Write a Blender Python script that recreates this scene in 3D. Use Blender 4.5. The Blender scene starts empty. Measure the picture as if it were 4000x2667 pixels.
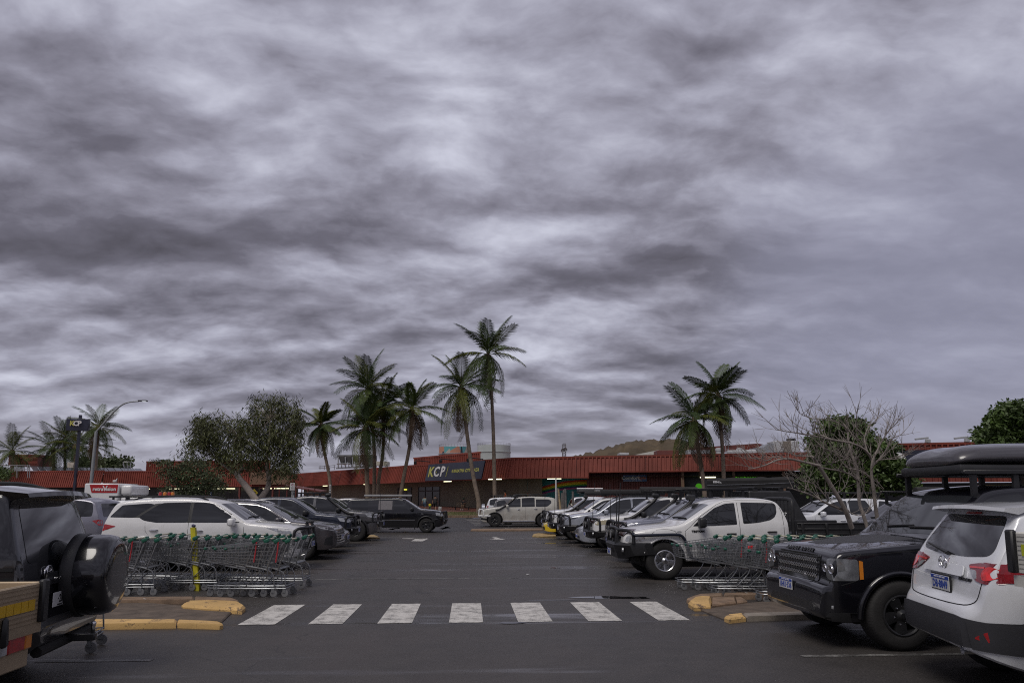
import bpy, bmesh, math, random
import numpy as np
from math import sin, cos, tan, pi, radians, sqrt, atan2, hypot
from mathutils import Vector, Matrix
from mathutils.bvhtree import BVHTree
S = bpy.context.scene
COL = S.collection
R_ = random.Random(7)

# ------------------------------------------------------------------ camera
FPX, PITCH, YAW, CAMZ, HORY = 2700.0, radians(7.4), radians(3.47), 1.75, 1948.0
PPY = HORY - FPX * tan(PITCH)
cam = bpy.data.cameras.new('camera')
cam.sensor_width = 36; cam.sensor_fit = 'HORIZONTAL'; cam.lens = 36 * FPX / 4000
cam.shift_y = (PPY - 1333.5) / 4000
cam.clip_start = .05; cam.clip_end = 4000
camo = bpy.data.objects.new('camera', cam); COL.objects.link(camo)
camo.location = (0, 0, CAMZ); camo.rotation_euler = (pi / 2 + PITCH, 0, -YAW)
S.camera = camo

# ------------------------------------------------------------------ view and light
S.view_settings.view_transform = 'Standard'; S.view_settings.look = 'None'
S.cycles.use_denoising = False; S.cycles.filter_width = 1.1; S.cycles.sample_clamp_indirect = 4
S.view_settings.exposure = 0.38; S.view_settings.gamma = 1
S.view_settings.use_curve_mapping = False
SUN_EL, SUN_AZ = radians(58), radians(-35)
sun = bpy.data.lights.new('sun', 'SUN'); sun.energy = 1.4; sun.angle = radians(34); sun.color = (1, .95, .88)
suno = bpy.data.objects.new('sun', sun); COL.objects.link(suno)
suno.rotation_euler = (pi / 2 - SUN_EL, 0, SUN_AZ)
suno.location = (0, 0, 60)

def ray(u, v):
    a, b = (u - 2000) / FPX, (PPY - v) / FPX
    d = Vector((a, cos(PITCH) - b * sin(PITCH), sin(PITCH) + b * cos(PITCH)))
    c, s = cos(-YAW), sin(-YAW)
    return Vector((d.x * c - d.y * s, d.x * s + d.y * c, d.z))
FWD = Vector((sin(YAW), cos(YAW), 0))
def pt(u, v, D):                       # point seen at (u,v), D metres ahead of the camera
    d = ray(u, v); k = D / d.dot(FWD)
    return Vector((0, 0, CAMZ)) + d * k
def gnd(u, v, z=0.0):                  # point seen at (u,v) at height z
    d = ray(u, v); k = (z - CAMZ) / d.z
    return Vector((0, 0, CAMZ)) + d * k

# ------------------------------------------------------------------ node helpers
class NT:
    def __init__(s, tree): s.t = tree; s.n = tree.nodes; s.l = tree.links
    def add(s, typ, **kw):
        n = s.n.new(typ)
        for k, v in kw.items():
            if k[0] == 'i' and k[1:].isdigit(): s.put(n.inputs[int(k[1:])], v)
            elif k.startswith('in_'): s.put(n.inputs[k[3:].replace('_', ' ')], v)
            else: setattr(n, k, v)
        return n
    def put(s, sock, v):
        if isinstance(v, bpy.types.Node): s.l.new(v.outputs[0], sock)
        elif isinstance(v, bpy.types.NodeSocket): s.l.new(v, sock)
        else: sock.default_value = v
    def math(s, op, a, b=0.0, c=0.0, clamp=False):
        n = s.add('ShaderNodeMath', operation=op, use_clamp=clamp)
        s.put(n.inputs[0], a); s.put(n.inputs[1], b)
        if op in ('MULTIPLY_ADD',): s.put(n.inputs[2], c)
        return n.outputs[0]
    def noise(s, vec, scale, detail=4, rough=.5, dist=0.0):
        n = s.add('ShaderNodeTexNoise')
        if vec is not None: s.l.new(vec, n.inputs['Vector'])
        n.inputs['Scale'].default_value = scale; n.inputs['Detail'].default_value = detail
        n.inputs['Roughness'].default_value = rough; n.inputs['Distortion'].default_value = dist
        return n.outputs[0]
    def rng(s, v, a, b, c=0.0, d=1.0, smooth=False):
        n = s.add('ShaderNodeMapRange', interpolation_type='SMOOTHSTEP' if smooth else 'LINEAR')
        s.put(n.inputs[0], v)
        for i, x in enumerate((a, b, c, d)): s.put(n.inputs[i + 1], x)
        return n.outputs[0]
    def mix(s, f, a, b, typ='MIX'):
        n = s.add('ShaderNodeMix', data_type='RGBA', blend_type=typ)
        s.put(n.inputs[0], f); s.put(n.inputs[6], a); s.put(n.inputs[7], b)
        return n.outputs[2]
    def vmath(s, op, a, b=(0, 0, 0)):
        n = s.add('ShaderNodeVectorMath', operation=op)
        s.put(n.inputs[0], a); s.put(n.inputs[1], b)
        return n
    def map(s, vec, scale=(1, 1, 1), loc=(0, 0, 0), rot=(0, 0, 0)):
        n = s.add('ShaderNodeMapping')
        s.l.new(vec, n.inputs[0]); n.inputs[1].default_value = loc; n.inputs[2].default_value = rot; n.inputs[3].default_value = scale
        return n.outputs[0]

# ------------------------------------------------------------------ overcast sky
W_ = bpy.data.worlds.new('World'); S.world = W_; W_.use_nodes = True
W_.node_tree.nodes.clear()
w = NT(W_.node_tree)
out = w.add('ShaderNodeOutputWorld'); bg = w.add('ShaderNodeBackground')
sky = w.add('ShaderNodeTexSky', sky_type='NISHITA', sun_disc=False)
sky.sun_elevation = SUN_EL; sky.sun_rotation = pi - SUN_AZ
tc = w.add('ShaderNodeTexCoord'); dirv = tc.outputs['Generated']
sp = w.add('ShaderNodeSeparateXYZ', i0=dirv)
zz = w.math('ADD', w.math('MAXIMUM', sp.outputs[2], 0.0), .27)
cb = w.add('ShaderNodeCombineXYZ', i0=w.math('DIVIDE', sp.outputs[0], zz), i1=w.math('DIVIDE', sp.outputs[1], zz), i2=0.0)
q = cb.outputs[0]
def scaled(v, k):
    n = w.vmath('SCALE', v); n.inputs['Scale'].default_value = k; return n.outputs[0]
wv = scaled(w.vmath('SUBTRACT', w.add('ShaderNodeTexNoise', in_Vector=q, in_Scale=2.6, in_Detail=5.0).outputs[1], (.5, .5, .5)).outputs[0], .16)
wq = w.vmath('ADD', q, wv).outputs[0]
def deck(v):                      # thickness of the cloud deck: broad rolls, lumps, wisps
    a = w.noise(w.map(v, (.62, 1.1, 1), (7.3, 3.4, 0), (0, 0, .12)), 1.5, 4, .5)
    b = w.noise(w.map(v, (.72, 1.1, 1), (5.1, 2.4, 0), (0, 0, .1)), 3.7, 10, .54)
    return w.math('ADD', w.math('MULTIPLY', a, .55), w.math('MULTIPLY', b, .75))
d1 = deck(wq); d2 = deck(scaled(wq, .965))
rel = w.math('SUBTRACT', d1, d2)  # the side of each lump turned to the light
val = w.math('ADD', w.math('MULTIPLY', d1, .86), w.math('MULTIPLY', rel, .72)); val = w.math('ADD', w.math('MULTIPLY', val, .84), .058)
# broad light and dark masses of the cloud deck, edges broken by noise
wn = w.add('ShaderNodeTexNoise', in_Vector=q, in_Scale=1.6, in_Detail=6.0, in_Roughness=.6)
off = w.vmath('SCALE', w.vmath('SUBTRACT', wn.outputs[1], (.5, .5, .5)).outputs[0]); off.inputs['Scale'].default_value = .26
dw = w.vmath('NORMALIZE', w.vmath('ADD', dirv, off.outputs[0]).outputs[0]).outputs[0]
blobs = [(640, 130, 7, .10), (900, 230, 6, .13), (1090, 30, 6, .10), (480, 300, 5, .07), (1650, 130, 6, .09), (1000, 480, 5, .07),
         (1250, 330, 6, .06), (1750, 330, 6, .05), (180, 1010, 7, .10), (2050, 270, 6, .05), (1150, 700, 6, .03), (1400, 70, 4, .06), (130, 120, 6, .03),
         (80, 330, 6, -.06), (2000, 130, 9, .05), (1300, 600, 9, .03), (500, 700, 9, .02), (760, 350, 5, -.10), (1000, 400, 4, -.08), (500, 400, 4, -.06), (250, 540, 6, -.09), (600, 580, 5, -.09), (1560, 200, 5, -.10), (1380, 510, 5, -.07), (60, 760, 7, -.06),
         (1900, 460, 6, -.06), (2180, 40, 7, -.07), (30, 30, 6, -.05), (1560, 660, 6, -.05), (820, 15, 4, -.09), (300, 800, 7, -.05), (2050, 400, 5, -.04)]
for (u, v, sg, k) in blobs:
    d = ray(u * 1.7007, v * 1.7007).normalized()
    dt = w.vmath('DOT_PRODUCT', dw, tuple(d)).outputs['Value']
    val = w.math('ADD', val, w.rng(dt, cos(radians(sg * 1.8)), 1.0, 0.0, k * (.8 if k > 0 else .45), True))
cr = w.add('ShaderNodeValToRGB', i0=val)
els = cr.color_ramp.elements
stops = [(.22, (.055, .05, .06)), (.42, (.116, .110, .138)), (.53, (.198, .192, .238)), (.62, (.292, .290, .355)), (.74, (.44, .445, .525)), (.9, (.60, .615, .70))]
while len(els) < len(stops): els.new(.5)
for e, (p, c) in zip(els, stops): e.position = p; e.color = (*c, 1)
# smooth even deck low on the right, paler air near the horizon
dR = ray(2300 * 1.7, 860 * 1.7).normalized()
mR = w.rng(w.vmath('DOT_PRODUCT', dw, tuple(dR)).outputs['Value'], cos(radians(24)), cos(radians(4)), 0.0, .75, True)
c1 = w.mix(mR, cr.outputs[0], (.225, .228, .305, 1))
mH = w.rng(sp.outputs[2], 0.0, .16, .55, 0.0, True)
c2 = w.mix(mH, c1, (.265, .26, .31, 1))
skyc = w.vmath('SCALE', sky.outputs[0]); skyc.inputs['Scale'].default_value = .07
c3 = w.mix(.97, skyc.outputs[0], c2)
below = w.rng(sp.outputs[2], -.02, 0.0, 1.0, 0.0)
c4 = w.mix(below, c3, (.05, .05, .055, 1))
w.put(bg.inputs[0], c4); bg.inputs[1].default_value = 1.0
w.put(out.inputs[0], bg)

# ------------------------------------------------------------------ materials
MATS = {}
def mat(name, col, rough=.6, metal=0.0, coat=0.0, var=.12, vscale=6.0, bump=0.0, bscale=40.0, emit=None, spec=.5, dust=0.0, coords='Object', trans=0.0):
    if name in MATS: return MATS[name]
    m = bpy.data.materials.new(name); m.use_nodes = True
    t = NT(m.node_tree); b = t.n['Principled BSDF']
    b.inputs['Roughness'].default_value = rough; b.inputs['Metallic'].default_value = metal
    b.inputs['Coat Weight'].default_value = coat; b.inputs['Coat Roughness'].default_value = .04
    b.inputs['Specular IOR Level'].default_value = spec
    c4 = (*col, 1); v = t.add('ShaderNodeTexCoord').outputs[coords]
    src = None
    if var > 0:
        n = t.noise(v, vscale, 5, .6)
        src = t.mix(t.rng(n, .3, .7), tuple(x * (1 - var) for x in col) + (1,), tuple(min(1, x * (1 + var)) for x in col) + (1,))
    if dust > 0:                      # road dirt: patchy, more of it low on the panels
        sx = t.add('ShaderNodeSeparateXYZ', i0=v)
        low = t.rng(sx.outputs[2], .35, 1.25, 1.0, .12)
        f = t.math('MULTIPLY', t.math('MULTIPLY', low, t.rng(t.noise(v, 3.2, 6, .65), .35, .7)), dust, clamp=True)
        src = t.mix(f, src if src else c4, (.20, .13, .085, 1))
        t.put(b.inputs['Roughness'], t.rng(f, 0, 1, rough, .7))
        t.put(b.inputs['Coat Weight'], t.rng(f, 0, .7, coat, 0.0))
    if src is not None: t.put(b.inputs['Base Color'], src)
    else: b.inputs['Base Color'].default_value = c4
    if bump:
        bp = t.add('ShaderNodeBump'); bp.inputs['Strength'].default_value = bump; bp.inputs['Distance'].default_value = .01
        t.put(bp.inputs['Height'], t.noise(v, bscale, 5, .6)); t.put(b.inputs['Normal'], bp.outputs[0])
    if emit:
        b.inputs['Emission Color'].default_value = (*emit[0], 1); b.inputs['Emission Strength'].default_value = emit[1]
    if trans: b.inputs['Transmission Weight'].default_value = trans
    MATS[name] = m
    return m
BLACK = mat('black_plastic', (.018, .018, .02), .45, var=.2)
RUBBER = mat('tyre_rubber', (.016, .015, .015), .75, var=.3, vscale=12, bump=.3, bscale=60)
GLASS = mat('dark_car_glass', (.012, .013, .015), .03, spec=.6, coat=.5, var=0)
SCREEN = mat('windscreen_glass', (.022, .024, .028), .04, spec=.45, coat=.25, var=0)
CHROME = mat('chrome', (.75, .75, .77), .12, 1, var=.05)
ALLOY = mat('silver_alloy', (.5, .5, .52), .28, 1, var=.08)
DARKRIM = mat('black_alloy', (.02, .02, .022), .35, .3, var=.2)
BARBLK = mat('black_powdercoat', (.014, .014, .016), .38, var=.25, bump=.05)
LAMP = mat('clear_lamp', (.40, .41, .43), .08, .35, coat=1, var=.35, vscale=14)
LAMPD = mat('smoked_lamp', (.075, .08, .088), .06, .2, coat=1, var=.25, vscale=12)
REDL = mat('red_lamp', (.36, .012, .016), .1, coat=1, var=.3, vscale=20)
AMBER = mat('amber_lamp', (.6, .19, .01), .15, coat=1, var=.1)
SEAM = mat('panel_gap', (.008, .008, .009), .7, var=0)
PLATEW = mat('plate_white', (.62, .62, .62), .4, var=.04)
PLATEB = mat('plate_blue', (.02, .06, .34), .4, var=.05)
WHITEP = mat('white_print', (.75, .75, .75), .45, var=.03)
STEEL = mat('galvanised_steel', (.38, .39, .40), .38, .75, var=.15, vscale=9)
CANVAS = mat('black_canvas', (.022, .021, .022), .85, var=.2, bump=.3, bscale=25)
UNDER = mat('underbody', (.012, .011, .011), .8, var=.3)
def paint(name, col, metal=0.0, dust=.25, rough=.35):
    return mat(name, col, rough, metal, 1.0, .04, 3.0, dust=dust)

# ------------------------------------------------------------------ mesh builder
class MB:
    def __init__(s): s.v = []; s.f = []
    def add(s, vs, fs):
        o = len(s.v); s.v.extend(tuple(p) for p in vs); s.f.extend(tuple(i + o for i in f) for f in fs); return s
    def quad(s, *p): return s.add(p, [tuple(range(len(p)))])
    def box(s, c, d, rz=0.0, ry=0.0, rx=0.0):
        x, y, z = d[0] / 2, d[1] / 2, d[2] / 2
        M = Matrix.Rotation(rz, 3, 'Z') @ Matrix.Rotation(ry, 3, 'Y') @ Matrix.Rotation(rx, 3, 'X')
        vs = [Vector(c) + M @ Vector((a * x, b * y, e * z)) for e in (-1, 1) for b in (-1, 1) for a in (-1, 1)]
        return s.add(vs, [(0, 2, 3, 1), (4, 5, 7, 6), (0, 1, 5, 4), (2, 6, 7, 3), (0, 4, 6, 2), (1, 3, 7, 5)])
    def rbox(s, c, d, r=.02, seg=2, rz=0.0, ry=0.0, taper=1.0):
        bm = bmesh.new(); bmesh.ops.create_cube(bm, size=1)
        for v in bm.verts:
            k = taper if v.co.z > 0 else 1
            v.co = Vector((v.co.x * d[0] * k, v.co.y * d[1] * k, v.co.z * d[2]))
        bmesh.ops.bevel(bm, geom=bm.edges[:], offset=min(r, .45 * min(d)), segments=seg, affect='EDGES', profile=.5)
        M = Matrix.Translation(c) @ Matrix.Rotation(rz, 4, 'Z') @ Matrix.Rotation(ry, 4, 'Y')
        bm.verts.index_update()
        s.add([M @ v.co for v in bm.verts], [[v.index for v in f.verts] for f in bm.faces]); bm.free(); return s
    def tube(s, pts, r, n=8, caps=True, smooth=0):
        P = [Vector(p) for p in pts]
        rr = list(r) if hasattr(r, '__len__') else [r] * len(P)
        for _ in range(smooth):
            Q = [P[0]]; q = [rr[0]]
            for i in range(len(P) - 1):
                if i > 0: Q.append(P[i].lerp(P[i + 1], .25)); q.append(rr[i] * .75 + rr[i + 1] * .25)
                if i < len(P) - 2: Q.append(P[i].lerp(P[i + 1], .75)); q.append(rr[i] * .25 + rr[i + 1] * .75)
            Q.append(P[-1]); q.append(rr[-1]); P, rr = Q, q
        vs = []; prev = None
        for i, p in enumerate(P):
            t = (P[min(i + 1, len(P) - 1)] - P[max(i - 1, 0)])
            if t.length < 1e-9: t = Vector((0, 0, 1))
            t.normalize()
            if prev is None:
                a = Vector((0, 0, 1)) if abs(t.z) < .9 else Vector((1, 0, 0))
                x = t.cross(a).normalized()
            else:
                x = (prev - t * prev.dot(t))
                if x.length < 1e-6: x = t.orthogonal()
                x.normalize()
            prev = x; y = t.cross(x)
            for k in range(n):
                a = 2 * pi * (k + .5) / n
                vs.append(p + (x * cos(a) + y * sin(a)) * rr[i])
        fs = [(i * n + k, i * n + (k + 1) % n, (i + 1) * n + (k + 1) % n, (i + 1) * n + k) for i in range(len(P) - 1) for k in range(n)]
        if caps: fs += [tuple(range(n))[::-1], tuple((len(P) - 1) * n + k for k in range(n))]
        return s.add(vs, fs)
    def lathe(s, prof, n=32, axis='z', c=(0, 0, 0), mod=None):
        vs = []
        for i in range(n):
            a = 2 * pi * i / n
            for j, (r, h) in enumerate(prof):
                if mod: r = mod(i, j, r)
                x, y = r * cos(a), r * sin(a)
                vs.append((c[0] + x, c[1] + y, c[2] + h) if axis == 'z' else (c[0] + x, c[1] + h, c[2] + y) if axis == 'y' else (c[0] + h, c[1] + x, c[2] + y))
        m = len(prof)
        return s.add(vs, [(i * m + j, ((i + 1) % n) * m + j, ((i + 1) % n) * m + j + 1, i * m + j + 1) for i in range(n) for j in range(m - 1)])
    def prism(s, poly, z0, z1, f=None):      # poly of (x,y); f maps (x,y,z)
        f = f or (lambda x, y, z: (x, y, z)); n = len(poly)
        vs = [f(x, y, z0) for x, y in poly] + [f(x, y, z1) for x, y in poly]
        return s.add(vs, [tuple(range(n))[::-1], tuple(range(n, 2 * n))] + [(i, (i + 1) % n, n + (i + 1) % n, n + i) for i in range(n)])
    def mesh(s, name, m=None, smooth=None):
        me = bpy.data.meshes.new(name); me.from_pydata(s.v, [], s.f); me.update()
        bm = bmesh.new(); bm.from_mesh(me); bmesh.ops.recalc_face_normals(bm, faces=bm.faces); bm.to_mesh(me); bm.free()
        if m: me.materials.append(m)
        if smooth:
            me.polygons.foreach_set('use_smooth', [True] * len(me.polygons)); me.set_sharp_from_angle(angle=radians(smooth))
        return me
    def build(s, name, m=None, parent=None, smooth=None, loc=None, rz=None):
        return put(name, s.mesh(name, m, smooth), parent, loc, rz)
def put(name, me, parent=None, loc=None, rz=None):
    o = bpy.data.objects.new(name, me); COL.objects.link(o)
    if parent is not None: o.parent = parent
    if loc is not None: o.location = loc
    if rz is not None: o.rotation_euler.z = rz
    return o
def tag(o, label=None, cat=None, group=None, kind=None):
    for k, v in (('label', label), ('category', cat), ('group', group), ('kind', kind)):
        if v: o[k] = v
    return o
def thing(name, label, cat, loc=(0, 0, 0), rz=0.0, group=None):
    return tag(put(name, None, None, loc, rz), label, cat, group)
def kids(o): return [c for c in bpy.data.objects if c.parent == o]
CH = {}
def copy_tree(o, parent=None, tree=None):
    c = o.copy(); COL.objects.link(c); c.parent = parent
    for ch in tree[o]: copy_tree(ch, c, tree)
    return c
def tree_of(o):
    allc = {}
    for x in bpy.data.objects:
        if x.parent: allc.setdefault(x.parent, []).append(x)
    t = {}
    def rec(x):
        t[x] = allc.get(x, [])
        for y in t[x]: rec(y)
    rec(o); return t
def text(name, txt, size, m, parent=None, loc=(0, 0, 0), basis=None, ext=.002, align='CENTER', sx=1.0, bold=0.0, shear=0.0):
    c = bpy.data.curves.new(name, 'FONT'); c.body = txt; c.size = size; c.extrude = ext; c.align_x = align; c.align_y = 'CENTER'
    c.offset = bold; c.shear = shear; c.resolution_u = 2
    o = bpy.data.objects.new(name, c); COL.objects.link(o)
    dg = bpy.context.evaluated_depsgraph_get(); me = bpy.data.meshes.new_from_object(o.evaluated_get(dg)); me.name = name
    bpy.data.objects.remove(o); me.materials.clear(); me.materials.append(m)
    o = put(name, me, parent)
    X, Y = basis if basis else (Vector((1, 0, 0)), Vector((0, 0, 1)))
    X = Vector(X).normalized(); Y = Vector(Y).normalized(); Z = X.cross(Y)
    M = Matrix((X * sx, Y, Z)).transposed().to_4x4(); M.translation = loc
    o.matrix_basis = M
    return o
def rpoly(P, rad=.045, k=3):            # round the corners of an outline by a fixed radius
    Q = []; n = len(P)
    for i in range(n):
        a, b, c = Vector(P[i - 1][:2]), Vector(P[i][:2]), Vector(P[(i + 1) % n][:2])
        da, dc = (a - b).length, (c - b).length
        if da < 1e-6 or dc < 1e-6: continue
        p, q = b + (a - b) * min(rad / da, .45), b + (c - b) * min(rad / dc, .45)
        for j in range(k + 1):
            t = j / k; Q.append(tuple(p * (1 - t) ** 2 + b * 2 * t * (1 - t) + q * t * t))
    return Q
def chaikin(P, it=1, closed=False):
    P = [tuple(p) for p in P]
    for _ in range(it):
        Q = [] if closed else [P[0]]
        n = len(P)
        for i in range(n if closed else n - 1):
            a, b = P[i], P[(i + 1) % n]
            Q.append(tuple(x * .75 + y * .25 for x, y in zip(a, b))); Q.append(tuple(x * .25 + y * .75 for x, y in zip(a, b)))
        if not closed: Q.append(P[-1])
        P = Q
    return P
# ------------------------------------------------------------------ vehicles: one lofted shell, panels cut to fit it
def lerp_tab(tab):
    xs = np.array([t[0] for t in tab], float); ys = np.array([t[1] for t in tab], float)
    return lambda x: float(np.interp(x, xs, ys))
class Shell:
    def __init__(s, p, n=96, smooth=2):
        s.p = p; L = s.L = p['L']; W2 = p['W'] / 2
        top = chaikin(p['top'], smooth); s.top = lerp_tab(top)
        s.bot = lerp_tab(chaikin(p.get('bot', [(0, .46), (.08, .34), (.35, .27), (L - .5, .27), (L - .1, .36), (L, .46)]), 1))
        s.pl = lerp_tab(chaikin(p.get('plan', [(0, .56), (.05, .71), (.15, .85), (.32, .935), (.6, .985), (1.0, 1), (L - .7, 1), (L - .2, .955), (L - .05, .89), (L, .82)]), 1))
        s.zb = lerp_tab(p['belt']); s.tum = tan(radians(p.get('tum', 15))); s.W2 = W2
        s.ax = (p['fo'], p['fo'] + p['wb']); s.Ra = p['R'] + p.get('gap', .06)
        # stations spread along the arc of the top line, denser round the wheel arches
        T = np.array(top); d = np.r_[0, np.cumsum(np.hypot(np.diff(T[:, 0]), np.diff(T[:, 1])))]
        us = list(np.interp(np.linspace(0, d[-1], n), d, T[:, 0]))
        for a in s.ax:
            us += [a + s.Ra * cos(pi * k / 18) for k in range(19)] + [a - s.Ra - .003, a + s.Ra + .003]
        us = sorted(set(round(min(max(x, 0), L), 4) for x in us)); s.us = us
        rings = []
        for u in us: rings.append(s.ring(u))
        m = len(rings[0]); vs = []; fs = []
        for u, r in zip(us, rings):
            x = L / 2 - u
            vs += [(x, y, z) for y, z in r] + [(x, -y, z) for y, z in r[-2:0:-1]]
        N = 2 * m - 2
        for i in range(len(us) - 1):
            for k in range(N): fs.append((i * N + k, i * N + (k + 1) % N, (i + 1) * N + (k + 1) % N, (i + 1) * N + k))
        fs.append(tuple(range(N))); fs.append(tuple((len(us) - 1) * N + k for k in range(N)))
        s.mb = MB(); s.mb.v = vs; s.mb.f = fs
        s.bvh = BVHTree.FromPolygons([Vector(v) for v in vs], fs, epsilon=0.0)
    def ys(s, u, z):
        w = s.W2 * s.pl(u); zb = s.zb(u)
        if z <= zb:
            k = (zb - z)
            y = w - .05 * max(0, (k - .28) / .5) ** 2 - .018 * max(0, 1 - abs(k) / .12) ** 2 * .6
            return y
        k = z - zb
        return w - .012 - k * s.tum - .10 * max(0, k - .1) ** 2
    def ring(s, u):
        zt = s.top(u); zf = min(s.bot(u), zt - .06); zs = zf
        for a in s.ax:
            h = s.Ra ** 2 - (u - a) ** 2
            if h > 0: zs = max(zs, s.p['R'] + sqrt(h))
        zs = min(zs, zt - .12) if zt - .12 > zf else zf
        crown = s.p.get('crown', .035) * min(1, (zt - zf) / .5)
        r = min(s.p.get('edge', .085), .42 * (zt - zs)); ze = zt - crown; zc = ze - r
        y0 = s.ys(u, zs)
        P = [(0, zf), (max(.05, y0 - .32), zf), (max(.05, y0 - .32), zs if zs > zf + .01 else zf + .004), (y0 - .03, zs + .001), (y0, zs + .02)]
        za = zs + .02
        for k in range(1, 12): z = za + (zc - za) * k / 11; P.append((s.ys(u, z), z))
        yc = s.ys(u, zc) - r
        for k in range(1, 5): a = pi / 2 * k / 4; P.append((yc + r * cos(a), zc + r * sin(a)))
        for k in range(1, 7): y = yc * (1 - k / 6); P.append((y, ze + crown * (1 - (y / max(yc, .01)) ** 2)))
        return P
    # a panel: outline in a plane, dropped on to the shell along dirv (unit, pointing at the car)
    def panel(s, poly, o, ax, ay, dirv, off=.004, cell=.11, mb=None, depth=.012):
        bm = bmesh.new()
        f = bm.faces.new([bm.verts.new((a, b, 0)) for a, b in poly])
        for k in (0, 1):
            lo, hi = min(p[k] for p in poly), max(p[k] for p in poly)
            nrm = (1, 0, 0) if k == 0 else (0, 1, 0)
            n = int((hi - lo) / cell)
            for i in range(1, n + 1):
                c = lo + (hi - lo) * i / (n + 1)
                bmesh.ops.bisect_plane(bm, geom=bm.verts[:] + bm.edges[:] + bm.faces[:], plane_co=(c, 0, 0) if k == 0 else (0, c, 0), plane_no=nrm)
        bmesh.ops.triangulate(bm, faces=[f for f in bm.faces if len(f.verts) > 4])
        bad = []
        for v in bm.verts:
            P0 = o + ax * v.co.x + ay * v.co.y
            h = s.bvh.ray_cast(P0 - dirv * 4, dirv, 6)
            if h[0] is None:
                h = s.bvh.find_nearest(P0)
                v.co = h[0] - dirv * off
            else: v.co = h[0] - dirv * off
        ed = [e for e in bm.edges if e.is_boundary]
        if depth:
            r = bmesh.ops.extrude_edge_only(bm, edges=ed)
            for v in [g for g in r['geom'] if isinstance(g, bmesh.types.BMVert)]: v.co += dirv * depth
        bm.verts.index_update(); mb = mb or MB()
        mb.add([v.co.copy() for v in bm.verts], [[v.index for v in f.verts] for f in bm.faces]); bm.free()
        return mb
    def side(s, poly, sd, mb=None, **k):      # outline in (u,z) on side sd (+1 left, -1 right)
        return s.panel([(s.L / 2 - u, z) for u, z in poly], Vector((0, 0, 0)), Vector((1, 0, 0)), Vector((0, 0, 1)), Vector((0, -sd, 0)), mb=mb, **k)
    def front(s, poly, mb=None, **k):         # outline in (y,z)
        return s.panel(poly, Vector((s.L / 2, 0, 0)), Vector((0, 1, 0)), Vector((0, 0, 1)), Vector((-1, 0, 0)), mb=mb, **k)
    def rear(s, poly, mb=None, **k):
        return s.panel(poly, Vector((-s.L / 2, 0, 0)), Vector((0, 1, 0)), Vector((0, 0, 1)), Vector((1, 0, 0)), mb=mb, **k)
    def over(s, poly, mb=None, **k):          # outline in (u,y), from above
        return s.panel([(s.L / 2 - u, y) for u, y in poly], Vector((0, 0, 0)), Vector((1, 0, 0)), Vector((0, 1, 0)), Vector((0, 0, -1)), mb=mb, **k)
    def corner(s, poly, sd, ang, mb=None, **k):   # outline in (u,z) wrapped round a corner; ang from straight ahead
        d = Vector((cos(ang), sd * sin(ang), 0)); t = Vector((-sd * sin(ang), cos(ang), 0))
        pl = []
        for u, z in poly:
            P = Vector((s.L / 2 - u, sd * s.W2 * s.pl(min(max(u, 0), s.L)), z)); pl.append((P.dot(t), z))
        return s.panel(pl, Vector((0, 0, 0)), t, Vector((0, 0, 1)), -d, mb=mb, **k)
    def line(s, pts, sd, r=.006, lift=.0):             # a gap or trim line on the side
        P = []
        pts2 = []
        for a, b in zip(pts[:-1], pts[1:]):
            n = max(1, int(hypot(a[0] - b[0], a[1] - b[1]) / .08))
            pts2 += [(a[0] + (b[0] - a[0]) * i / n, a[1] + (b[1] - a[1]) * i / n) for i in range(n)]
        pts2.append(pts[-1])
        for u, z in pts2:
            h = s.bvh.ray_cast(Vector((s.L / 2 - u, sd * 3, z)), Vector((0, -sd, 0)), 4)
            if h[0] is not None: P.append(h[0] + Vector((0, sd * (lift - r * .35), 0)))
        return P

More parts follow.
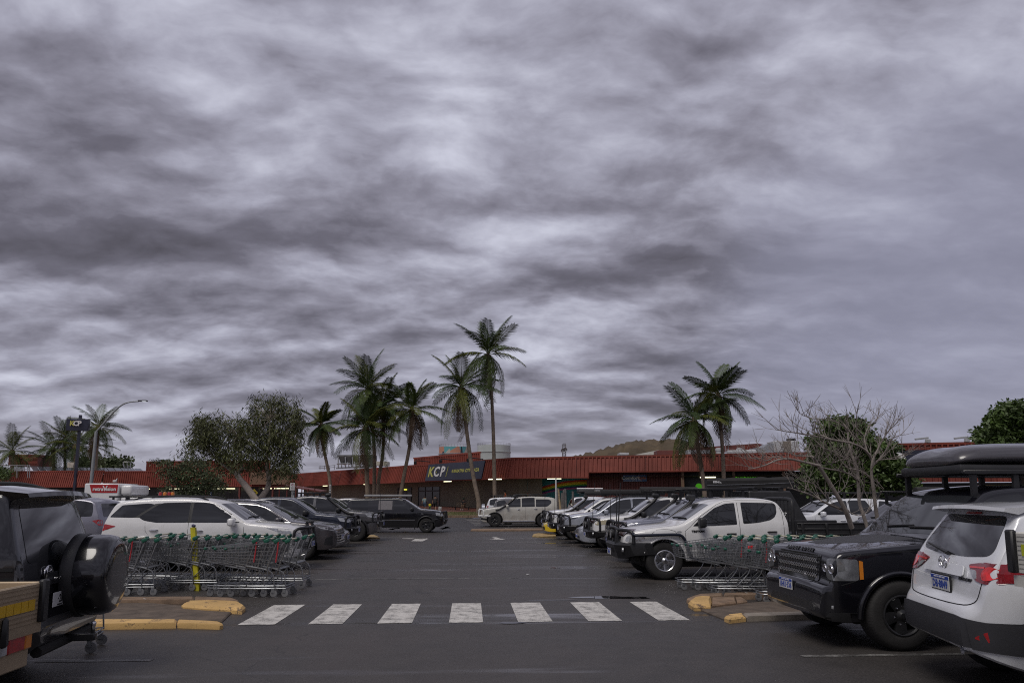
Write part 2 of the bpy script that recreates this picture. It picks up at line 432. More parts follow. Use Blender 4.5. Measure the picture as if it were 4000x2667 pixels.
WCACHE = {}
def wheel_mesh(R, tw, rr, style, nn=44):
    key = (R, tw, rr, style, nn)
    if key in WCACHE: return WCACHE[key]
    h = tw / 2
    t = MB()
    lug = (lambda i, j, r: r - (.012 if j in (4, 5, 10, 11) and i % 2 else 0)) if nn > 40 else None
    prof = [(rr - .03, -h + .03), (rr, -h + .012), (rr + .035, -h), (R - .055, -h), (R - .022, -h + .012), (R - .004, -h + .035), (R, -h + .06), (R - .006, -.012), (R - .006, .012),
            (R, h - .06), (R - .004, h - .035), (R - .022, h - .012), (R - .055, h), (rr + .035, h), (rr, h - .012), (rr - .03, h - .03)]
    t.lathe(prof, nn * (2 if nn > 40 else 1), 'y', mod=lug)
    tm = t.mesh('tyre', RUBBER, 40)
    r = MB()
    dark = style[0] == 'k'
    r.lathe([(rr - .03, -h + .04), (rr + .004, h - .006), (rr - .012, h + .001), (rr - .03, h - .012), (rr - .045, h - .09), (.001, h - .10)], 36, 'y')
    ns = int(style[1:])
    for k in range(ns):
        a = 2 * pi * k / ns + .2; c, s_ = cos(a), sin(a); wi, wo = .05, .074 if ns < 8 else .03
        if ns >= 8: wi = .024
        def mp(q, rad, y): return (rad * c - q * s_, y, rad * s_ + q * c)
        v = [mp(-wi, .05, h - .03), mp(wi, .05, h - .03), mp(wo, rr - .02, h - .012), mp(-wo, rr - .02, h - .012)]
        v2 = [(x, y - .05, z) for x, y, z in v]
        mid = [mp(0, .06, h - .018), mp(0, rr - .03, h - .002)]
        r.add(v + v2 + mid, [(0, 8, 9, 3), (8, 1, 2, 9), (0, 1, 8), (3, 9, 2), (0, 3, 7, 4), (1, 5, 6, 2), (2, 6, 7, 3)])
    r.lathe([(.075, h - .05), (.07, h - .022), (.045, h - .008), (.03, h + .004), (.001, h + .006)], 20, 'y')
    rm = r.mesh('rim', DARKRIM if dark else ALLOY, 35)
    n = MB()
    for k in range(6):
        a = 2 * pi * k / 6; n.lathe([(.012, -.005), (.012, .016), (.001, .02)], 8, 'y', (.105 * cos(a), h - .028, .105 * sin(a)))
    nm = n.mesh('wheel_nut', CHROME if dark else BLACK)
    WCACHE[key] = (tm, rm, nm); return WCACHE[key]
def add_wheel(root, x, y, R, tw, rr, style, sd, nn=44, steer=0.0, tilt=None):
    tm, rm, nm = wheel_mesh(R, tw, rr, style, nn)
    o = put('wheel', tm, root, (x, y, R)); o.rotation_euler = (0, R_.uniform(0, 6), (0 if sd > 0 else pi) + steer)
    put('rim', rm, o)
    if nn > 40: put('wheel_nuts', nm, o)
    return o

def plate(root, loc, d, txt, size=.372, kind='wa', up=(0, 0, 1)):
    d = Vector(d).normalized(); up = Vector(up).normalized(); X = up.cross(d).normalized(); up = d.cross(X)
    M = Matrix((X, up, d)).transposed().to_4x4(); M.translation = loc
    b = MB(); b.rbox((0, 0, 0), (size, .134, .006), .003, 1)
    o = b.build('number_plate', PLATEW, root); o.matrix_basis = M
    bs = (Vector((1, 0, 0)), Vector((0, 1, 0)))
    if kind == 'wa':
        q = MB(); q.box((0, .049, .0045), (size - .006, .032, .002)); q.build('plate_band', PLATEB, o)
        text('lettering', txt, .098, PLATEB, o, (0, -.018, .005), bs, .001, sx=.88, bold=.002)
        text('lettering', 'WESTERN  AUSTRALIA', .02, WHITEP, o, (0, .049, .0065), bs, .0008, sx=1.1)
    else:
        text('lettering', txt, .105, PLATEB if kind == 'blue' else SEAM, o, (0, .0, .005), bs, .001, sx=.85, bold=.002)
        if kind == 'qld': text('lettering', 'SUNSHINE STATE', .024, SEAM, o, (0, -.053, .005), bs, .001)
    return o

def side_glass(sh, ua, ub, ra=0.0, rb=0.0, lo=.035, hi=.095, low=None):
    n = 14; P = []; Q = []
    for i in range(n + 1):
        u = ua + (ub - ua) * i / n
        z0 = sh.zb(u) + lo
        if low: z0 = max(z0, low(u))
        z1 = sh.top(u) - hi
        if ra: z1 = min(z1, z0 + max(0, (u - ua)) / ra)
        if rb: z1 = min(z1, z0 + max(0, (ub - u)) / rb)
        if z1 > z0 + .02: P.append((u, z0)); Q.append((u, z1))
    return rpoly(P[:1] + P[1:-1:4] + P[-1:] + Q[::-1], .05)

def car(name, label, cat, loc, face, p, group='cars parked along the aisle'):
    """face: heading in radians (0 = +x). p: description of the vehicle."""
    root = thing(name, label, cat, (loc[0], loc[1], 0), face, group)
    sh = Shell(p, p.get('n', 96)); L = p['L']; W2 = p['W'] / 2; X = lambda u: L / 2 - u
    pm = p['paint']; H = max(z for _, z in p['top'])
    sh.mb.build('body', pm, root, 32)
    und = MB(); und.rbox((0, 0, .36), (L - .9, p['W'] - .55, .2), .03, 1)
    for a in sh.ax: und.tube([(X(a), -W2 + .2, p['R']), (X(a), W2 - .2, p['R'])], .07, 8)
    for a in sh.ax:                                        # dark liners inside the arches
        for sd in (-1, 1):
            vs = []; n = 14
            for k in range(n + 1):
                t = pi * k / n; c_, s_ = (sh.Ra - .012) * cos(t), (sh.Ra - .012) * sin(t)
                y1 = sh.ys(a, p['R'] + .2) - .012
                vs += [(X(a) + c_, sd * (y1 - .32), p['R'] + s_), (X(a) + c_, sd * y1, p['R'] + s_)]
            und.add(vs, [(2 * k, 2 * k + 1, 2 * k + 3, 2 * k + 2) for k in range(n)])
            und.add([(X(a) - sh.Ra, sd * (y1 - .318), .3), (X(a) + sh.Ra, sd * (y1 - .318), .3), (X(a) + sh.Ra, sd * (y1 - .318), p['R'] + sh.Ra), (X(a) - sh.Ra, sd * (y1 - .318), p['R'] + sh.Ra)], [(0, 1, 2, 3)])
    und.build('underbody', UNDER, root)
    sides = (-1, 1)
    # wheels
    tw = p.get('tw', .265); rr = p.get('rr', .23)
    for a in sh.ax:
        for sd in sides:
            add_wheel(root, X(a), sd * (W2 - tw / 2 - .015 + p.get('stance', 0)), p['R'], tw, rr, p.get('rim', 's6'), sd, p.get('wn', 30), p.get('steer', 0) if a == sh.ax[0] else 0)
    # side glass
    for sd in sides:
        for wdef in p.get('glass', []):
            if isinstance(wdef, dict): poly = rpoly(wdef['poly'], .05 * wdef.get('r', 1)); gm = wdef.get('m', GLASS)
            else: poly = side_glass(sh, *wdef); gm = GLASS
            if len(poly) > 3: sh.side(poly, sd, off=.003).build('window', gm, root, 25)
    # windscreen and back glass
    if 'screen' in p:
        u0, y0, u1, y1 = p['screen']
        sh.over([(u0, -y0), (u0 - .05, 0), (u0, y0), (u1, y1), (u1 - .02, 0), (u1, -y1)], off=.004).build('windscreen', SCREEN, root, 25)
        wp = MB()
        for s0 in (-.1, .45):
            P = []
            for k in range(7):
                u = u0 + .03 + .03 * k / 6; y = s0 * y0 * 1.1 + .52 * k / 6 - .25
                h = sh.bvh.ray_cast(Vector((X(u), y, 4)), Vector((0, 0, -1)), 5)
                if h[0] is not None: P.append(h[0] + Vector((0, 0, .02)))
            if len(P) > 2: wp.tube(P, .013, 5)
        wp.build('wiper', BLACK, root)
    if 'back' in p: sh.rear(rpoly(p['back'], .07), off=.004).build('rear_window', GLASS, root, 25)
    # gaps between panels
    for ln in p.get('seams', []):
        for sd in sides:
            P = sh.line(ln, sd)
            if len(P) > 1: MB().tube(P, .006, 4).build('panel_gap', SEAM, root)
    for ln in p.get('topseams', []):
        for sd in (-1, 1):
            P = []
            for k in range(len(ln) - 1):
                (ua, ya), (ub, yb) = ln[k], ln[k + 1]
                for i in range(7):
                    t = i / 6; h = sh.bvh.ray_cast(Vector((X(ua + (ub - ua) * t), sd * (ya + (yb - ya) * t), 4)), Vector((0, 0, -1)), 5)
                    if h[0] is not None: P.append(h[0] + Vector((0, 0, -.003)))
            if len(P) > 1: MB().tube(P, .006, 4).build('panel_gap', SEAM, root)
    hm = p.get('handle_m', pm)
    for (u, z) in p.get('handles', []):
        for sd in sides:
            h = sh.bvh.ray_cast(Vector((X(u), sd * 3, z)), Vector((0, -sd, 0)), 4)
            m = MB(); m.tube([h[0] + Vector((.105, -sd * .01, -.004)), h[0] + Vector((.075, sd * .03, 0)), h[0] + Vector((-.075, sd * .03, 0)), h[0] + Vector((-.105, -sd * .01, .004))], [.014, .019, .019, .014], 8, smooth=1)
            m.build('door_handle', hm, root, 40)
    if 'mirror' in p:
        u, z, mm = p['mirror']
        for sd in sides:
            y = sh.ys(u, z)
            m = MB(); m.rbox((X(u) - .03, sd * (y + .14), z), (.15, .22, p.get('mh', .19)), .05, 3)
            m.box((X(u), sd * (y + .02), z - .05), (.06, .12, .04))
            o = m.build('mirror', mm, root, 40)
            g = MB(); g.rbox((X(u) - .108, sd * (y + .14), z), (.01, .17, p.get('mh', .19) - .05), .004, 1); g.build('mirror_glass', CHROME, o)
    # lamps, grille and other fitted panels
    for d in p.get('panels', []):
        nm, how, poly, m = d[:4]; kw = d[4] if len(d) > 4 else {}
        kw = dict(kw); r = kw.pop('r', 1); ang = kw.pop('ang', None); both = kw.pop('both', True); kw.setdefault('off', .006)
        lab = kw.pop('label', None)
        poly = rpoly(poly, .028 * r) if r else poly
        if how in ('side', 'corner'):
            for sd in (sides if both else (p.get('near', 1),)):
                q = sh.side(poly, sd, **kw) if how == 'side' else sh.corner(poly, sd, radians(ang), **kw)
                o = q.build(nm, m, root, 30)
        else:
            o = getattr(sh, how)(poly, **kw).build(nm, m, root, 30)
            if how != 'over' and kw.get('mir'): pass
    if p.get('flare'):
        for a in sh.ax:
            for sd in sides:
                P = []; fl = MB()
                for k in range(23):
                    t = -.08 + (pi + .16) * k / 22; u = a - (sh.Ra + .012) * cos(t); z = p['R'] + (sh.Ra + .012) * sin(t)
                    if z < sh.bot(u) + .03: continue
                    P.append((X(u), sd * (sh.ys(u, z) + .004), z))
                fl.tube(P, p['flare'][0], 8); fl.build('wheel_arch_flare', p['flare'][1], root, 50)
    if p.get('step'):
        for sd in sides: st = MB(); st.rbox((X((sh.ax[0] + sh.ax[1]) / 2), sd * (W2 - .03), .36), (p['wb'] - 2 * sh.Ra - .1, .16, .06), .02, 2); st.build('side_step', p['step'], root, 40)
    if p.get('rails'):
        ua, ub, m = p['rails']
        for sd in sides:
            P = []; rl = MB()
            for k in range(9):
                u = ua + (ub - ua) * k / 8; y = sh.ys(u, sh.top(u) - .1) - .10
                P.append((X(u), sd * y, sh.top(u) + (.045 if 0 < k < 8 else -.01) - .02))
            rl.tube(P, .022, 6, smooth=1); rl.build('roof_rail', m, root, 50)
    return root, sh

def bullbar(root, sh, m=BARBLK, hoops=3, zb=.46, zt=.74, top=1.14, lights=True, wid=None, lampm=None):
    W2 = sh.W2 if wid is None else wid; X = lambda u: sh.L / 2 - u
    b = MB(); plan = [(-.16, 0), (-.16, .46), (-.10, .62), (.12, .84), (.42, W2 + .015), (.60, W2 + .015)]
    full = [(u, -y) for u, y in plan[::-1]] + plan[1:]
    for i in range(len(full) - 1):
        (u0, y0), (u1, y1) = full[i], full[i + 1]
        q = lambda u, y, z, k: (X(u + k), y * (1 - k * .08), z)
        lo0 = zb + .10 * max(0, abs(y0) - .6) / .3; lo1 = zb + .10 * max(0, abs(y1) - .6) / .3
        b.add([q(u0, y0, lo0, .10), q(u1, y1, lo1, .10), q(u1, y1, zt - .06, 0), q(u0, y0, zt - .06, 0), q(u0, y0, zt, .05), q(u1, y1, zt, .05), q(u0, y0, zt, .24), q(u1, y1, zt, .24), q(u0, y0, lo0, .3), q(u1, y1, lo1, .3)],
              [(0, 1, 2, 3), (3, 2, 5, 4), (4, 5, 7, 6), (0, 8, 9, 1)])
    o = b.build('bullbar', m, root, 30)
    t = MB(); x0 = X(-.10)
    t.tube([(x0, -.46, zt - .03), (x0 - .02, -.46, top - .1), (x0 - .06, -.40, top), (x0 - .06, .40, top), (x0 - .02, .46, top - .1), (x0, .46, zt - .03)], .042, 8, smooth=2)
    for sd in (-1, 1):
        t.tube([(x0 - .04, sd * .42, top - .03), (X(.02), sd * .62, top - .03), (X(.16), sd * .83, top - .05), (X(.2), sd * .86, top - .14), (X(.2), sd * .86, zt - .02)], .038, 8, smooth=2)
        if hoops > 2: t.add(*_fin(x0, sd * .2, zt, top))
    if hoops > 3: t.tube([(x0, -.45, (zt + top) / 2 + .02), (x0, .45, (zt + top) / 2 + .02)], .024, 8)
    t.build('bullbar_hoops', m, o, 50)
    if lights:
        for y in (-.2, .2):
            g = MB(); h = MB(); g.lathe([(.0, -.0), (.10, .0), (.105, -.02), (.08, -.09), (0.001, -.10)], 20, 'x', (X(-.17), y, zt + .17))
            h.lathe([(.001, .012), (.05, .010), (.095, .003)], 20, 'x', (X(-.172), y, zt + .17))
            so = g.build('spotlight', BLACK, o, 40); h.build('spotlight_lens', lampm or LAMP, so, 40)
    for sd in (-1, 1):
        f = MB(); f.lathe([(.001, .012), (.045, .008), (.055, -.02)], 14, 'x', (X(-.02), sd * .70, (zb + zt) / 2 + .02)); f.build('fog_light', LAMP, o, 40)
    return o
def _fin(x, y, z0, z1):
    v = [(x - .05, y - .008, z0), (x + .02, y - .008, z0), (x - .03, y - .008, z1), (x - .07, y - .008, z1)]
    v += [(a, b + .016, c) for a, b, c in v]
    return v, [(0, 1, 2, 3), (4, 7, 6, 5), (0, 4, 5, 1), (1, 5, 6, 2), (2, 6, 7, 3), (3, 7, 4, 0)]
def antenna(root, x, y, z0, z1, lean=.0, r=.007):
    MB().tube([(x, y, z0), (x, y, z0 + .25), (x + lean, y, z1)], [r * 2.2, r * 1.5, r * .8], 6).build('antenna', BLACK, root)
def snorkel(root, sh, sd, uf, ucowl, uroof, zf=None):
    X = lambda u: sh.L / 2 - u; H = sh.top(uroof)
    zf = zf or sh.zb(uf) - .04
    P = []
    for u, z in ((uf, zf), (uf + .2, zf + .015), (ucowl - .02, sh.zb(ucowl) + .07), ((ucowl + uroof) / 2 - .05, (sh.top((ucowl + uroof) / 2)) - .1), (uroof - .06, H - .05), (uroof + .0, H + .05)):
        y = sh.ys(u, min(z, H - .1)); P.append((X(u), sd * (y + .045), z))
    b = MB(); b.tube(P, [.055, .062, .058, .05, .05, .055], 10, smooth=2)
    x, y, z = P[-1]
    b.rbox((x + .03, y, z + .06), (.24, .13, .15), .05, 3, ry=-.15)
    return b.build('snorkel', BLACK, root, 40)
def roof_platform(root, sh, ua, ub, z, wid=1.2, m=BARBLK):
    X = lambda u: sh.L / 2 - u
    r = MB()
    for sd in (-1, 1):
        r.rbox((X((ua + ub) / 2), sd * wid / 2, z + .03), (ub - ua, .035, .06), .012, 1)
        for k in range(4):
            u = ua + .15 + (ub - ua - .3) * k / 3
            r.box((X(u), sd * (wid / 2 - .03), (z + sh.top(u)) / 2 - .02), (.07, .04, z - sh.top(u) + .05))
    n = int((ub - ua) / .16)
    for k in range(n): r.box((X(ua + (ub - ua) * (k + .5) / n), 0, z + .035), (.07, wid - .03, .022))
    return r.build('roof_rack', m, root, 40)
# ------------------------------------------------------------------ the ground
def asphalt(name, col, wet):
    m = bpy.data.materials.new(name); m.use_nodes = True; t = NT(m.node_tree); b = t.n['Principled BSDF']
    v = t.add('ShaderNodeTexCoord').outputs['Object']
    big = t.noise(v, .22, 6, .62, .4); fine = t.noise(v, 42, 4, .8); mid = t.noise(v, 2.6, 6, .65)
    stre = t.noise(t.map(v, (.10, 1.1, 1), (3, 1, 0)), 1.0, 6, .6, .5)
    c = t.mix(t.rng(fine, .3, .7), tuple(x * .42 for x in col) + (1,), tuple(x * 1.75 for x in col) + (1,))
    c = t.mix(t.math('MULTIPLY', t.rng(mid, .42, .68), .5), c, tuple(x * .55 for x in col) + (1,))
    c = t.mix(t.math('MULTIPLY', t.rng(big, .46, .7), .65), c, (col[0] * 1.5, col[1] * 1.35, col[2] * 1.3, 1))
    oil = t.noise(t.map(v, (1, 1, 1), (17, 5, 0)), .9, 5, .7, .6); c = t.mix(t.math('MULTIPLY', t.rng(oil, .60, .74, 0, 1, True), .6), c, (.012, .011, .011, 1))
    ck = t.add('ShaderNodeTexVoronoi', feature='DISTANCE_TO_EDGE', in_Vector=t.vmath('ADD', v, t.vmath('SCALE', t.add('ShaderNodeTexNoise', in_Vector=v, in_Scale=1.3, in_Detail=5.0).outputs[1]).outputs[0]).outputs[0], in_Scale=.16).outputs['Distance']
    c = t.mix(t.math('MULTIPLY', t.rng(ck, .0022, .0006), .55), c, (.014, .013, .013, 1))
    sp_ = t.add('ShaderNodeTexVoronoi', in_Vector=v, in_Scale=1.9).outputs['Distance']
    c = t.mix(t.math('MULTIPLY', t.rng(sp_, .03, .02), .35), c, (.12, .11, .10, 1))
    t.put(b.inputs['Base Color'], c)
    wetf = t.math('MULTIPLY', t.rng(stre, .54, .68, 0, 1, True), wet)
    t.put(b.inputs['Roughness'], t.math('ADD', t.rng(wetf, 0, 1, .54, .12), t.math('MULTIPLY', t.math('ADD', fine, -.5), .3)))
    bp = t.add('ShaderNodeBump'); bp.inputs['Strength'].default_value = .55; bp.inputs['Distance'].default_value = .006
    t.put(bp.inputs['Strength'], t.rng(wetf, 0, .8, .5, .04)); t.put(bp.inputs['Height'], t.math('ADD', fine, t.math('MULTIPLY', mid, .4))); t.put(b.inputs['Normal'], bp.outputs[0])
    return m
ASPH = asphalt('asphalt', (.041, .0365, .0345), 1.0); ASPH2 = asphalt('new_asphalt', (.027, .025, .026), .5)
EARTH = mat('red_earth', (.16, .085, .05), .9, var=.4, vscale=.08)
CONC = mat('kerb_concrete', (.20, .135, .09), .85, var=.35, vscale=5, bump=.5, bscale=45)
CONCG = mat('grey_concrete', (.23, .20, .17), .85, var=.25, vscale=6, bump=.4, bscale=50)
def chipped(name, col, under, lo, hi):
    m = bpy.data.materials.new(name); m.use_nodes = True; t = NT(m.node_tree); b = t.n['Principled BSDF']; v = t.add('ShaderNodeTexCoord').outputs['Object']
    a, f = t.noise(v, 3.5, 9, .7, .4), t.noise(v, 38, 4, .7); n = t.math('ADD', t.math('MULTIPLY', a, .7), t.math('MULTIPLY', f, .3))
    c = t.mix(t.rng(t.noise(v, 1.4, 5, .6), .35, .7), tuple(x * .72 for x in col) + (1,), tuple(min(1, x * 1.12) for x in col) + (1,))
    t.put(b.inputs['Base Color'], t.mix(t.rng(n, lo, hi), (*under, 1), c)); b.inputs['Roughness'].default_value = .8
    bp = t.add('ShaderNodeBump'); bp.inputs['Strength'].default_value = .7; bp.inputs['Distance'].default_value = .012; t.put(bp.inputs['Height'], n); t.put(b.inputs['Normal'], bp.outputs[0]); return m
YKERB = chipped('worn_yellow_kerb_paint', (.60, .385, .15), (.15, .10, .065), .40, .455)
RAMP = mat('ramp_asphalt', (.105, .08, .062), .85, var=.35, vscale=4, bump=.7, bscale=70)
def worn(name, col, lo=.42, hi=.6, sc=9):          # road paint worn through to the asphalt
    m = bpy.data.materials.new(name); m.use_nodes = True; t = NT(m.node_tree); b = t.n['Principled BSDF']
    v = t.add('ShaderNodeTexCoord').outputs['Object']
    n = t.math('ADD', t.math('MULTIPLY', t.noise(v, sc, 8, .75), .65), t.math('MULTIPLY', t.noise(v, 60, 3, .7), .35))
    t.put(b.inputs['Base Color'], t.mix(t.rng(n, lo, hi), (.05, .047, .045, 1), (*col, 1)))
    b.inputs['Roughness'].default_value = .6; return m
PAINTW = worn('worn_white_road_paint', (.58, .56, .53), .36, .54, 4.5)
PAINTF = worn('faint_white_road_paint', (.24, .235, .225), .45, .62, 5)
PAINTB = worn('faded_blue_road_paint', (.06, .10, .26), .42, .6, 5)
def sheet(name, pts, z, m, parent=None, kind=None):
    b = MB(); b.quad(*[(p[0], p[1], z) for p in pts]); o = b.build(name, m, parent)
    if kind: o['kind'] = kind
    return o
sheet('ground', [(-900, -60), (900, -60), (900, 1500), (-900, 1500)], -.06, EARTH, kind='structure')
sheet('car_park_asphalt', [(-90, -14), (90, -14), (90, 130), (-90, 130)], 0, ASPH, kind='structure')
sheet('cross_lane_asphalt', [tuple(gnd(u, v).xy) for u, v in ((1360, 2076), (2060, 2072), (1812, 2014), (1360, 2014))], .004, ASPH2, kind='structure')
zb = thing('zebra_crossing', 'worn white zebra crossing stripes painted across the wet asphalt lane', 'crossing', (0, 0, 0))
g0 = gnd(1753, 2431); g1 = gnd(1748, 2356); y0, y1 = g0.y, g1.y
for (a, b) in ((935, 1076), (1208, 1340), (1476, 1610), (1754, 1887), (2023, 2159), (2297, 2430), (2570, 2695)):
    vv = 2436 - (a - 935) * .0092
    pa, pb = gnd(a, vv), gnd(b, vv)
    m = MB(); n = 6
    top = [(pa.x + (pb.x - pa.x) * i / n + R_.uniform(-.006, .006), y1 + R_.uniform(-.012, .012)) for i in range(n + 1)]
    bot = [(pa.x + (pb.x - pa.x) * i / n, y0 + R_.uniform(-.012, .012)) for i in range(n + 1)]
    m.quad(*[(x, y, .004) for x, y in bot + top[::-1]]); m.build('stripe', PAINTW, zb)
def mark(name, label, cat, polys, m, group=None, z=.004):
    r = MB()
    for p in polys: r.quad(*[(x, y, z) for x, y in p])
    return tag(r.build(name, m), label, cat, group)
def gp(*uv): return [tuple(gnd(u, v).xy) for u, v in uv]
G_ = 'white arrows painted on the lane'
mark('lane_arrow', 'white turn arrow on the asphalt in the left half of the aisle', 'road arrow', [gp((1606, 2113), (1652, 2113), (1672, 2103), (1660, 2101), (1625, 2102)), gp((1570, 2103), (1625, 2104), (1625, 2101), (1570, 2102)), gp((1625, 2104), (1664, 2104), (1662, 2101), (1625, 2101)), gp((1650, 2105), (1662, 2100), (1608, 2100), (1608, 2103))], PAINTW, G_)
mark('lane_arrow', 'white turn arrow on the asphalt in the middle of the aisle', 'road arrow', [gp((1908, 2107), (1975, 2106), (1955, 2103), (1938, 2097), (1920, 2098), (1938, 2104))], PAINTW, G_)
mark('lane_arrow', 'white straight arrow on the asphalt under the black ute side sill', 'road arrow', [gp((1515, 2067), (1540, 2062), (1512, 2064), (1560, 2060), (1563, 2064), (1545, 2064), (1535, 2069))], PAINTW, G_)
mark('lane_arrow', 'white arrow on dark asphalt just ahead of the black ute front wheel', 'road arrow', [gp((1735, 2056), (1750, 2056), (1762, 2062), (1715, 2064), (1730, 2067), (1745, 2063))], PAINTW, G_)
BL = []
for (a, va, b, vb) in ((3130, 2562, 3900, 2545), (140, 2583, 590, 2580), (1080, 2212, 1330, 2209), (1230, 2262, 2000, 2216), (2390, 2238, 2900, 2236), (2280, 2174, 2700, 2174), (2105, 2106, 2330, 2104), (2050, 2121, 2330, 2120), (2070, 2140, 2420, 2138)):
    ya = gnd(a, va).y; pa, pb = gnd(a, va), gnd(b, vb)
    BL.append([(pa.x, ya - .05), (pb.x, ya - .05), (pb.x, ya + .05), (pa.x, ya + .05)])
for P_, lb in zip(BL, ('under the black car on the near right', 'at the bottom left beside the aluminium tray', 'ahead of the chrome grille wagon', 'running across the middle of the aisle', 'below the white tray ute wheels', 'under the blue grey ute', 'before the yellow kerb nose on the right', 'under the white wagon in the right row', 'under the silver white wagon')):
    mark('bay_line', 'faint worn white bay line ' + lb, 'bay line', [P_], PAINTF, 'bay lines on the asphalt')
hb = [gp((1812 + 9 * k, 2024 + 6 * k), (1875, 2024 + 6 * k - 1), (1879, 2027 + 6 * k - 1), (1818 + 9 * k, 2027 + 6 * k)) for k in range(5)]
mark('bay_hatching', 'blue and white hatched bay lines in front of the dusty white four wheel drive', 'bay marking', [gp((1812, 2014), (1870, 2013), (1880, 2026), (1822, 2027))], PAINTB)
mark('bay_hatching', 'white hatch lines beside the blue painted bay', 'bay marking', hb, PAINTF, z=.008)
WATER = mat('rain_water', (.012, .012, .013), .015, var=0, spec=.7)
def puddle(label, c, rx, ry, seed, z=.005):
    r = random.Random(seed); n = 26; P = []
    for k in range(n):
        a = 2 * pi * k / n; q = 1 + .25 * sin(2 * a + seed) + .16 * sin(5 * a + seed * 2) + r.uniform(-.05, .05)
        P.append((c[0] + rx * q * cos(a), c[1] + ry * q * sin(a), z))
    tag(MB().quad(*P).build('puddle', WATER), label, 'puddle', 'rain puddles on the asphalt')
puddle('long dark puddle mirroring the trolleys beyond the right end of the zebra crossing', gnd(2395, 2333).xy, .62, .17, 3)
puddle('thin bright puddle along the front edge of the middle zebra stripes', gnd(2000, 2433).xy, .24, .05, 5, .0085)
puddle('thin puddle on the asphalt beyond the fifth zebra stripe', gnd(2160, 2343).xy, .34, .035, 8)
puddle('small puddle on the asphalt in the right half of the aisle', gnd(2168, 2217).xy, .10, .10, 2)
puddle('narrow wet streak near the kerb nose before the yellow car', gnd(2190, 2107).xy, 1.3, .13, 4)
puddle('wet streak beyond the fourth bay of the right row', gnd(2160, 2122).xy, 1.0, .1, 11)
mh = MB(); mh.lathe([(.001, .006), (.26, .006), (.28, .002)], 28, 'z', tuple(gnd(2200, 2133)))
tag(mh.build('manhole_cover', mat('cast_iron', (.05, .05, .05), .4, .7, var=.3)), 'round iron manhole cover in the asphalt beside the right row', 'manhole cover')

# ------------------------------------------------------------------ kerb islands
def kerb(name, uv, h, m, parent, bev=.03, n=0):
    h *= .62; P = [gnd(u, v, h * .5) for u, v in uv]; b = MB(); c = sum((Vector((p.x, p.y)) for p in P), Vector((0, 0))) / len(P)
    pl = [(p.x, p.y) for p in P]; ins = [tuple(c + (Vector(p) - c) * (1 - bev / max(.01, (Vector(p) - c).length))) for p in pl]
    k = len(pl); vs = [(x, y, 0) for x, y in pl] + [(x, y, h - bev * .8) for x, y in pl] + [(x, y, h) for x, y in ins]
    fs = [tuple(range(2 * k, 3 * k))] + [(i + j * k, (i + 1) % k + j * k, (i + 1) % k + (j + 1) * k, i + (j + 1) * k) for i in range(k) for j in (0, 1)]
    return b.add(vs, fs).build(name, m, parent, 30)
li = thing('kerb_island', 'left kerb island with worn yellow kerbs and a brown ramp beside the trolleys', 'traffic island')
kerb('ramp', [(-250, 2470), (-250, 2352), (240, 2352), (540, 2352), (700, 2366), (922, 2376), (868, 2426), (240, 2432)], .05, RAMP, li, .02)
kerb('kerb_stone', [(-250, 2362), (-250, 2344), (420, 2340), (757, 2337), (757, 2348), (420, 2352)], .13, CONC, li)
kerb('kerb_stone', [(761, 2337), (905, 2341), (932, 2352), (905, 2354), (761, 2348)], .13, CONC, li)
kerb('yellow_nose', [(716, 2372), (708, 2366), (735, 2354), (820, 2352), (905, 2354), (938, 2358), (959, 2374), (945, 2386), (820, 2380)], .15, YKERB, li, .05)
kerb('yellow_kerb', [(-250, 2452), (-250, 2428), (690, 2428), (688, 2441), (420, 2446)], .13, YKERB, li)
kerb('yellow_kerb', [(694, 2428), (820, 2432), (858, 2436), (872, 2444), (858, 2447), (692, 2441)], .12, YKERB, li)
ri = thing('kerb_island', 'right kerb island with one yellow nose and brown kerbs below the trolleys', 'traffic island')
kerb('ramp', [(2722, 2374), (3080, 2342), (4200, 2325), (4200, 2410), (3150, 2412), (2835, 2420)], .05, RAMP, ri, .02)
kerb('kerb_stone', [(2682, 2346), (2700, 2336), (2735, 2326), (2823, 2322), (2823, 2333), (2740, 2338), (2712, 2350)], .13, CONC, ri)
kerb('kerb_stone', [(2827, 2322), (3080, 2316), (4200, 2300), (4200, 2312), (3080, 2328), (2827, 2333)], .13, CONC, ri)
kerb('yellow_nose', [(2688, 2358), (2715, 2338), (2745, 2335), (2776, 2337), (2780, 2352), (2776, 2372), (2712, 2374)], .15, YKERB, ri, .05)
kerb('kerb_stone', [(2781, 2338), (2870, 2337), (2876, 2358), (2781, 2370)], .13, CONC, ri)
kerb('kerb_stone', [(2872, 2338), (2895, 2338), (2920, 2352), (2879, 2358)], .12, CONC, ri)
kerb('yellow_kerb', [(2829, 2416), (2845, 2406), (2900, 2402), (2914, 2416), (2850, 2424)], .12, YKERB, ri)
kerb('kerb_stone', [(2903, 2402), (3250, 2392), (3900, 2380), (3900, 2396), (3150, 2408), (2917, 2416)], .12, CONCG, ri)
tag(kerb('kerb_island', [(2079, 2093), (2083, 2087), (2100, 2084), (2160, 2086), (2170, 2087), (2172, 2094), (2110, 2096)], .12, mat('pebbly_yellow_kerb', (.34, .24, .11), .8, var=.5, vscale=6), None), 'pebbly yellow kerb nose at the end of the right row before the yellow car', 'kerb')
tag(kerb('kerb_island', [(1420, 2101), (1428, 2092), (1462, 2090), (1479, 2097), (1484, 2102)], .10, MATS['pebbly_yellow_kerb'], None), 'small yellow kerb nose behind the big tyre of the grey ute on the left', 'kerb')
tag(kerb('kerb_island', [(1838, 2071), (1842, 2067), (1900, 2066), (2500, 2062), (2500, 2067), (1900, 2072)], .12, CONC, None), 'long brown concrete kerb beneath the dusty white four wheel drive', 'kerb')
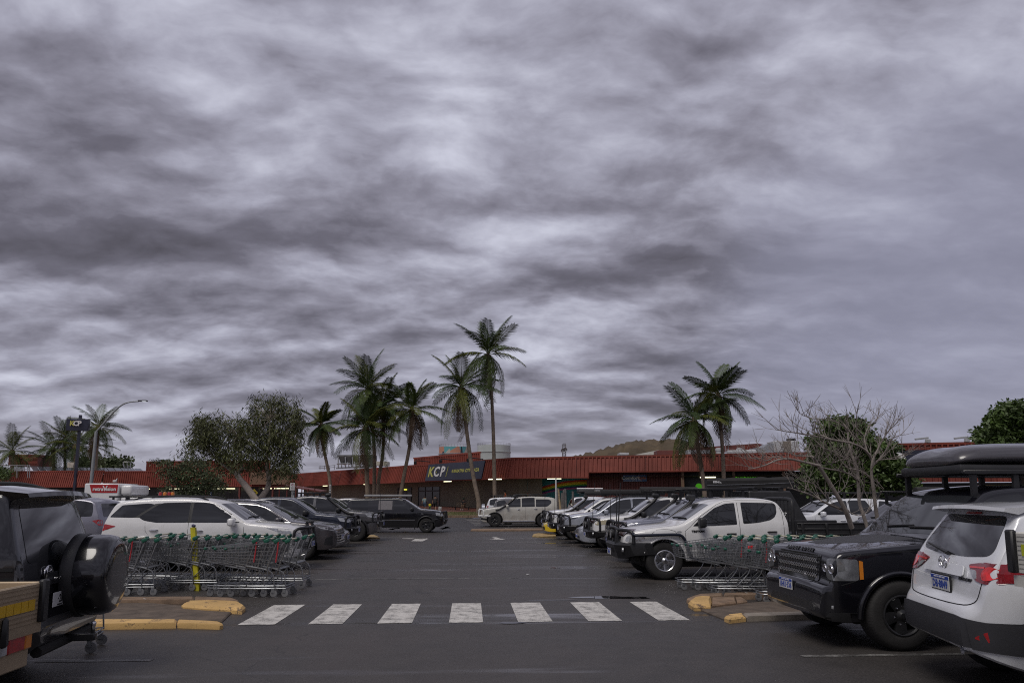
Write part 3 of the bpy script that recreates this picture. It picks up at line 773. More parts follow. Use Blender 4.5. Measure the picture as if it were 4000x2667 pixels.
yp = MB(); b0 = gnd(771, 2305); tp = pt(755, 2059, (b0 - Vector((0, 0, 0))).dot(FWD))
ax = (tp - b0)
def ypt(t, dx, dy): return b0 + ax * t + Vector((dx, dy, 0))
yp.add([ypt(0, -.045, -.04), ypt(0, .045, -.04), ypt(0, .045, .04), ypt(0, -.045, .04), ypt(1, -.045, -.04), ypt(1, .045, -.04), ypt(1, .045, .04), ypt(1, -.045, .04)], [(0, 1, 5, 4), (1, 2, 6, 5), (2, 3, 7, 6), (3, 0, 4, 7), (4, 5, 6, 7)])
o = tag(yp.build('bollard', mat('yellow_post_paint', (.52, .47, .02), .6, var=.25, vscale=8)), 'tall leaning yellow post standing in front of the left trolley rows', 'post')
k = MB(); k.rbox(tp + Vector((.005, 0, .03)), (.07, .06, .06), .015, 1, ry=.4); k.build('crumpled_can', mat('can', (.10, .10, .16), .3, .6, var=.7, vscale=30), o)
k = MB()
for t0, t1, x in ((.22, .235, .0), (.55, .58, 0), (.62, .65, 0), (.70, .72, .0), (.76, .77, 0)):
    k.add([ypt(t0, -.035 + x, -.0425), ypt(t0, .035, -.0425), ypt(t1, .035, -.0425), ypt(t1, -.035, -.0425)], [(0, 1, 2, 3)])
k.build('scuff_marks', mat('rubber_scuffs', (.12, .11, .02), .8, var=.5, vscale=30), o)

# ------------------------------------------------------------------ lawn, path, hill
GRASS = mat('dry_lawn', (.125, .115, .055), .9, var=.45, vscale=.9, bump=.8, bscale=18)
# joints and flashings of the fascia are built below
PAVE = mat('red_brick_paving', (.16, .06, .045), .6, var=.25, vscale=3)
def strip(name, uz, m, kind='structure'):
    b = MB()
    for (D0, z0), (D1, z1) in zip(uz[:-1], uz[1:]):
        P = []
        for D, z, us in ((D0, z0, (-600, 4600)), (D1, z1, (4600, -600))):
            for u in us:
                d = ray(u, HORY); k = D / d.dot(FWD); P.append((d.x * k, d.y * k, z))
        b.quad(*P)
    o = b.build(name, m); o['kind'] = kind; return o
strip('lawn', [(66.3, .02), (66.3, .16), (70, .22), (75, .36)], GRASS)
strip('footpath', [(75, .36), (75, .40), (90, .80), (165, .84)], PAVE)
gb = MB(); rg = random.Random(5)
for i in range(6000):
    u = rg.uniform(1480, 2150); D = rg.uniform(66.5, 75); d = ray(u, HORY); k = D / d.dot(FWD); z = .16 + (D - 66.3) * .022; x, y = d.x * k, d.y * k; h = rg.uniform(.05, .16); a = rg.uniform(0, 6)
    gb.quad((x, y, z), (x + .05 * cos(a), y + .05 * sin(a), z), (x + rg.uniform(-.05, .05), y, z + h))
tag(gb.build('grass', mat('grass_blades', (.12, .125, .045), .8, var=.5, vscale=1.5)), 'patchy dry grass on the strip before the shopping centre', 'grass', kind='stuff')
kb = MB()
for i in range(40):
    u0 = 1400 + i * 24; a = ray(u0, HORY); c = ray(u0 + 23.2, HORY); k0 = 66.3 / a.dot(FWD); k1 = 66.3 / c.dot(FWD)
    kb.box(((a.x * k0 + c.x * k1) / 2, (a.y * k0 + c.y * k1) / 2, .1), ((a * k0 - c * k1).length, .3, .24), -YAW)
tag(kb.build('kerb', CONC), 'pale concrete kerb along the front of the lawn', 'kerb')
hl = MB(); prof = [(2200, 1800), (2245, 1783), (2330, 1762), (2400, 1741), (2480, 1724), (2540, 1720), (2600, 1719), (2660, 1715), (2700, 1723), (2765, 1745), (2830, 1775), (2950, 1800)]
pf = lerp_tab([(u, v) for u, v in prof]); rows = []
for j in range(14):
    D = 560 + j * 18; fall = sin(min(1, (j + 1) / 9) * pi / 2) if j < 9 else cos((j - 9) / 5 * 1.2); row = []
    for i in range(76):
        u = 2200 + i * 10; top = pt(u, pf(u), 700).z * fall + R_.uniform(-1.6, 1.6) * (j < 12)
        d = ray(u, HORY); k = D / d.dot(FWD); row.append((d.x * k, d.y * k, max(0, top)))
    rows.append(row)
hl.add([p for r in rows for p in r], [(j * 76 + i, j * 76 + i + 1, (j + 1) * 76 + i + 1, (j + 1) * 76 + i) for j in range(13) for i in range(75)])
HILLM = mat('spinifex_hill', (.072, .052, .029), .95, var=.55, vscale=.03, bump=1, bscale=.3)
hl.build('hill', HILLM, None, 60)['kind'] = 'structure'

# ------------------------------------------------------------------ shopping centre
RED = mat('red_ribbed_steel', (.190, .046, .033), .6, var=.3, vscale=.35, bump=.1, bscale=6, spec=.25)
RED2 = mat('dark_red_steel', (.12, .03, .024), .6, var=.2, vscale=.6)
BRICK = mat('painted_block_wall', (.20, .175, .135), .8, var=.12, vscale=.7)
DARKI = mat('dark_shopfront', (.012, .012, .014), .25, var=.3)
SOFF = mat('soffit_board', (.10, .085, .07), .8, var=.15)
BROWN = mat('brown_panel', (.16, .095, .06), .7, var=.12)
ROOFM = mat('pale_roof_sheet', (.42, .42, .43), .5, .3, var=.15, vscale=.4)
TUBE = mat('lit_fluorescent_tube', (.9, .9, .7), .5, var=0, emit=((1, .95, .62), 2.2))
NAVY = mat('navy_sign', (.022, .025, .045), .35, var=.25, vscale=.4)
LIME = mat('lime_letter', (.46, .45, .10), .5, var=.05)
OFFW = mat('white_letter', (.68, .68, .68), .5, var=.03)
class Wall:
    def __init__(s, u0, p0, u1, p1):
        def P(u, p): d = ray(u, HORY); k = FPX / p / d.dot(FWD); return Vector((d.x * k, d.y * k, 0))
        s.a, s.b = P(u0, p0), P(u1, p1); s.t = (s.b - s.a).normalized(); s.n = Vector((s.t.y, -s.t.x, 0)); s.L = (s.b - s.a).length
    def s_at(s, u):
        d = ray(u, HORY); A = Matrix(((d.x, -s.t.x), (d.y, -s.t.y))); k = A.inverted() @ Vector((s.a.x, s.a.y)); return k[1]
    def p(s, q, z, off=0.0): return s.a + s.t * q + s.n * off + Vector((0, 0, z))
    def z_at(s, u, v): q = s.p(s.s_at(u), 0); D = q.dot(FWD); return pt(u, v, D).z
    def slab(s, mb, q0, q1, z0, z1, o0, o1):
        P = [s.p(q, z, o) for z in (z0, z1) for q, o in ((q0, o0), (q1, o0), (q1, o1), (q0, o1))]
        return mb.add(P, [(0, 1, 2, 3), (4, 7, 6, 5), (0, 4, 5, 1), (1, 5, 6, 2), (2, 6, 7, 3), (3, 7, 4, 0)])
def ribbed(wl, q0, q1, z0, z1, ob, ot, pitch=.44, d=.13):
    b = MB(); n = max(1, int((q1 - q0) / pitch)); X = []
    for i in range(n):
        q = q0 + (q1 - q0) * i / n; w_ = (q1 - q0) / n
        X += [(q, 0), (q + w_ * .56, 0), (q + w_ * .66, d), (q + w_ * .90, d)]
    X.append((q1, 0))
    vs = [wl.p(q, z0, ob + e) for q, e in X] + [wl.p(q, z1, ot + e) for q, e in X]; k = len(X)
    return b.add(vs, [(i, i + 1, k + i + 1, k + i) for i in range(k - 1)])
SA = Wall(1118, 21.5, 1994, 36.0); SB = Wall(1994, 36.0, 3260, 41.2); SC = Wall(-500, 19.4, 1118, 21.5)
mall = thing('shopping_centre', 'long low red ribbed steel shopping centre with verandah across the car park', 'building', (0, 0, 0))
FT, FB, FL = 6.15, 4.0, .82
def cap(wl, q0, q1, z, off, parent): b = MB(); wl.slab(b, q0, q1, z - .12, z + .08, off - .12, off + .12); b.build('parapet_cap', RED, parent)
def fascia(wl, q0, q1, z0, z1, ob, ot):
    ribbed(wl, q0, q1, z0, z1, ob, ot).build('fascia', RED, mall); cap(wl, q0, q1, z1, ot, mall)
    b = MB(); wl.slab(b, q0, q1, z0 - .10, z0 + .02, ob - .1, ob + .12); b.build('gutter', RED, mall)
fascia(SA, 0, SA.L, FB, FT, .0, -.55)
sq = SB.s_at(2302); fascia(SB, 0, sq, FB, FT, .0, -.45); fascia(SB, sq, SB.L, 4.55, FT, .0, -.45)
for wl, z1 in ((SA, FT), (SB, FT)):
    for k in range(1, int(wl.L / 7.2)):
        q = k * 7.2; b = MB(); b.tube([wl.p(q, FB + (.55 if wl is SB and q > sq else 0), .10), wl.p(q, z1, (-.55 if wl is SA else -.45) + .10)], .035, 4); b.build('joint_flashing', RED2, mall)
b = MB(); b.quad(SB.p(sq, FB, .02), SB.p(sq, 4.55, .02), SB.p(sq, 4.55, -1), SB.p(sq, FB, -1)); b.build('fascia_end', RED, mall)
b = MB()
for wl, z in ((SA, FB), (SB, FB + .03), (SC, FB)): b.quad(*[wl.p(q, z, o) for q, o in ((0, -.02), (wl.L, -.02), (wl.L, -6), (0, -6))])
b.build('soffit', SOFF, mall)
WD = -3.2
b = MB(); SA.slab(b, 0, SA.L + 1.2, FL - .5, FB, WD - .3, WD); b.build('wall', BRICK, mall)
b = MB(); SB.slab(b, .0, SB.s_at(2027), FL - .5, FB, WD - .3, WD); b.build('wall', BRICK, mall)
b = MB(); m0, m1 = SB.s_at(2027), SB.s_at(2285)
SB.slab(b, m0, m1, FL - .5, FB, WD - .3, WD); b.build('wall', mat('teal_mural_wall', (.03, .20, .24), .7, var=.15, vscale=.8), mall, None)
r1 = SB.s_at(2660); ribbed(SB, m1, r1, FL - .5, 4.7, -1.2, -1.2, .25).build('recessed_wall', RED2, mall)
b = MB(); SB.slab(b, r1, SB.L, FL - .5, 4.55, -4.5, -4.2); b.build('shopfront', DARKI, mall)
for q in (r1 + .1, r1 + 5, r1 + 9.6): b = MB(); SB.slab(b, q, q + .25, FL - .5, 4.5, -.5, -.25); b.build('verandah_post', BROWN, mall)
cw = [((.42, .02, .02), 0), ((.62, .30, .01), 1), ((.60, .50, .02), 2), ((.05, .30, .05), 3), ((.02, .03, .14), 4), ((.30, .06, .20), 5)]
for c, i in cw:                                              # the painted rainbow
    b = MB(); P = []
    for k in range(25):
        q = m0 + (m1 - m0) * k / 24; t = k / 24; z = 2.45 + 1.40 * (1 - (1 - t) ** 2.2) - i * .17 * (1 - .3 * (1 - t))
        P.append((q, max(FL, z)))
    for (qa, za), (qb, z2) in zip(P[:-1], P[1:]):
        b.quad(*[SB.p(q, z, WD + .01) for q, z in ((qa, za - .18), (qb, z2 - .18), (qb, z2), (qa, za))])
    b.build('rainbow_band', mat('rainbow_%d' % i, c, .7, var=.06), mall)
# block courses of the front wall
b = MB(); nb = 0
for wl, q0, q1 in ((SA, SA.s_at(1400), SA.L), (SB, 0, m1)):
    for k in range(12):
        z = FL + .05 + k * .26; wl.slab(b, q0, q1, z, z + .012, WD - .01, WD + .007)
o = b.build('mortar_course', mat('dark_mortar', (.10, .09, .07), .9, var=.1), mall)  # thin dark mortar lines between the block courses
for u0, u1, v0, v1 in ((1476, 1528, 1912, 1990), (1555, 1636, 1906, 1990)):     # glazed entry doors
    q0, q1 = SA.s_at(u0), SA.s_at(u1); b = MB(); SA.slab(b, q0, q1, FL - .3, 3.35, WD - .02, WD + .03); d = b.build('entry_door', mat('door_glass', (.03, .03, .032), .12, var=.2), mall)
    b = MB()
    for k in range(4): q = q0 + (q1 - q0) * k / 3; SA.slab(b, q - .06, q + .06, FL - .3, 3.35, WD + .03, WD + .08)
    SA.slab(b, q0, q1, 2.75, 2.9, WD + .03, WD + .085); b.build('frame', BLACK, d)
b = MB(); q = SA.s_at(1507); SA.slab(b, q - .35, q + .35, 2.98, 3.18, WD + .09, WD + .16)
tag(b.build('exit_sign', mat('lit_exit_sign', (.5, .5, .1), .5, emit=((.75, .72, .08), .9), var=0)), 'small lit yellow sign over the left entry door', 'sign')
GL = 'fluorescent tubes lit under the verandah'
for u, v, wl, lb in ((1262, 1901, SA, 'left of the thin palm'), (1422, 1894, SA, 'beside the pair of palm trunks'), (1740, 1881, SA, 'below the navy fascia sign'), (1930, 1873, SB, 'behind the tallest palm trunk'), (2163, 1866, SB, 'over the rainbow mural'), (2768, 1857, SB, 'over the dark shopfront on the right')):
    q = wl.s_at(u); b = MB(); wl.slab(b, q - .75, q + .75, FB - .16, FB - .06, -.35, -.2)
    tag(b.build('tube_light', TUBE), 'lit fluorescent tube under the verandah ' + lb, 'light', GL)
# left wing
fascia(SC, 0, SC.s_at(395), 4.05, 7.05, .5, -.3); fascia(SC, SC.s_at(395) + .02, SC.L, 4.05, 6.9, .0, -.25)
q0, q1 = SC.s_at(548), SC.s_at(1040); ribbed(SC, q0, q1, 6.95, 8.75, -1.0, -1.0).build('upper_parapet', RED, mall); cap(SC, q0, q1, 8.75, -1.0, mall)
b = MB(); SC.slab(b, q0, q0 + .2, 6.9, 8.75, -9, -1); b.build('parapet_side', RED, mall)
b = MB(); SC.slab(b, 0, SC.L, FL - .5, 4.05, -4.6, -4.3); b.build('shopfront', DARKI, mall)
b = MB(); SC.slab(b, SC.s_at(980), SC.L + 1, 4.35, 6.6, .3, .6); b.build('brown_panel', BROWN, mall)
for u in range(150, 1120, 130): b = MB(); q = SC.s_at(u); SC.slab(b, q, q + .3, FL - .5, 4.05, -.3, 0.); b.build('verandah_post', RED2, mall)
for u, w_, lb in ((520, 2.2, 'just right of the white truck box'), (640, 7, 'behind the feathery tree'), (800, 5, 'behind the leaning gum trunk'), (1010, 5, 'right of the gum trunks')):
    b = MB(); q = SC.s_at(u); SC.slab(b, q, q + w_, 3.6, 3.70, -1.5, -1.35); tag(b.build('tube_light', TUBE), 'dim tube light under the left wing verandah ' + lb, 'light', GL)
# roofs behind the parapets
b = MB()
for wl, z in ((SA, 5.9), (SB, 5.9), (SC, 6.4)): b.quad(*[wl.p(q, z, o) for q, o in ((0, -.6), (wl.L, -.6), (wl.L, -60), (0, -60))])
b.build('roof', ROOFM, mall)
b = MB(); q0, q1 = SA.s_at(1475), SA.s_at(1725)
P = [SA.p(q0, z, -14) for z in (5.9, 8.1)] + [SA.p(q1, z, -14) for z in (5.9, 8.05)]
ribbed(SA, SA.s_at(1470), SA.s_at(1722), 5.9, 7.75, -6, -6).build('upper_parapet', RED, mall); cap(SA, SA.s_at(1470), SA.s_at(1722), 7.75, -6, mall)
# right block
SD = Wall(3330, 43, 4300, 47)
b = MB(); blk = thing('shopping_centre', 'taller red steel block of the shopping centre behind the roof box on the right', 'building')
ribbed(SD, 0, SD.L, 3.2, 6.6, 0, -.1).build('fascia', RED, blk); cap(SD, 0, SD.L, 6.6, -.1, blk)
SD.slab(b, 0, SD.L, .3, 3.2, -3.3, -3); b.build('shopfront', DARKI, blk)
b = MB(); b.quad(*[SD.p(q, 6.4, o) for q, o in ((0, -.2), (SD.L, -.2), (SD.L, -30), (0, -30))]); b.build('roof', ROOFM, blk)
def flat_sign(name, label, wl, u0, u1, z0, z1, o0, o1, m, tilt=True, th=.08):
    q0, q1 = wl.s_at(u0), wl.s_at(u1); b = MB()
    P = [wl.p(q, z, o + e) for e in (0, th) for q, z, o in ((q0, z0, o0), (q1, z0, o0), (q1, z1, o1), (q0, z1, o1))]
    b.add(P, [(0, 1, 2, 3), (4, 5, 6, 7), (0, 1, 5, 4), (1, 2, 6, 5), (2, 3, 7, 6), (3, 0, 4, 7)])
    o = tag(b.build(name, m), label, 'sign')
    up = (Vector((0, 0, z1 - z0)) + wl.n * (o1 - o0)).normalized()
    def at(fx, fz): return wl.p(q0 + (q1 - q0) * fx, z0 + (z1 - z0) * fz, o0 + (o1 - o0) * fz + th + .012)
    return o, at, (wl.t, up), q1 - q0, z1 - z0
sg, at, bs, w_, h_ = flat_sign('shop_sign', 'navy banner sign reading KCP Karratha City Plaza on the red fascia', SA, 1663, 1884, 4.02, 6.12, .10, -.43, NAVY)
text('lettering', 'K', 1.75, LIME, sg, at(.085, .5), bs, .01, sx=1.05, bold=.05); text('lettering', 'C', 1.75, OFFW, sg, at(.193, .5), bs, .012, sx=1.05, bold=.05); text('lettering', 'P', 1.75, OFFW, sg, at(.305, .5), bs, .01, sx=1.05, bold=.05)
b = MB(); b.lathe([(.001, .02), (.12, .02), (.12, 0)], 14, 'y', tuple(at(.196, .5))); b.build('emblem_dot', LIME, sg)
b = MB(); a0, a1 = at(.385, .2), at(.39, .8); b.tube([a0, a1], .04, 4); b.build('divider', LIME, sg)
text('lettering', 'KARRATHA CITY PLAZA', .56, LIME, sg, at(.705, .5), bs, .006, sx=.92, bold=.012)
sg, at, bs, w_, h_ = flat_sign('shop_sign', 'navy banner sign with white KCP letters behind the dense tree on the right', SD, 3395, 3738, 4.2, 6.05, .06, -.02, NAVY)
text('lettering', 'K', 1.6, LIME, sg, at(.06, .5), bs, .01, bold=.05); text('lettering', 'C', 1.6, OFFW, sg, at(.18, .5), bs, .012, bold=.05); text('lettering', 'P', 1.9, OFFW, sg, at(.34, .46), bs, .01, sx=1.4, bold=.09)
text('lettering', 'KARRATHA CITY PLAZA', .42, LIME, sg, at(.745, .42), bs, .006, sx=.8, bold=.01)
sg, at, bs, w_, h_ = flat_sign('shop_sign', 'small blue furniture shop sign on the recessed dark red wall', SB, 2431, 2524, 3.55, 4.2, -.98, -.98, mat('blue_shop_sign', (.04, .10, .22), .5, var=.1))
text('lettering', 'Comfort', .46, OFFW, sg, at(.32, .55), bs, .006, sx=1.15, bold=.012); text('lettering', 'Style', .42, mat('orange_letter', (.42, .12, .04), .5), sg, at(.80, .55), bs, .006, sx=1.1, bold=.01)
text('lettering', 'FURNITURE & BEDDING STORE', .12, OFFW, sg, at(.4, .12), bs, .004, sx=1.1)
GRN = mat('green_logo', (.10, .42, .02), .5, var=.05, emit=((.1, .5, .02), .25))
sg, at, bs, w_, h_ = flat_sign('shop_sign', 'black shop sign with a round green dot and leaf beside the dark red wall', SB, 2668, 2752, 1.6, 4.1, -4.1, -4.1, DARKI)
b = MB(); c = at(.68, .58); vs = [c + bs[0] * .33 * cos(2 * pi * k / 24) + Vector((0, 0, .33 * sin(2 * pi * k / 24))) for k in range(24)]; b.quad(*vs); b.build('green_dot', GRN, sg)
b = MB(); b.quad(at(.8, .05), at(.98, .05), at(.98, .62), at(.9, .42)); b.build('green_leaf', GRN, sg)
sg, at, bs, w_, h_ = flat_sign('shop_sign', 'dark shop sign with bright green lettering above the black awning bag', SB, 2870, 2970, 3.55, 4.2, -4.1, -4.1, DARKI)
text('lettering', 'Zambrero', .5, GRN, sg, at(.5, .5), bs, .006, sx=1.1, bold=.02)

# ------------------------------------------------------------------ rooftop plant
def pbox(name, label, cat, u0, u1, v0, v1, D, dep, m, group=None, bev=.04, parent=None):
    a, c = pt(u0, v1, D), pt(u1, v0, D); w_ = (pt(u1, v1, D) - a).length; h = c.z - pt(u0, v1, D).z
    mid = pt((u0 + u1) / 2, (v0 + v1) / 2, D); b = MB(); b.rbox((0, 0, 0), (w_, dep, abs(pt(u0, v0, D).z - a.z)), bev, 1)
    o = b.build(name, m, parent, 40); o.location = mid + Vector((0, dep / 2, 0)); o.rotation_euler.z = -YAW
    return (tag(o, label, cat, group) if label else o), mid, w_, abs(pt(u0, v0, D).z - a.z)
GREYP = mat('grey_plant_paint', (.30, .31, .33), .5, .2, var=.12, vscale=1.5)
DKP = mat('dark_coil', (.045, .042, .042), .6, var=.3, vscale=3)
ch = thing('rooftop_chiller', 'dark rooftop chiller with four slanting coil bays behind the palms', 'chiller', (0, 0, 0))
c0 = pt(1318, 1826, 104); sc = 104 / FPX
def cl(u, v, dy=0.0): p = pt(u, v, 104); return p + Vector((0, dy, 0))
for k in range(4):
    u = 1322 + k * 28; b = MB()
    for dy in (0,): b.add([cl(u, 1783), cl(u + 27, 1783), cl(u + 17, 1812), cl(u + 10, 1812), cl(u, 1783, 3), cl(u + 27, 1783, 3), cl(u + 17, 1812, 3), cl(u + 10, 1812, 3)], [(0, 1, 2, 3), (4, 7, 6, 5), (0, 4, 5, 1), (1, 5, 6, 2), (2, 6, 7, 3), (3, 7, 4, 0)])
    b.build('coil', DKP, ch)
    b = MB(); b.lathe([(1.0, 0), (.9, .3), (.8, .3), (.7, .1), (.01, .1)], 18, 'z', tuple(cl(u + 13.5, 1783, 1.5))); b.build('fan_cowl', DKP, ch)
    b = MB(); b.tube([cl(u, 1783, -.1), cl(u, 1828, -.1)], .12, 4); b.tube([cl(u + 13, 1812, -.1), cl(u + 13, 1828, -.1)], .1, 4); b.build('leg', GREYP, ch)
b = MB(); b.tube([cl(1313, 1828), cl(1440, 1822)], .16, 4); b.tube([cl(1318, 1812, -.5), cl(1370, 1810, -.5), cl(1376, 1822, -.5)], .1, 6); b.tube([cl(1385, 1810, -.5), cl(1405, 1808, -.5), cl(1412, 1820, -.5)], .1, 6); b.build('pipework', STEEL, ch)
o, mid, _, _ = pbox('cabinet', None, None, 1436, 1462, 1775, 1822, 104, 2.5, mat('dark_grey_cabinet', (.07, .07, .075), .5), parent=ch)
GR = 'rooftop plant boxes'
pbox('plant_box', 'cream rooftop plant box between two leaning palm trunks', 'plant box', 1470, 1515, 1801, 1818, 98, 2, mat('cream_box', (.45, .44, .38), .6), GR)
pbox('plant_box', 'low white rooftop box at the left end of the right parapet', 'plant box', 2423, 2459, 1767, 1776, 84, 2, ROOFM, GR)
b = MB(); vs = [pt(2478, 1776, 85), pt(2570, 1757, 85), pt(2684, 1776, 85)]; b.add(vs + [v + Vector((0, 3, 0)) for v in vs], [(0, 1, 2), (3, 5, 4), (0, 3, 4, 1), (1, 4, 5, 2)])
tag(b.build('roof_gable', mat('cream_gable', (.48, .47, .43), .6)), 'low cream gable roof end behind the right parapet', 'roof')
pbox('roof_hut', 'small dark red louvred roof hut with a flat lid', 'roof hut', 2569, 2653, 1758, 1776, 82, 2, RED2)
for u0, u1, lb in ((2687, 2722, 'left of the pair by the leaning palm'), (2739, 2775, 'right of the leaning palm trunk')): pbox('plant_box', 'pale rooftop condenser ' + lb, 'plant box', u0, u1, 1757, 1772, 80, 1.2, GREYP, GR)
for u, lb in ((2808, 'beside the thin palm trunk'), (2890, 'left of the square duct')):
    b = MB(); c = pt(u, 1770, 80); b.lathe([(.32, -.2), (.32, .25), (.40, .3), (.40, .5), (.25, .62), (.001, .65)], 18, 'z', tuple(c)); tag(b.build('roof_vent', ROOFM, None, 40), 'domed metal roof vent ' + lb, 'vent', 'domed roof vents')
b = MB(); P = [pt(2742, 1766, 95), pt(2742, 1746, 95), pt(2960, 1731, 95), pt(2992, 1737, 95), pt(2992, 1766, 95)]; b.add(P + [p + Vector((0, 5, 0)) for p in P], [(0, 1, 2, 3, 4)] + [(i, i + 1, i + 6, i + 5) for i in range(4)])
pl = tag(b.build('roof_plant_room', RED2), 'dark red rooftop plant room with a louvred panel behind the right palms', 'plant room')
for k in range(6):
    b = MB(); a0 = pt(2896, 1742 + k * 4, 94.8); a1 = pt(2955, 1739 + k * 4, 94.8); b.tube([a0, a1], .05, 4); b.build('louvre', RED, pl)
b = MB()
for u in (2834, 2846): b.tube([pt(u, 1770, 79), pt(u - 1, 1708, 79)], .03, 5)
for k in range(5): b.tube([pt(2834, 1762 - k * 9, 79), pt(2846, 1762 - k * 9, 79)], .02, 4)
tag(b.build('roof_ladder', STEEL), 'thin pale ladder standing on the right roof beside a palm', 'ladder')
ac = thing('air_conditioner', 'large pale grey rooftop air conditioner with duct above the bare tree', 'air conditioner')
pbox('cabinet', None, None, 3025, 3064, 1722, 1764, 72, 2, ROOFM, parent=ac); pbox('coil', None, None, 3064, 3093, 1722, 1764, 72, 2, mat('brown_coil', (.20, .17, .14), .6, var=.2), parent=ac); pbox('cabinet', None, None, 3093, 3125, 1721, 1764, 72, 2, ROOFM, parent=ac)
b = MB(); b.lathe([(.5, 0), (.45, .2), (.01, .2)], 18, 'z', tuple(pt(3090, 1720, 73))); b.build('fan', BLACK, ac)
b = MB(); P = [pt(2950, 1767, 72), pt(2950, 1749, 72), pt(2982, 1747, 72), pt(3002, 1732, 72), pt(3025, 1731, 72), pt(3025, 1767, 72)]; b.add(P + [p + Vector((0, 1.6, 0)) for p in P], [tuple(range(6))] + [(i, i + 1, i + 7, i + 6) for i in range(5)]); b.build('duct', STEEL, ac)
b = MB(); b.tube([pt(2840, 1767, 71), pt(2952, 1764, 71)], .25, 8); b.build('pipe', ROOFM, ac)
# left roof
ORD = 'first second third fourth fifth sixth seventh eighth ninth tenth eleventh twelfth thirteenth fourteenth fifteenth sixteenth'.split()
SOLAR = mat('solar_glass', (.09, .10, .12), .18, .2, var=.2)
for i in range(16):
    u = 130 + i * 27; d = 140; a = pt(u, 1839 - (0 if i > 8 else 3), d); c = pt(u + 25.5, 1840 - (0 if i > 8 else 3), d)
    a2 = pt(u - 10, 1821 + i * .5, d + 5); c2 = pt(u + 14, 1821.5 + i * .5, d + 5)
    o = MB().add([a, c, c2, a2] + [p - Vector((0, 0, .06)) for p in (a, c, c2, a2)], [(0, 1, 2, 3), (0, 4, 5, 1), (1, 5, 6, 2), (4, 7, 6, 5)]).build('solar_panel', SOLAR)
    tag(o, 'grey tilted solar panel, %s from the left in the row along the left roof' % ORD[i], 'solar panel', 'solar panels on the left roof')
pbox('plant_box', 'rusty white evaporative cooler among the solar panels', 'plant box', 263, 288, 1805, 1826, 136, 1.3, mat('rusty_white', (.42, .38, .33), .7, var=.35, vscale=2), GR)
pr = tag(pbox('roof_plant_room', None, None, 36, 148, 1774, 1819, 150, 6, RED2)[0], 'dark red louvred rooftop box between the left palms', 'plant room')
for k in range(8):
    b = MB(); q = pt(64, 1779 + k * 5, 149.9); q2 = pt(147, 1779 + k * 5, 149.9); b.tube([q, q2], .08, 4); o = b.build('louvre', RED)
    o.parent = pr; o.matrix_parent_inverse = (Matrix.Translation(pr.location) @ Matrix.Rotation(-YAW, 4, 'Z')).inverted()
b = MB()
for u in (487, 500):
    b.tube([pt(u, 1842, 132), pt(u - 4, 1808, 132), pt(u - 2 - (4 if u < 490 else 0), 1803, 132)], .06, 5)
b.tube([pt(483, 1822, 132), pt(480, 1812, 132), pt(484, 1803, 132), pt(508, 1803, 132), pt(512, 1842, 132)], .06, 5); b.tube([pt(484, 1822, 132), pt(508, 1822, 132)], .05, 4)
tag(b.build('roof_ladder', STEEL), 'pale hooped access ladder rising over the left roof edge', 'ladder')
b = MB()
for v in (1818, 1832): b.tube([pt(-60, v - 4, 118), pt(118, v, 118)], .06, 5)
for u in (12, 66, 108, 116): b.tube([pt(u, 1815, 118), pt(u, 1866, 118)], .06, 5)
tag(b.build('roof_railing', STEEL), 'pale pipe railing at the far left of the roof', 'railing')
b = MB(); b.tube([pt(1245, 1822, 108), pt(1310, 1816, 108)], .05, 5); b.tube([pt(1245, 1828, 108), pt(1310, 1824, 108)], .05, 5)
for u in (1250, 1268, 1288, 1306): b.tube([pt(u, 1834, 108), pt(u, 1817, 108)], .05, 5)
tag(b.build('roof_railing', STEEL), 'thin pipe railing on the roof left of the chiller', 'railing')
FLOOD = mat('flood_lamp', (.35, .36, .37), .4)
for i, (u, v, D, lb) in enumerate(((1622, 1807, 88, 'above the fascia left of the navy sign'), (1721, 1801, 83, 'above the navy sign letters'), (1829, 1797, 79, 'above the right half of the navy sign'))):
    b = MB(); c = pt(u, v, D - 1.5); b.tube([pt(u + 58, v - 4, D), c + Vector((0, 0, .3)), c], .06, 5); b.rbox(c, (.35, .3, .4), .05, 1)
    tag(b.build('sign_lamp', BLACK), 'dark swan neck lamp on a long bracket ' + lb, 'lamp', 'swan neck sign lamps')
for u, v, lb in ((3624, 1722, 'left of the pair on the tall red block'), (3777, 1719, 'right of the pair on the tall red block')):
    b = MB(); c = pt(u, v, 57.5); b.rbox(c, (.36, .3, .32), .04, 1, ry=.1); b.tube([pt(u - 50, v - 7, 59), pt(u + 2, v - 13, 59)], .08, 5); tag(b.build('flood_light', FLOOD), 'grey flood light on a dark bracket ' + lb, 'lamp', 'flood lights on the right block')
# ------------------------------------------------------------------ tanks and mast far behind
tm = bpy.data.materials.new('tank_mural'); tm.use_nodes = True; t = NT(tm.node_tree); v = t.add('ShaderNodeTexCoord').outputs['Generated']
vo = t.add('ShaderNodeTexVoronoi', in_Vector=t.map(v, (1.5, .4, 1.1)), in_Scale=3.2); crm = t.add('ShaderNodeValToRGB', i0=t.add('ShaderNodeSeparateColor', i0=vo.outputs['Color']).outputs[0]); crm.color_ramp.interpolation = 'CONSTANT'
for i, c in enumerate([(.10, .33, .36), (.42, .38, .33), (.45, .22, .15), (.22, .36, .38), (.36, .16, .07), (.42, .40, .36)]):
    e = crm.color_ramp.elements[i] if i < 2 else crm.color_ramp.elements.new(.5); e.position = [0, .22, .4, .55, .72, .85][i]; e.color = (*c, 1)
def disc(cx, cz, rx, rz, rot=0): return t.rng(t.vmath('LENGTH', t.map(v, (1 / rx, 0, 1 / rz), (-cx / rx, 0, -cz / rz))).outputs['Value'], 1.0, .97)
c = t.mix(disc(.46, .48, .17, .36), crm.outputs[0], (.48, .15, .07, 1))
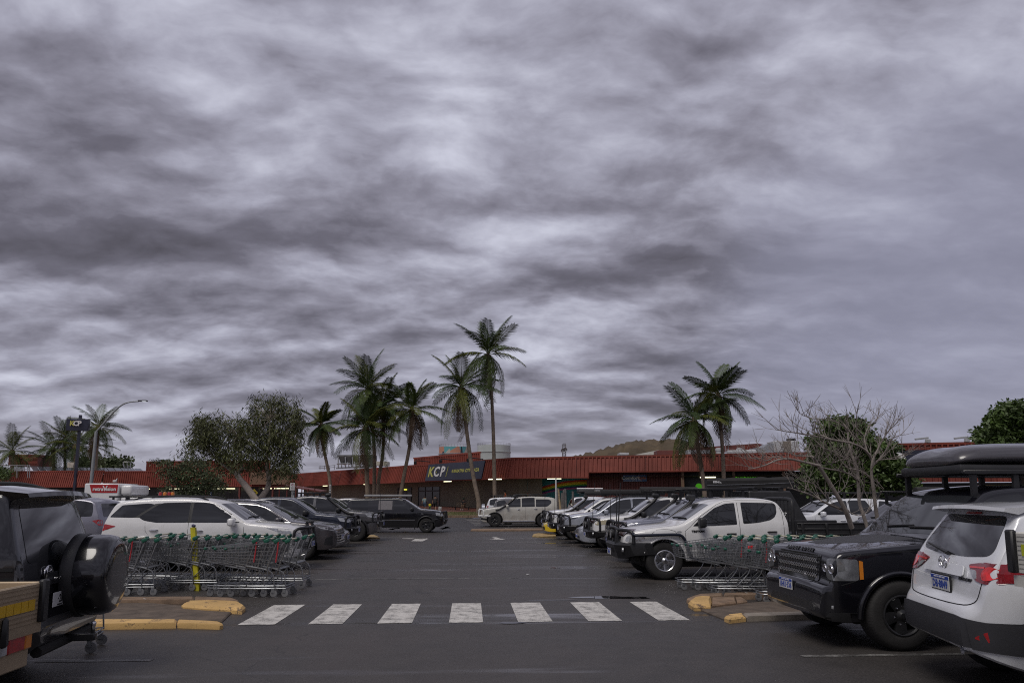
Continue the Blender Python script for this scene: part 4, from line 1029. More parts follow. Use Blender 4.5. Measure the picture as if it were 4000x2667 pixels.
for cx, cz, rx, rz in ((.62, .62, .075, .10), (.82, .6, .06, .13), (.66, .25, .085, .11), (.84, .28, .05, .12), (.72, .85, .035, .16), (.15, .72, .07, .2)): c = t.mix(disc(cx, cz, rx, rz), c, (.025, .035, .05, 1))
t.put(t.n['Principled BSDF'].inputs['Base Color'], c)
def tank(u0, u1, v0, D, label, m):
    c = pt((u0 + u1) / 2, v0, D); r = (pt(u1, v0, D) - pt(u0, v0, D)).length / 2; z = c.z
    o = thing('water_tank', label, 'tank', (c.x, c.y, 0), 0, 'water tanks behind the shopping centre')
    MB().lathe([(r, 0), (r, z)], 56, 'z').build('shell', m, o, 60); MB().lathe([(r, z), (r * .5, z + .5), (.01, z + .8)], 56, 'z').build('roof', ROOFM, o)
    MB().lathe([(r + .01, z - 3.2), (r + .25, z - 3.2), (r + .25, z - 2.8), (r + .01, z - 2.8)], 56, 'z').build('stiffener_ring', m if m is WT else STEEL, o)
    b = MB(); b.tube([(r * cos(a * .1) * 1, r * sin(a * .1), z + 1.1) for a in range(63)], .07, 4)
    for k in range(32): a = 2 * pi * k / 32; b.tube([(r * cos(a), r * sin(a), z), (r * cos(a), r * sin(a), z + 1.1)], .07, 4)
    b.build('railing', STEEL, o); return o, r, z
WT = mat('white_tank_steel', (.42, .46, .46), .6, var=.18, vscale=.12)
tank(1715, 1838, 1747, 300, 'water tank painted with an orange sun and dark leaves mural', tm)
tank(1865, 1994, 1741, 320, 'plain pale water tank beside the mural tank', WT)
tw_ = thing('radio_mast', 'lattice radio mast with two round dishes beyond the roof', 'mast', (0, 0, 0)); b = MB()
for u in (2197, 2210): b.tube([pt(u, 1790, 260), pt(u, 1735, 260)], .18, 4)
for k in range(8): b.tube([pt(2197, 1785 - k * 6.5, 260), pt(2210, 1778 - k * 6.5, 260)], .1, 4); b.tube([pt(2210, 1785 - k * 6.5, 260), pt(2197, 1778 - k * 6.5, 260)], .1, 4)
for u in (2200, 2204, 2208): b.tube([pt(u, 1742, 260), pt(u, 1730, 260)], .12, 4)
b.build('lattice', mat('mast_steel', (.22, .22, .23), .5, .5), tw_)
for u, v, r in ((2198, 1759, 7.5), (2208, 1756, 7.5)):
    b = MB(); c = pt(u, v, 259); b.lathe([(r * .0963, -.5), (r * .0963, .2), (.01, .35)], 24, 'y', tuple(c)); b.build('dish', ROOFM, tw_, 40)
# ------------------------------------------------------------------ the vehicles
WHITE = paint('white_car_paint', (.72, .72, .72), 0, .22); WHITE2 = paint('pearl_white_paint', (.70, .715, .75), .1, .08); DUSTW = paint('dusty_white_paint', (.50, .49, .45), 0, .55)
SILVER = paint('silver_car_paint', (.40, .42, .47), .55, .15); GREYB = paint('blue_grey_paint', (.17, .18, .23), .5, .2)
DGREY = paint('dark_grey_paint', (.075, .07, .078), .5, .15); NAVYP = paint('navy_car_paint', (.012, .018, .038), .3, .12); BLK = mat('black_car_paint', (.006, .006, .009), .2, .1, 1.0, 0); MGREY = paint('mid_grey_paint', (.10, .10, .11), .45, .2)
YEL = paint('yellow_car_paint', (.62, .44, .01), 0, .05)
MESHG = mat('black_grille_mesh', (.02, .02, .022), .4, .4, var=.8, vscale=60, bump=.8, bscale=70)
def sc(tab, L0, L, z0=1, z1=1): return [(u * L / L0, z * z1 / z0) for u, z in tab]
BB_ = lambda L: [(0, .66), (.12, .62), (.40, .60), (.46, .32), (L - .5, .28), (L - .1, .36), (L, .46)]
def base_suv(L, W, H, pm, fo=.92, wb=2.75, R=.385, tail=0.0, **k):
    a = L / 4.8; h = H / 1.83
    top = [(0, .62), (.01, .80), (.05, .95), (.15, 1.06), (.45, 1.13), (.9, 1.19), (1.22, 1.215), (1.33, 1.25), (2.02, 1.70), (2.22, 1.772), (2.7, 1.825), (3.3, 1.83), (4.0, 1.80), (4.40 + tail, 1.74), (4.50 + tail, 1.66), (4.68 + tail * .4, 1.20), (4.73, 1.0), (4.785, .86), (4.8, .62)]
    p = dict(L=L, W=W, paint=pm, fo=fo, wb=wb, R=R, top=[(u * a, z * h) for u, z in top], belt=[(0, 1.0 * h), (1.2 * a, 1.13 * h), (2.5 * a, 1.15 * h), (3.7 * a, 1.18 * h), (L, 1.22 * h)],
             glass=[(1.26 * a, 2.62 * a), (2.69 * a, 3.62 * a, 0, .5), (3.72 * a, 4.52 * a, .35, .3)], screen=(1.37 * a, .72 * W / 1.85, 2.0 * a, .585 * W / 1.85),
             back=[(-.60 * W / 1.85, 1.22 * h), (.60 * W / 1.85, 1.22 * h), (.50 * W / 1.85, 1.62 * h), (-.50 * W / 1.85, 1.62 * h)],
             seams=[[(1.34 * a, .46), (1.33 * a, 1.10 * h)], [(2.655 * a, .44), (2.655 * a, 1.70 * h)], [(3.52 * a, .80), (3.66 * a, .98), (3.68 * a, 1.2 * h)], [(1.34 * a, .45), (3.2 * a, .45)]],
             topseams=[[(.10 * a, .72), (.5 * a, .80), (1.22 * a, .84)]], handles=[(2.38 * a, .97 * h), (3.40 * a, 1.0 * h)], mirror=(1.56 * a, 1.21 * h, pm), handle_m=pm)
    p.update(k); return p
def base_ute(L, W, H, pm, fo=.9, wb=3.08, R=.39, cab=3.62, tub=True, **k):
    a = cab / 3.62; h = H / 1.79; rear = L
    top = [(0, .66), (.01, .84), (.05, .99), (.16, 1.09), (.5, 1.15), (.95, 1.19), (1.25, 1.215), (1.36, 1.25), (2.02, 1.67), (2.24, 1.75), (2.65, 1.79), (3.2, 1.775), (3.46, 1.74), (3.56, 1.66)]
    top = [(u * a, z * h) for u, z in top]
    if tub: top += [(3.63 * a, 1.18 * h), (3.72 * a, 1.14 * h), (rear - .12, 1.12 * h), (rear - .02, 1.10 * h), (rear, .62)]
    else: top += [(3.62 * a, 1.3 * h), (3.66 * a, 1.0 * h), (3.70 * a, .60)]
    if not tub: L = 3.72 * a
    p = dict(L=L, W=W, paint=pm, fo=fo, wb=wb if tub else 99, R=R, top=top, belt=[(0, 1.0 * h), (1.2 * a, 1.12 * h), (L, 1.13 * h)],
             glass=[(1.28 * a, 2.58 * a), (2.68 * a, 3.44 * a, 0, .28)], screen=(1.40 * a, .71 * W / 1.85, 2.0 * a, .57 * W / 1.85), plan=[(0, .70), (.06, .83), (.18, .92), (.45, .985), (1.0, 1), (L - .3, 1), (L - .06, .97), (L, .93)],
             seams=[[(1.36 * a, .46), (1.35 * a, 1.10 * h)], [(2.62 * a, .46), (2.62 * a, 1.66 * h)], [(3.50 * a, .9), (3.52 * a, 1.12 * h)], [(1.36 * a, .46), (3.2 * a, .46)]] + ([[(3.68 * a, .5), (3.68 * a, 1.1 * h)]] if tub else []),
             topseams=[[(.10 * a, .72), (.5 * a, .80), (1.22 * a, .84)]], handles=[(2.36 * a, .97 * h), (3.32 * a, 1.0 * h)], mirror=(1.58 * a, 1.21 * h, BLACK), handle_m=BLACK)
    p.update(k); return p
def base_sedan(L, W, H, pm, **k):
    a = L / 4.6; h = H / 1.45
    top = [(0, .50), (.01, .60), (.05, .68), (.2, .76), (.6, .86), (1.0, .93), (1.15, .96), (1.95, 1.36), (2.2, 1.43), (2.6, 1.45), (3.1, 1.42), (3.4, 1.35), (4.05, 1.03), (4.2, 1.0), (4.5, .98), (4.57, .9), (4.6, .55)]
    p = dict(L=L, W=W, paint=pm, fo=.9, wb=2.65 * a, R=.31, tw=.205, rr=.2, top=[(u * a, z * h) for u, z in top], belt=[(0, .7 * h), (1.1 * a, .9 * h), (3.5 * a, .97 * h), (L, .98 * h)], bot=[(0, .3), (.08, .22), (.4, .18), (L - .4, .2), (L, .35)],
             glass=[(1.1 * a, 2.45 * a), (2.52 * a, 3.75 * a)], screen=(1.2 * a, .66, 1.93 * a, .52), seams=[[(1.25 * a, .3), (1.22 * a, .9 * h)], [(2.48 * a, .3), (2.48 * a, 1.34 * h)]], mirror=(1.45 * a, .97 * h, pm), mh=.15, handles=[(2.25 * a, .82 * h)], handle_m=pm, tum=20)
    p.update(k); return p
def spot(u, D, L, right):
    q = pt(u, HORY, D); return (q.x + (L / 2 if right else -L / 2), q.y)
def headlamp(pm=LAMP, z0=.86, z1=1.0, l=.62, a=1.0): return ('headlight', 'corner', [(.03, z0 + .02), (.10, z0 - .02), (.40 * a, z0 + .03), (l * a, z1 + .05), (.32 * a, z1 + .03), (.06, z1 - .02)], pm, dict(ang=52))
def taillamp(L, z0, z1, u=.32, m=REDL): return ('tail_light', 'corner', [(L - u, z1 - .03), (L - .12, z1), (L - .02, z1 - .03), (L - .02, z0), (L - .12, z0 + .02)], m, dict(ang=128))
def grille(z0, z1, w, m=MESHG): return ('grille', 'front', [(-w, z0), (w, z0), (w * 1.05, z1), (-w * 1.05, z1)], m)
def slats(root, sh, z0, z1, w, n, m=CHROME, r=.012):
    for k in range(n):
        z = z0 + (z1 - z0) * (k + .5) / n; P = []
        for i in range(9):
            y = -w + 2 * w * i / 8; h = sh.bvh.ray_cast(Vector((sh.L, y, z)), Vector((-1, 0, 0)), 9)
            if h[0] is not None: P.append(h[0] + Vector((.012, 0, 0)))
        if len(P) > 2: MB().tube(P, r, 5).build('grille_bar', m, root, 60)
def badge(root, sh, end, y, z, txt, size, m, nm='lettering', **k):
    d = Vector((1, 0, 0)) * end
    h = sh.bvh.ray_cast(Vector((end * 9, y, z)), -d, 12); n = Vector((h[1].x, h[1].y, 0)).normalized()
    if n.dot(d) < 0: n = -n
    n3 = h[1] if h[1].dot(d) > 0 else -h[1]; up = (Vector((0, 0, 1)) - n3 * n3.z).normalized()
    return text(nm, txt, size, m, root, h[0] + n3 * .006, (up.cross(n3), up), .003, **k)
def sidetext(root, sh, sd, u, z, txt, size, m, **k):
    h = sh.bvh.ray_cast(Vector((sh.L / 2 - u, sd * 4, z)), Vector((0, -sd, 0)), 5)
    return text('lettering', txt, size, m, root, h[0] + Vector((0, sd * .006, 0)), (Vector((-sd, 0, 0)), Vector((0, 0, 1))), .003, **k)
RT, LF = pi, 0.0
GL_, GRT = 'cars parked nose out along the left of the aisle', 'cars parked nose out along the right of the aisle'

# --- left row: white seven seater
p = base_suv(4.8, 1.86, 1.80, WHITE, fo=.93, wb=2.745, R=.385, rim='s6')
p['glass'] = [dict(poly=[(1.33, 1.175), (1.62, 1.36), (2.02, 1.60), (2.25, 1.66), (2.60, 1.67), (2.60, 1.18)]), dict(poly=[(2.68, 1.18), (2.68, 1.675), (3.35, 1.655), (3.46, 1.60), (3.86, 1.31), (3.72, 1.23), (3.42, 1.18)]), dict(poly=[(3.52, 1.62), (3.68, 1.645), (4.30, 1.60), (4.56, 1.31), (3.97, 1.30)], r=1)]
p['panels'] = [('window_pillar', 'side', [(2.58, 1.18), (2.58, 1.67), (2.70, 1.67), (2.70, 1.18)], BLACK, dict(off=.0015, r=0)), ('window_pillar', 'side', [(3.38, 1.65), (3.54, 1.63), (3.99, 1.30), (3.84, 1.30)], BLACK, dict(off=.0015, r=0)),
    headlamp(LAMP, .88, 1.0, .8), taillamp(4.8, .97, 1.14, .42), ('tail_light', 'side', [(4.36, 1.10), (4.62, 1.15), (4.76, 1.14), (4.77, 1.0), (4.70, .98)], REDL, dict(off=.007)), grille(.82, .98, .42), grille(.45, .66, .5, BLACK), ('tail_lamp_strip', 'rear', [(-.5, 1.09), (.5, 1.09), (.5, 1.13), (-.5, 1.13)], CHROME)]
p['handle_m'] = CHROME; p['handles'] = [(2.40, .985), (3.46, 1.005)]; p['rails'] = (2.3, 4.1, BLACK); p['flare'] = (.02, WHITE)
r, sh = car('parked_car', 'white seven seat wagon parked behind the left shopping trolleys', 'car', spot(1222, 18.1, 4.8 + .2, False), LF, p, GL_)
b = MB(); x = 2.5
b.tube([(x - .25, -.80, .62), (x - .25, -.80, .98), (x - .12, -.72, 1.03), (x, -.4, 1.04), (x, .4, 1.04), (x - .12, .72, 1.03), (x - .25, .80, .98), (x - .25, .80, .62)], .036, 8, smooth=2)
for y in (-.28, .28): b.tube([(x + .02, y, .55), (x + .04, y, .8), (x - .03, y, 1.04), (x - .08, y, 1.16)], .04, 8, smooth=1)
for y in (-.3, .3): b.tube([(x + .0, y, .58), (x + .0, -y, .58)], .05, 8)
o = b.build('nudge_bar', BARBLK, r, 50); b = MB()
for k in range(4): b.rbox((x - .05, -.3 + k * .2, 1.17), (.10, .07, .05), .02, 1, ry=.6)
b.build('nudge_bar_antenna_mount', BLACK, o, 40); plate(r, (2.56, -.05, .62), (1, 0, 0), '1GEX 481')
# --- dark grey wagon with chrome
p = base_suv(4.86, 1.92, 1.70, DGREY, fo=.95, wb=2.79, R=.375, rim='s10')
p['panels'] = [headlamp(LAMP, .86, .98, .7), ('amber_marker', 'corner', [(.62, 1.0), (.74, 1.02), (.84, 1.06), (.72, 1.05)], AMBER, dict(ang=70, r=0)), grille(.42, .86, .44, BLACK), ('fog_recess', 'corner', [(.10, .42), (.32, .44), (.30, .62), (.12, .70)], BLACK, dict(ang=38)), taillamp(4.86, .9, 1.05)]
p['rails'] = (2.2, 4.2, CHROME)
r, sh = car('parked_car', 'dark grey family wagon with a wide chrome grille next to the white wagon', 'car', spot(1338, 21.2, 4.86, False), LF, p, GL_)
slats(r, sh, .44, .88, .62, 6, r=.018); b = MB()
for sd in (-1, 1):
    P = sh.line([(1.27 * 4.86 / 4.8, 1.07), (1.5, 1.20), (1.72, 1.33), (2.05, 1.50), (2.3, 1.57), (2.9, 1.615), (3.7, 1.61)], sd, .008, .010); b.tube(P, .008, 5)
    b.tube(sh.line([(1.3, 1.075), (2.4, 1.085), (3.7, 1.11)], sd, .008, .010), .008, 5)
b.build('chrome_window_trim', CHROME, r, 60); plate(r, (2.47, 0, .62), (1, 0, 0), '17')
# --- dark sedan nose
p = base_sedan(4.6, 1.8, 1.44, MGREY); p['panels'] = [headlamp(LAMPD, .62, .70, .55), grille(.32, .56, .4, BLACK)]
r, sh = car('parked_car', 'low dark grey sedan tucked between the chrome grille wagon and the navy ute', 'car', spot(1363, 23.6, 4.6, False), LF, p, GL_); plate(r, (2.32, 0, .48), (1, 0, 0), '1DKS 207')
# --- navy ute with bullbar
p = base_ute(5.35, 1.86, 1.84, NAVYP, R=.40, bot=BB_(5.35)); p['panels'] = [headlamp(LAMP, .92, 1.04, .5), grille(.86, 1.06, .45, BLACK), ('side_vent', 'side', [(1.1, 1.0), (1.33, 1.03), (1.33, .95), (1.2, .92)], BLACK, dict(r=0))]
p['flare'] = (.03, NAVYP); p['mirror'] = (1.6, 1.24, BLACK)
r, sh = car('parked_ute', 'dark navy blue ute with a black bullbar in the left row', 'ute', spot(1405, 26.4, 5.35 + .3, False), LF, p, GL_); bullbar(r, sh)
plate(r, (sh.L / 2 + .17, 0, .60), (1, 0, 0), '1GCV 330')
# --- grey lifted ute with snorkel
p = base_ute(5.35, 1.88, 1.90, MGREY, R=.44, tw=.3, rim='k6', wn=36); p['panels'] = [headlamp(LAMP, .98, 1.10, .5), grille(.92, 1.12, .45, CHROME)]
p['flare'] = (.045, BLACK); p['stance'] = .05
r, sh = car('parked_ute', 'lifted grey ute with black snorkel and fat tyres at the end of the left row', 'ute', spot(1500, 30.2, 5.35 + .3, False), LF, p, GL_); bullbar(r, sh, zb=.58, zt=.86, top=1.22); snorkel(r, sh, -1, .98, 1.42, 2.1)
antenna(r, sh.L / 2 + .05, -.42, 1.2, 2.0); plate(r, (sh.L / 2 + .17, 0, .70), (1, 0, 0), '1HBA 615')
roof_platform(r, sh, 2.3, 3.4, 1.97, 1.2)
# --- black ute driving across
p = base_ute(5.25, 1.94, 1.83, BLK, fo=.91, wb=3.095, R=.385, rim='k6'); p['handle_m'] = BLK
p['top'] = [(u, z) for u, z in p['top'] if u < 3.3] + [(3.5, 1.80), (4.9, 1.78), (5.02, 1.7), (5.2, 1.05), (5.25, .6)]
p['glass'] = [(1.3, 2.60), (2.68, 3.40, 0, .1), (3.9, 4.9, .1, .1)]
p['panels'] = [headlamp(LAMP, .86, 1.0, .42), grille(.62, .95, .4, BLACK), ('sun_shade', 'side', [(2.70, 1.19), (2.70, 1.66), (3.42, 1.66), (3.42, 1.19)], mat('grey_mesh_shade', (.16, .15, .16), .8, var=.2, vscale=20, bump=.4), dict(off=.008, r=0)),
  ('body_moulding', 'side', [(1.5, .63), (3.6, .63), (3.6, .68), (1.5, .68)], mat('grey_moulding', (.10, .10, .11), .4), dict(off=.015, r=0)), ('side_repeater', 'side', [(1.06, .96), (1.16, .97), (1.16, 1.0), (1.06, .99)], LAMP, dict(r=0))]
p['flare'] = (.035, BLACK); p['mirror'] = (1.62, 1.22, BLACK)
q = gnd(1667, 2079)
r, sh = car('driving_ute', 'black dual cab ute turning across the end of the aisle', 'ute', (q.x - (5.25 / 2 - .91), q.y + .80), LF - .03, p, None); bullbar(r, sh, zb=.42, zt=.74, top=1.10, lights=False, hoops=2, m=BLACK)
b = MB(); X = lambda u: sh.L / 2 - u
for sd in (-1, 1): b.rbox((X(2.95), sd * .62, 1.93), (2.0, .06, .06), .02, 1)
for u in (2.1, 2.9, 3.7): b.rbox((X(u), 0, 1.90), (.09, 1.3, .05), .02, 1)
b.build('roof_rack', BLACK, r, 40); b = MB(); b.rbox((X(2.95), -.78, 1.93), (2.5, .16, .10), .03, 2); b.build('awning', mat('awning_case', (.30, .30, .31), .5), r, 40)
b = MB()
for sd in (-1, 1): b.box((X(1.52), sd * .80, .34), (.02, .26, .34))
b.build('mud_flap', BLACK, r)

# --- right row
BB = [(0, .66), (.10, .62), (.42, .58), (.47, .30)]
def barred(r, sh, txt='1GTY 904', **k):
    o = bullbar(r, sh, **k); plate(r, (sh.L / 2 + .17, 0, k.get('zb', .46) + .13), (1, 0, 0), txt); return o
# white tray back ute (nearest of the right row)
p = base_ute(5.3, 1.80, 1.80, WHITE, fo=.88, wb=3.0, R=.412, tub=False, rim='s6', wn=60, tw=.26, bot=[(0, .70), (.12, .68), (.40, .66), (.46, .40), (3.6, .40), (3.72, .5)])
p['wb'] = 3.0; Lc = p['L']
p['top'] = [(0, .70), (.01, .86), (.05, .98), (.15, 1.05), (.4, 1.11), (.8, 1.165), (1.15, 1.20), (1.30, 1.24), (1.42, 1.30), (2.08, 1.70), (2.30, 1.765), (2.7, 1.795), (3.2, 1.785), (3.42, 1.75), (3.55, 1.66), (3.66, 1.40), (3.70, 1.2), (3.715, .75)]
p['belt'] = [(0, .98), (1.2, 1.10), (2.4, 1.16), (3.0, 1.20), (Lc, 1.22)]
p['glass'] = [dict(poly=[(1.52, 1.155), (1.72, 1.32), (2.05, 1.55), (2.30, 1.645), (2.52, 1.665), (2.52, 1.19), (2.0, 1.165)], r=.6), dict(poly=[(2.66, 1.205), (2.66, 1.675), (3.42, 1.66), (3.46, 1.60), (3.45, 1.45), (3.39, 1.35), (3.28, 1.285), (3.0, 1.23)], r=.7)]
p['seams'] = [[(1.37, .55), (1.35, .95), (1.34, 1.05), (1.46, 1.14)], [(2.58, .5), (2.575, 1.18), (2.575, 1.72)], [(2.575, 1.72), (3.2, 1.715), (3.5, 1.66), (3.57, 1.45), (3.58, .95), (3.5, .55)], [(1.46, 1.14), (1.7, 1.36), (2.1, 1.62), (2.3, 1.70), (2.575, 1.72)], [(.55, .96), (.72, 1.08), (.95, 1.10), (1.12, 1.05), (1.22, .9)]]
p['topseams'] = [[(.06, .62), (.35, .72), (.8, .78), (1.2, .80), (1.36, .74)]]
p['handles'] = [(2.38, .99), (3.30, 1.03)]; p['mirror'] = (1.66, 1.235, BLACK); p['mh'] = .22
p['panels'] = [('headlight', 'corner', [(.04, .84), (.14, .80), (.40, .83), (.46, .92), (.30, .96), (.08, .95)], LAMP, dict(ang=58)), ('bonnet_protector', 'over', [(.03, -.62), (.03, .62), (.16, .78), (.30, .72), (.22, .45), (.2, -.45), (.30, -.72), (.16, -.78)], mat('smoked_red_acrylic', (.07, .022, .02), .12, coat=1), dict(off=.035)),
               ('side_repeater', 'side', [(1.16, 1.02), (1.26, 1.02), (1.26, 1.055), (1.16, 1.055)], LAMP, dict(r=2)), grille(.72, .92, .42, CHROME)]
p['flare'] = (.022, WHITE)
q = gnd(2594, 2263); Lt = 5.3
loc = (q.x + Lc / 2 - .88, q.y + .90 - .14)
r, sh = car('parked_ute', 'white tray back ute with black bullbar behind the right shopping trolleys', 'ute', loc, RT, p, GRT)
X = lambda u: sh.L / 2 - u
bb = barred(r, sh, '8VAD', zb=.44, zt=.80, top=1.10, wid=.90)
for sd in (-1, 1): b = MB(); b.tube([(X(.2), sd * .86, 1.0), (X(.2), sd * .93, .96), (X(.5), sd * .95, .965), (X(1.12), sd * .95, .985), (X(1.26), sd * .95, .96), (X(1.36), sd * .94, .78), (X(1.42), sd * .93, .52), (X(1.5), sd * .92, .44), (X(3.4), sd * .92, .42)], .033, 10, smooth=2); b.build('side_rail', mat('navy_powdercoat', (.012, .016, .03), .35, var=.2), r, 50)
antenna(r, X(-.02), .38, 1.02, 2.12, -.06, .010); antenna(r, X(-.02), .16, 1.02, 1.95, -.02, .008)
snorkel(r, sh, -1, .95, 1.45, 2.06); sidetext(r, sh, 1, 1.63, 1.045, 'TRITON', .06, SEAM, bold=.004, sx=1.3)
b = MB()
for w0 in (-.3, .3):
    pass
tr = MB(); TRAYM = mat('black_tray_steel', (.022, .022, .024), .5, .3, var=.3)
x0, x1 = X(3.86), X(5.75)
tr.box(((x0 + x1) / 2, 0, .92), (x0 - x1, 1.78, .10)); tray = tr.build('tray', TRAYM, r)
for sd in (-1, 1):
    b = MB(); b.rbox(((x0 + x1) / 2, sd * .90, 1.09), (x0 - x1, .035, .26), .01, 1)
    for z in (1.21, .98, 1.09): b.rbox(((x0 + x1) / 2, sd * .92, z), (x0 - x1, .03, .035), .01, 1)
    for k in range(4): b.rbox((x0 - .12 - (x0 - x1 - .24) * k / 3, sd * .925, 1.09), (.06, .04, .27), .01, 1)
    b.build('drop_side', TRAYM, tray, 40)
b = MB()
for sd in (-1, 1): b.tube([(x0 + .04, sd * .82, .9), (x0 + .04, sd * .82, 1.60), (x0 + .02, sd * .74, 1.74), (x0 + .02, sd * .3, 1.76)], .045, 8, smooth=2)
b.tube([(x0 + .02, -.4, 1.76), (x0 + .02, .4, 1.76)], .045, 8)
for k in range(9): b.tube([(x0 + .03, -.76 + k * .19, .95), (x0 + .03, -.76 + k * .19, 1.72)], .01, 4)
for k in range(6): b.tube([(x0 + .03, -.8, 1.05 + k * .12), (x0 + .03, .8, 1.05 + k * .12)], .01, 4)
b.build('headboard', TRAYM, tray, 50)
for sd in (-1, 1): add_wheel(r, X(.88 + 3.0), sd * .77, .412, .26, .23, 's6', sd, 60)
b = MB(); b.box((X(4.3), 0, .62), (1.9, .8, .18))
for sd in (-1, 1): b.box((X(4.5), sd * .8, .55), (.03, .3, .4))
b.build('chassis', UNDER, r)
# blue grey ute with canopy
p = base_ute(5.35, 1.88, 1.82, GREYB, R=.40, tw=.28, rim='k6', bot=BB_(5.35)); p['flare'] = (.035, BLACK)
p['panels'] = [headlamp(LAMP, .94, 1.06, .5), ('bonnet_protector', 'over', [(.03, -.62), (.03, .62), (.16, .78), (.26, .72), (.2, .45), (.2, -.45), (.26, -.72), (.16, -.78)], MATS['smoked_red_acrylic'], dict(off=.03)), grille(.86, 1.04, .42, BLACK)]
r, sh = car('parked_ute', 'blue grey ute with roof platform, snorkel and black canopy behind the white tray ute', 'ute', spot(2372, 20.0, 5.65, True), RT, p, GRT); X = lambda u: sh.L / 2 - u
barred(r, sh, '1HFN 052'); snorkel(r, sh, -1, .98, 1.42, 2.1); roof_platform(r, sh, 2.02, 3.75, 1.99, 1.25); antenna(r, X(0), -.3, 1.05, 2.2)
b = MB(); c = [(3.68, 1.12, .86), (3.72, 1.98, .68), (4.95, 1.98, .68), (5.33, 1.12, .86)]
b.add([(X(u), s * y, z) for u, z, y in c for s in (-1, 1)], [(0, 2, 4, 6), (1, 7, 5, 3), (0, 1, 3, 2), (2, 3, 5, 4), (4, 5, 7, 6)])
bm_ = b.build('canopy', TRAYM, r); md = bm_.modifiers.new('bevel', 'BEVEL'); md.width = .05; md.segments = 2
b = MB(); b.add([(X(3.85), .832, 1.26), (X(5.0), .832, 1.26), (X(4.93), .805, 1.42), (X(3.85), .805, 1.42)], [(0, 1, 2, 3)]); hp = b.build('canopy_hatch', CANVAS, r)
text('lettering', 'SMARTCAP', .11, WHITEP, r, (X(4.45), .835, 1.335), (Vector((-1, 0, 0)), Vector((0, -.16, 1))), .002, bold=.003)
b = MB()
for u in (3.95, 4.7): b.rbox((X(u), 0, 2.08), (.09, 1.35, .03), .012, 1); b.box((X(u), .6, 2.03), (.12, .08, .1)); b.box((X(u), -.6, 2.03), (.12, .08, .1))
b.build('canopy_bar', BLACK, r)
# white ute with awning bag
p = base_ute(5.3, 1.86, 1.84, WHITE, R=.40, tw=.28, rim='k6', bot=BB_(5.3)); p['flare'] = (.035, WHITE)
p['panels'] = [('headlight', 'corner', [(.05, .93), (.12, .90), (.42, .93), (.62, 1.05), (.34, 1.07), (.08, 1.02)], mat('yellowed_lamp', (.42, .37, .24), .1, .2, coat=1, var=.25), dict(ang=52)), grille(.84, 1.04, .42, CHROME), ('bonnet_protector', 'over', [(.03, -.62), (.03, .62), (.16, .78), (.26, .72), (.2, .45), (.2, -.45), (.26, -.72), (.16, -.78)], MATS['smoked_red_acrylic'], dict(off=.03))]
r, sh = car('parked_ute', 'white ute with yellowed headlights, bullbar and black awning on its roof rack', 'ute', spot(2284, 23.7, 5.6, True), RT, p, GRT); X = lambda u: sh.L / 2 - u
barred(r, sh, '1EKJ 185'); snorkel(r, sh, 1, .98, 1.42, 2.1); antenna(r, X(.05), .40, 1.1, 2.3, -.08); roof_platform(r, sh, 2.0, 3.6, 1.99, 1.3)
o = MB(); o.tube([(X(1.95), -.75, 2.06), (X(4.0), -.75, 2.06)], .11, 10); o.build('awning', CANVAS, r, 50)
aw = thing('awning_bag', 'long black canvas awning bag lettered KINGS above the white tray ute cab', 'awning'); a0, a1 = pt(2757, 1888, 21.4), pt(3095, 1884, 21.4); L_ = (a1 - a0).length
b = MB(); n = 14
for k in range(n + 1):
    f = k / n; c_ = a0.lerp(a1, f); sg_ = .012 * sin(f * 23) + .01 * sin(f * 51); hh = .155 + .02 * f
    for dy, dz in ((-.12, -hh), (.12, -hh), (.13, hh * .6), (.08, hh + sg_), (-.08, hh + sg_), (-.14, hh * .5)): b.v.append((c_.x, c_.y + dy, c_.z + dz))
b.f += [(k * 6 + j, k * 6 + (j + 1) % 6, (k + 1) * 6 + (j + 1) % 6, (k + 1) * 6 + j) for k in range(n) for j in range(6)] + [tuple(range(6)), tuple(n * 6 + j for j in range(6))]
b.build('bag', CANVAS, aw, 30); b = MB(); b.tube([a0 + Vector((0, -.135, -.05)), a0.lerp(a1, .5) + Vector((0, -.14, -.04)), a1 + Vector((0, -.14, .0))], .008, 4); b.build('zip', STEEL, aw)
text('lettering', 'KINGS', .085, WHITEP, aw, a0.lerp(a1, .12) + Vector((0, -.14, .04)), (Vector((1, 0, 0)), Vector((0, 0, 1))), .002, sx=1.2, bold=.003)
b = MB()
for f in (.2, .75): c_ = a0.lerp(a1, f); b.tube([c_ + Vector((0, .05, -.15)), c_ + Vector((0, .05, -.36))], .025, 4)
b.build('bracket', BLACK, aw)
# silver sedan, low
p = base_sedan(4.5, 1.78, 1.42, SILVER); p['panels'] = [headlamp(LAMP, .60, .68, .5), grille(.54, .66, .26, CHROME), grille(.26, .42, .5, BLACK)]
r, sh = car('parked_car', 'low silver sedan with slatted grille between two bullbarred four wheel drives', 'car', spot(2253, 26.0, 4.5, True), RT, p, GRT); slats(r, sh, .54, .66, .24, 3); plate(r, (2.27, 0, .40), (1, 0, 0), '1BWN 763')
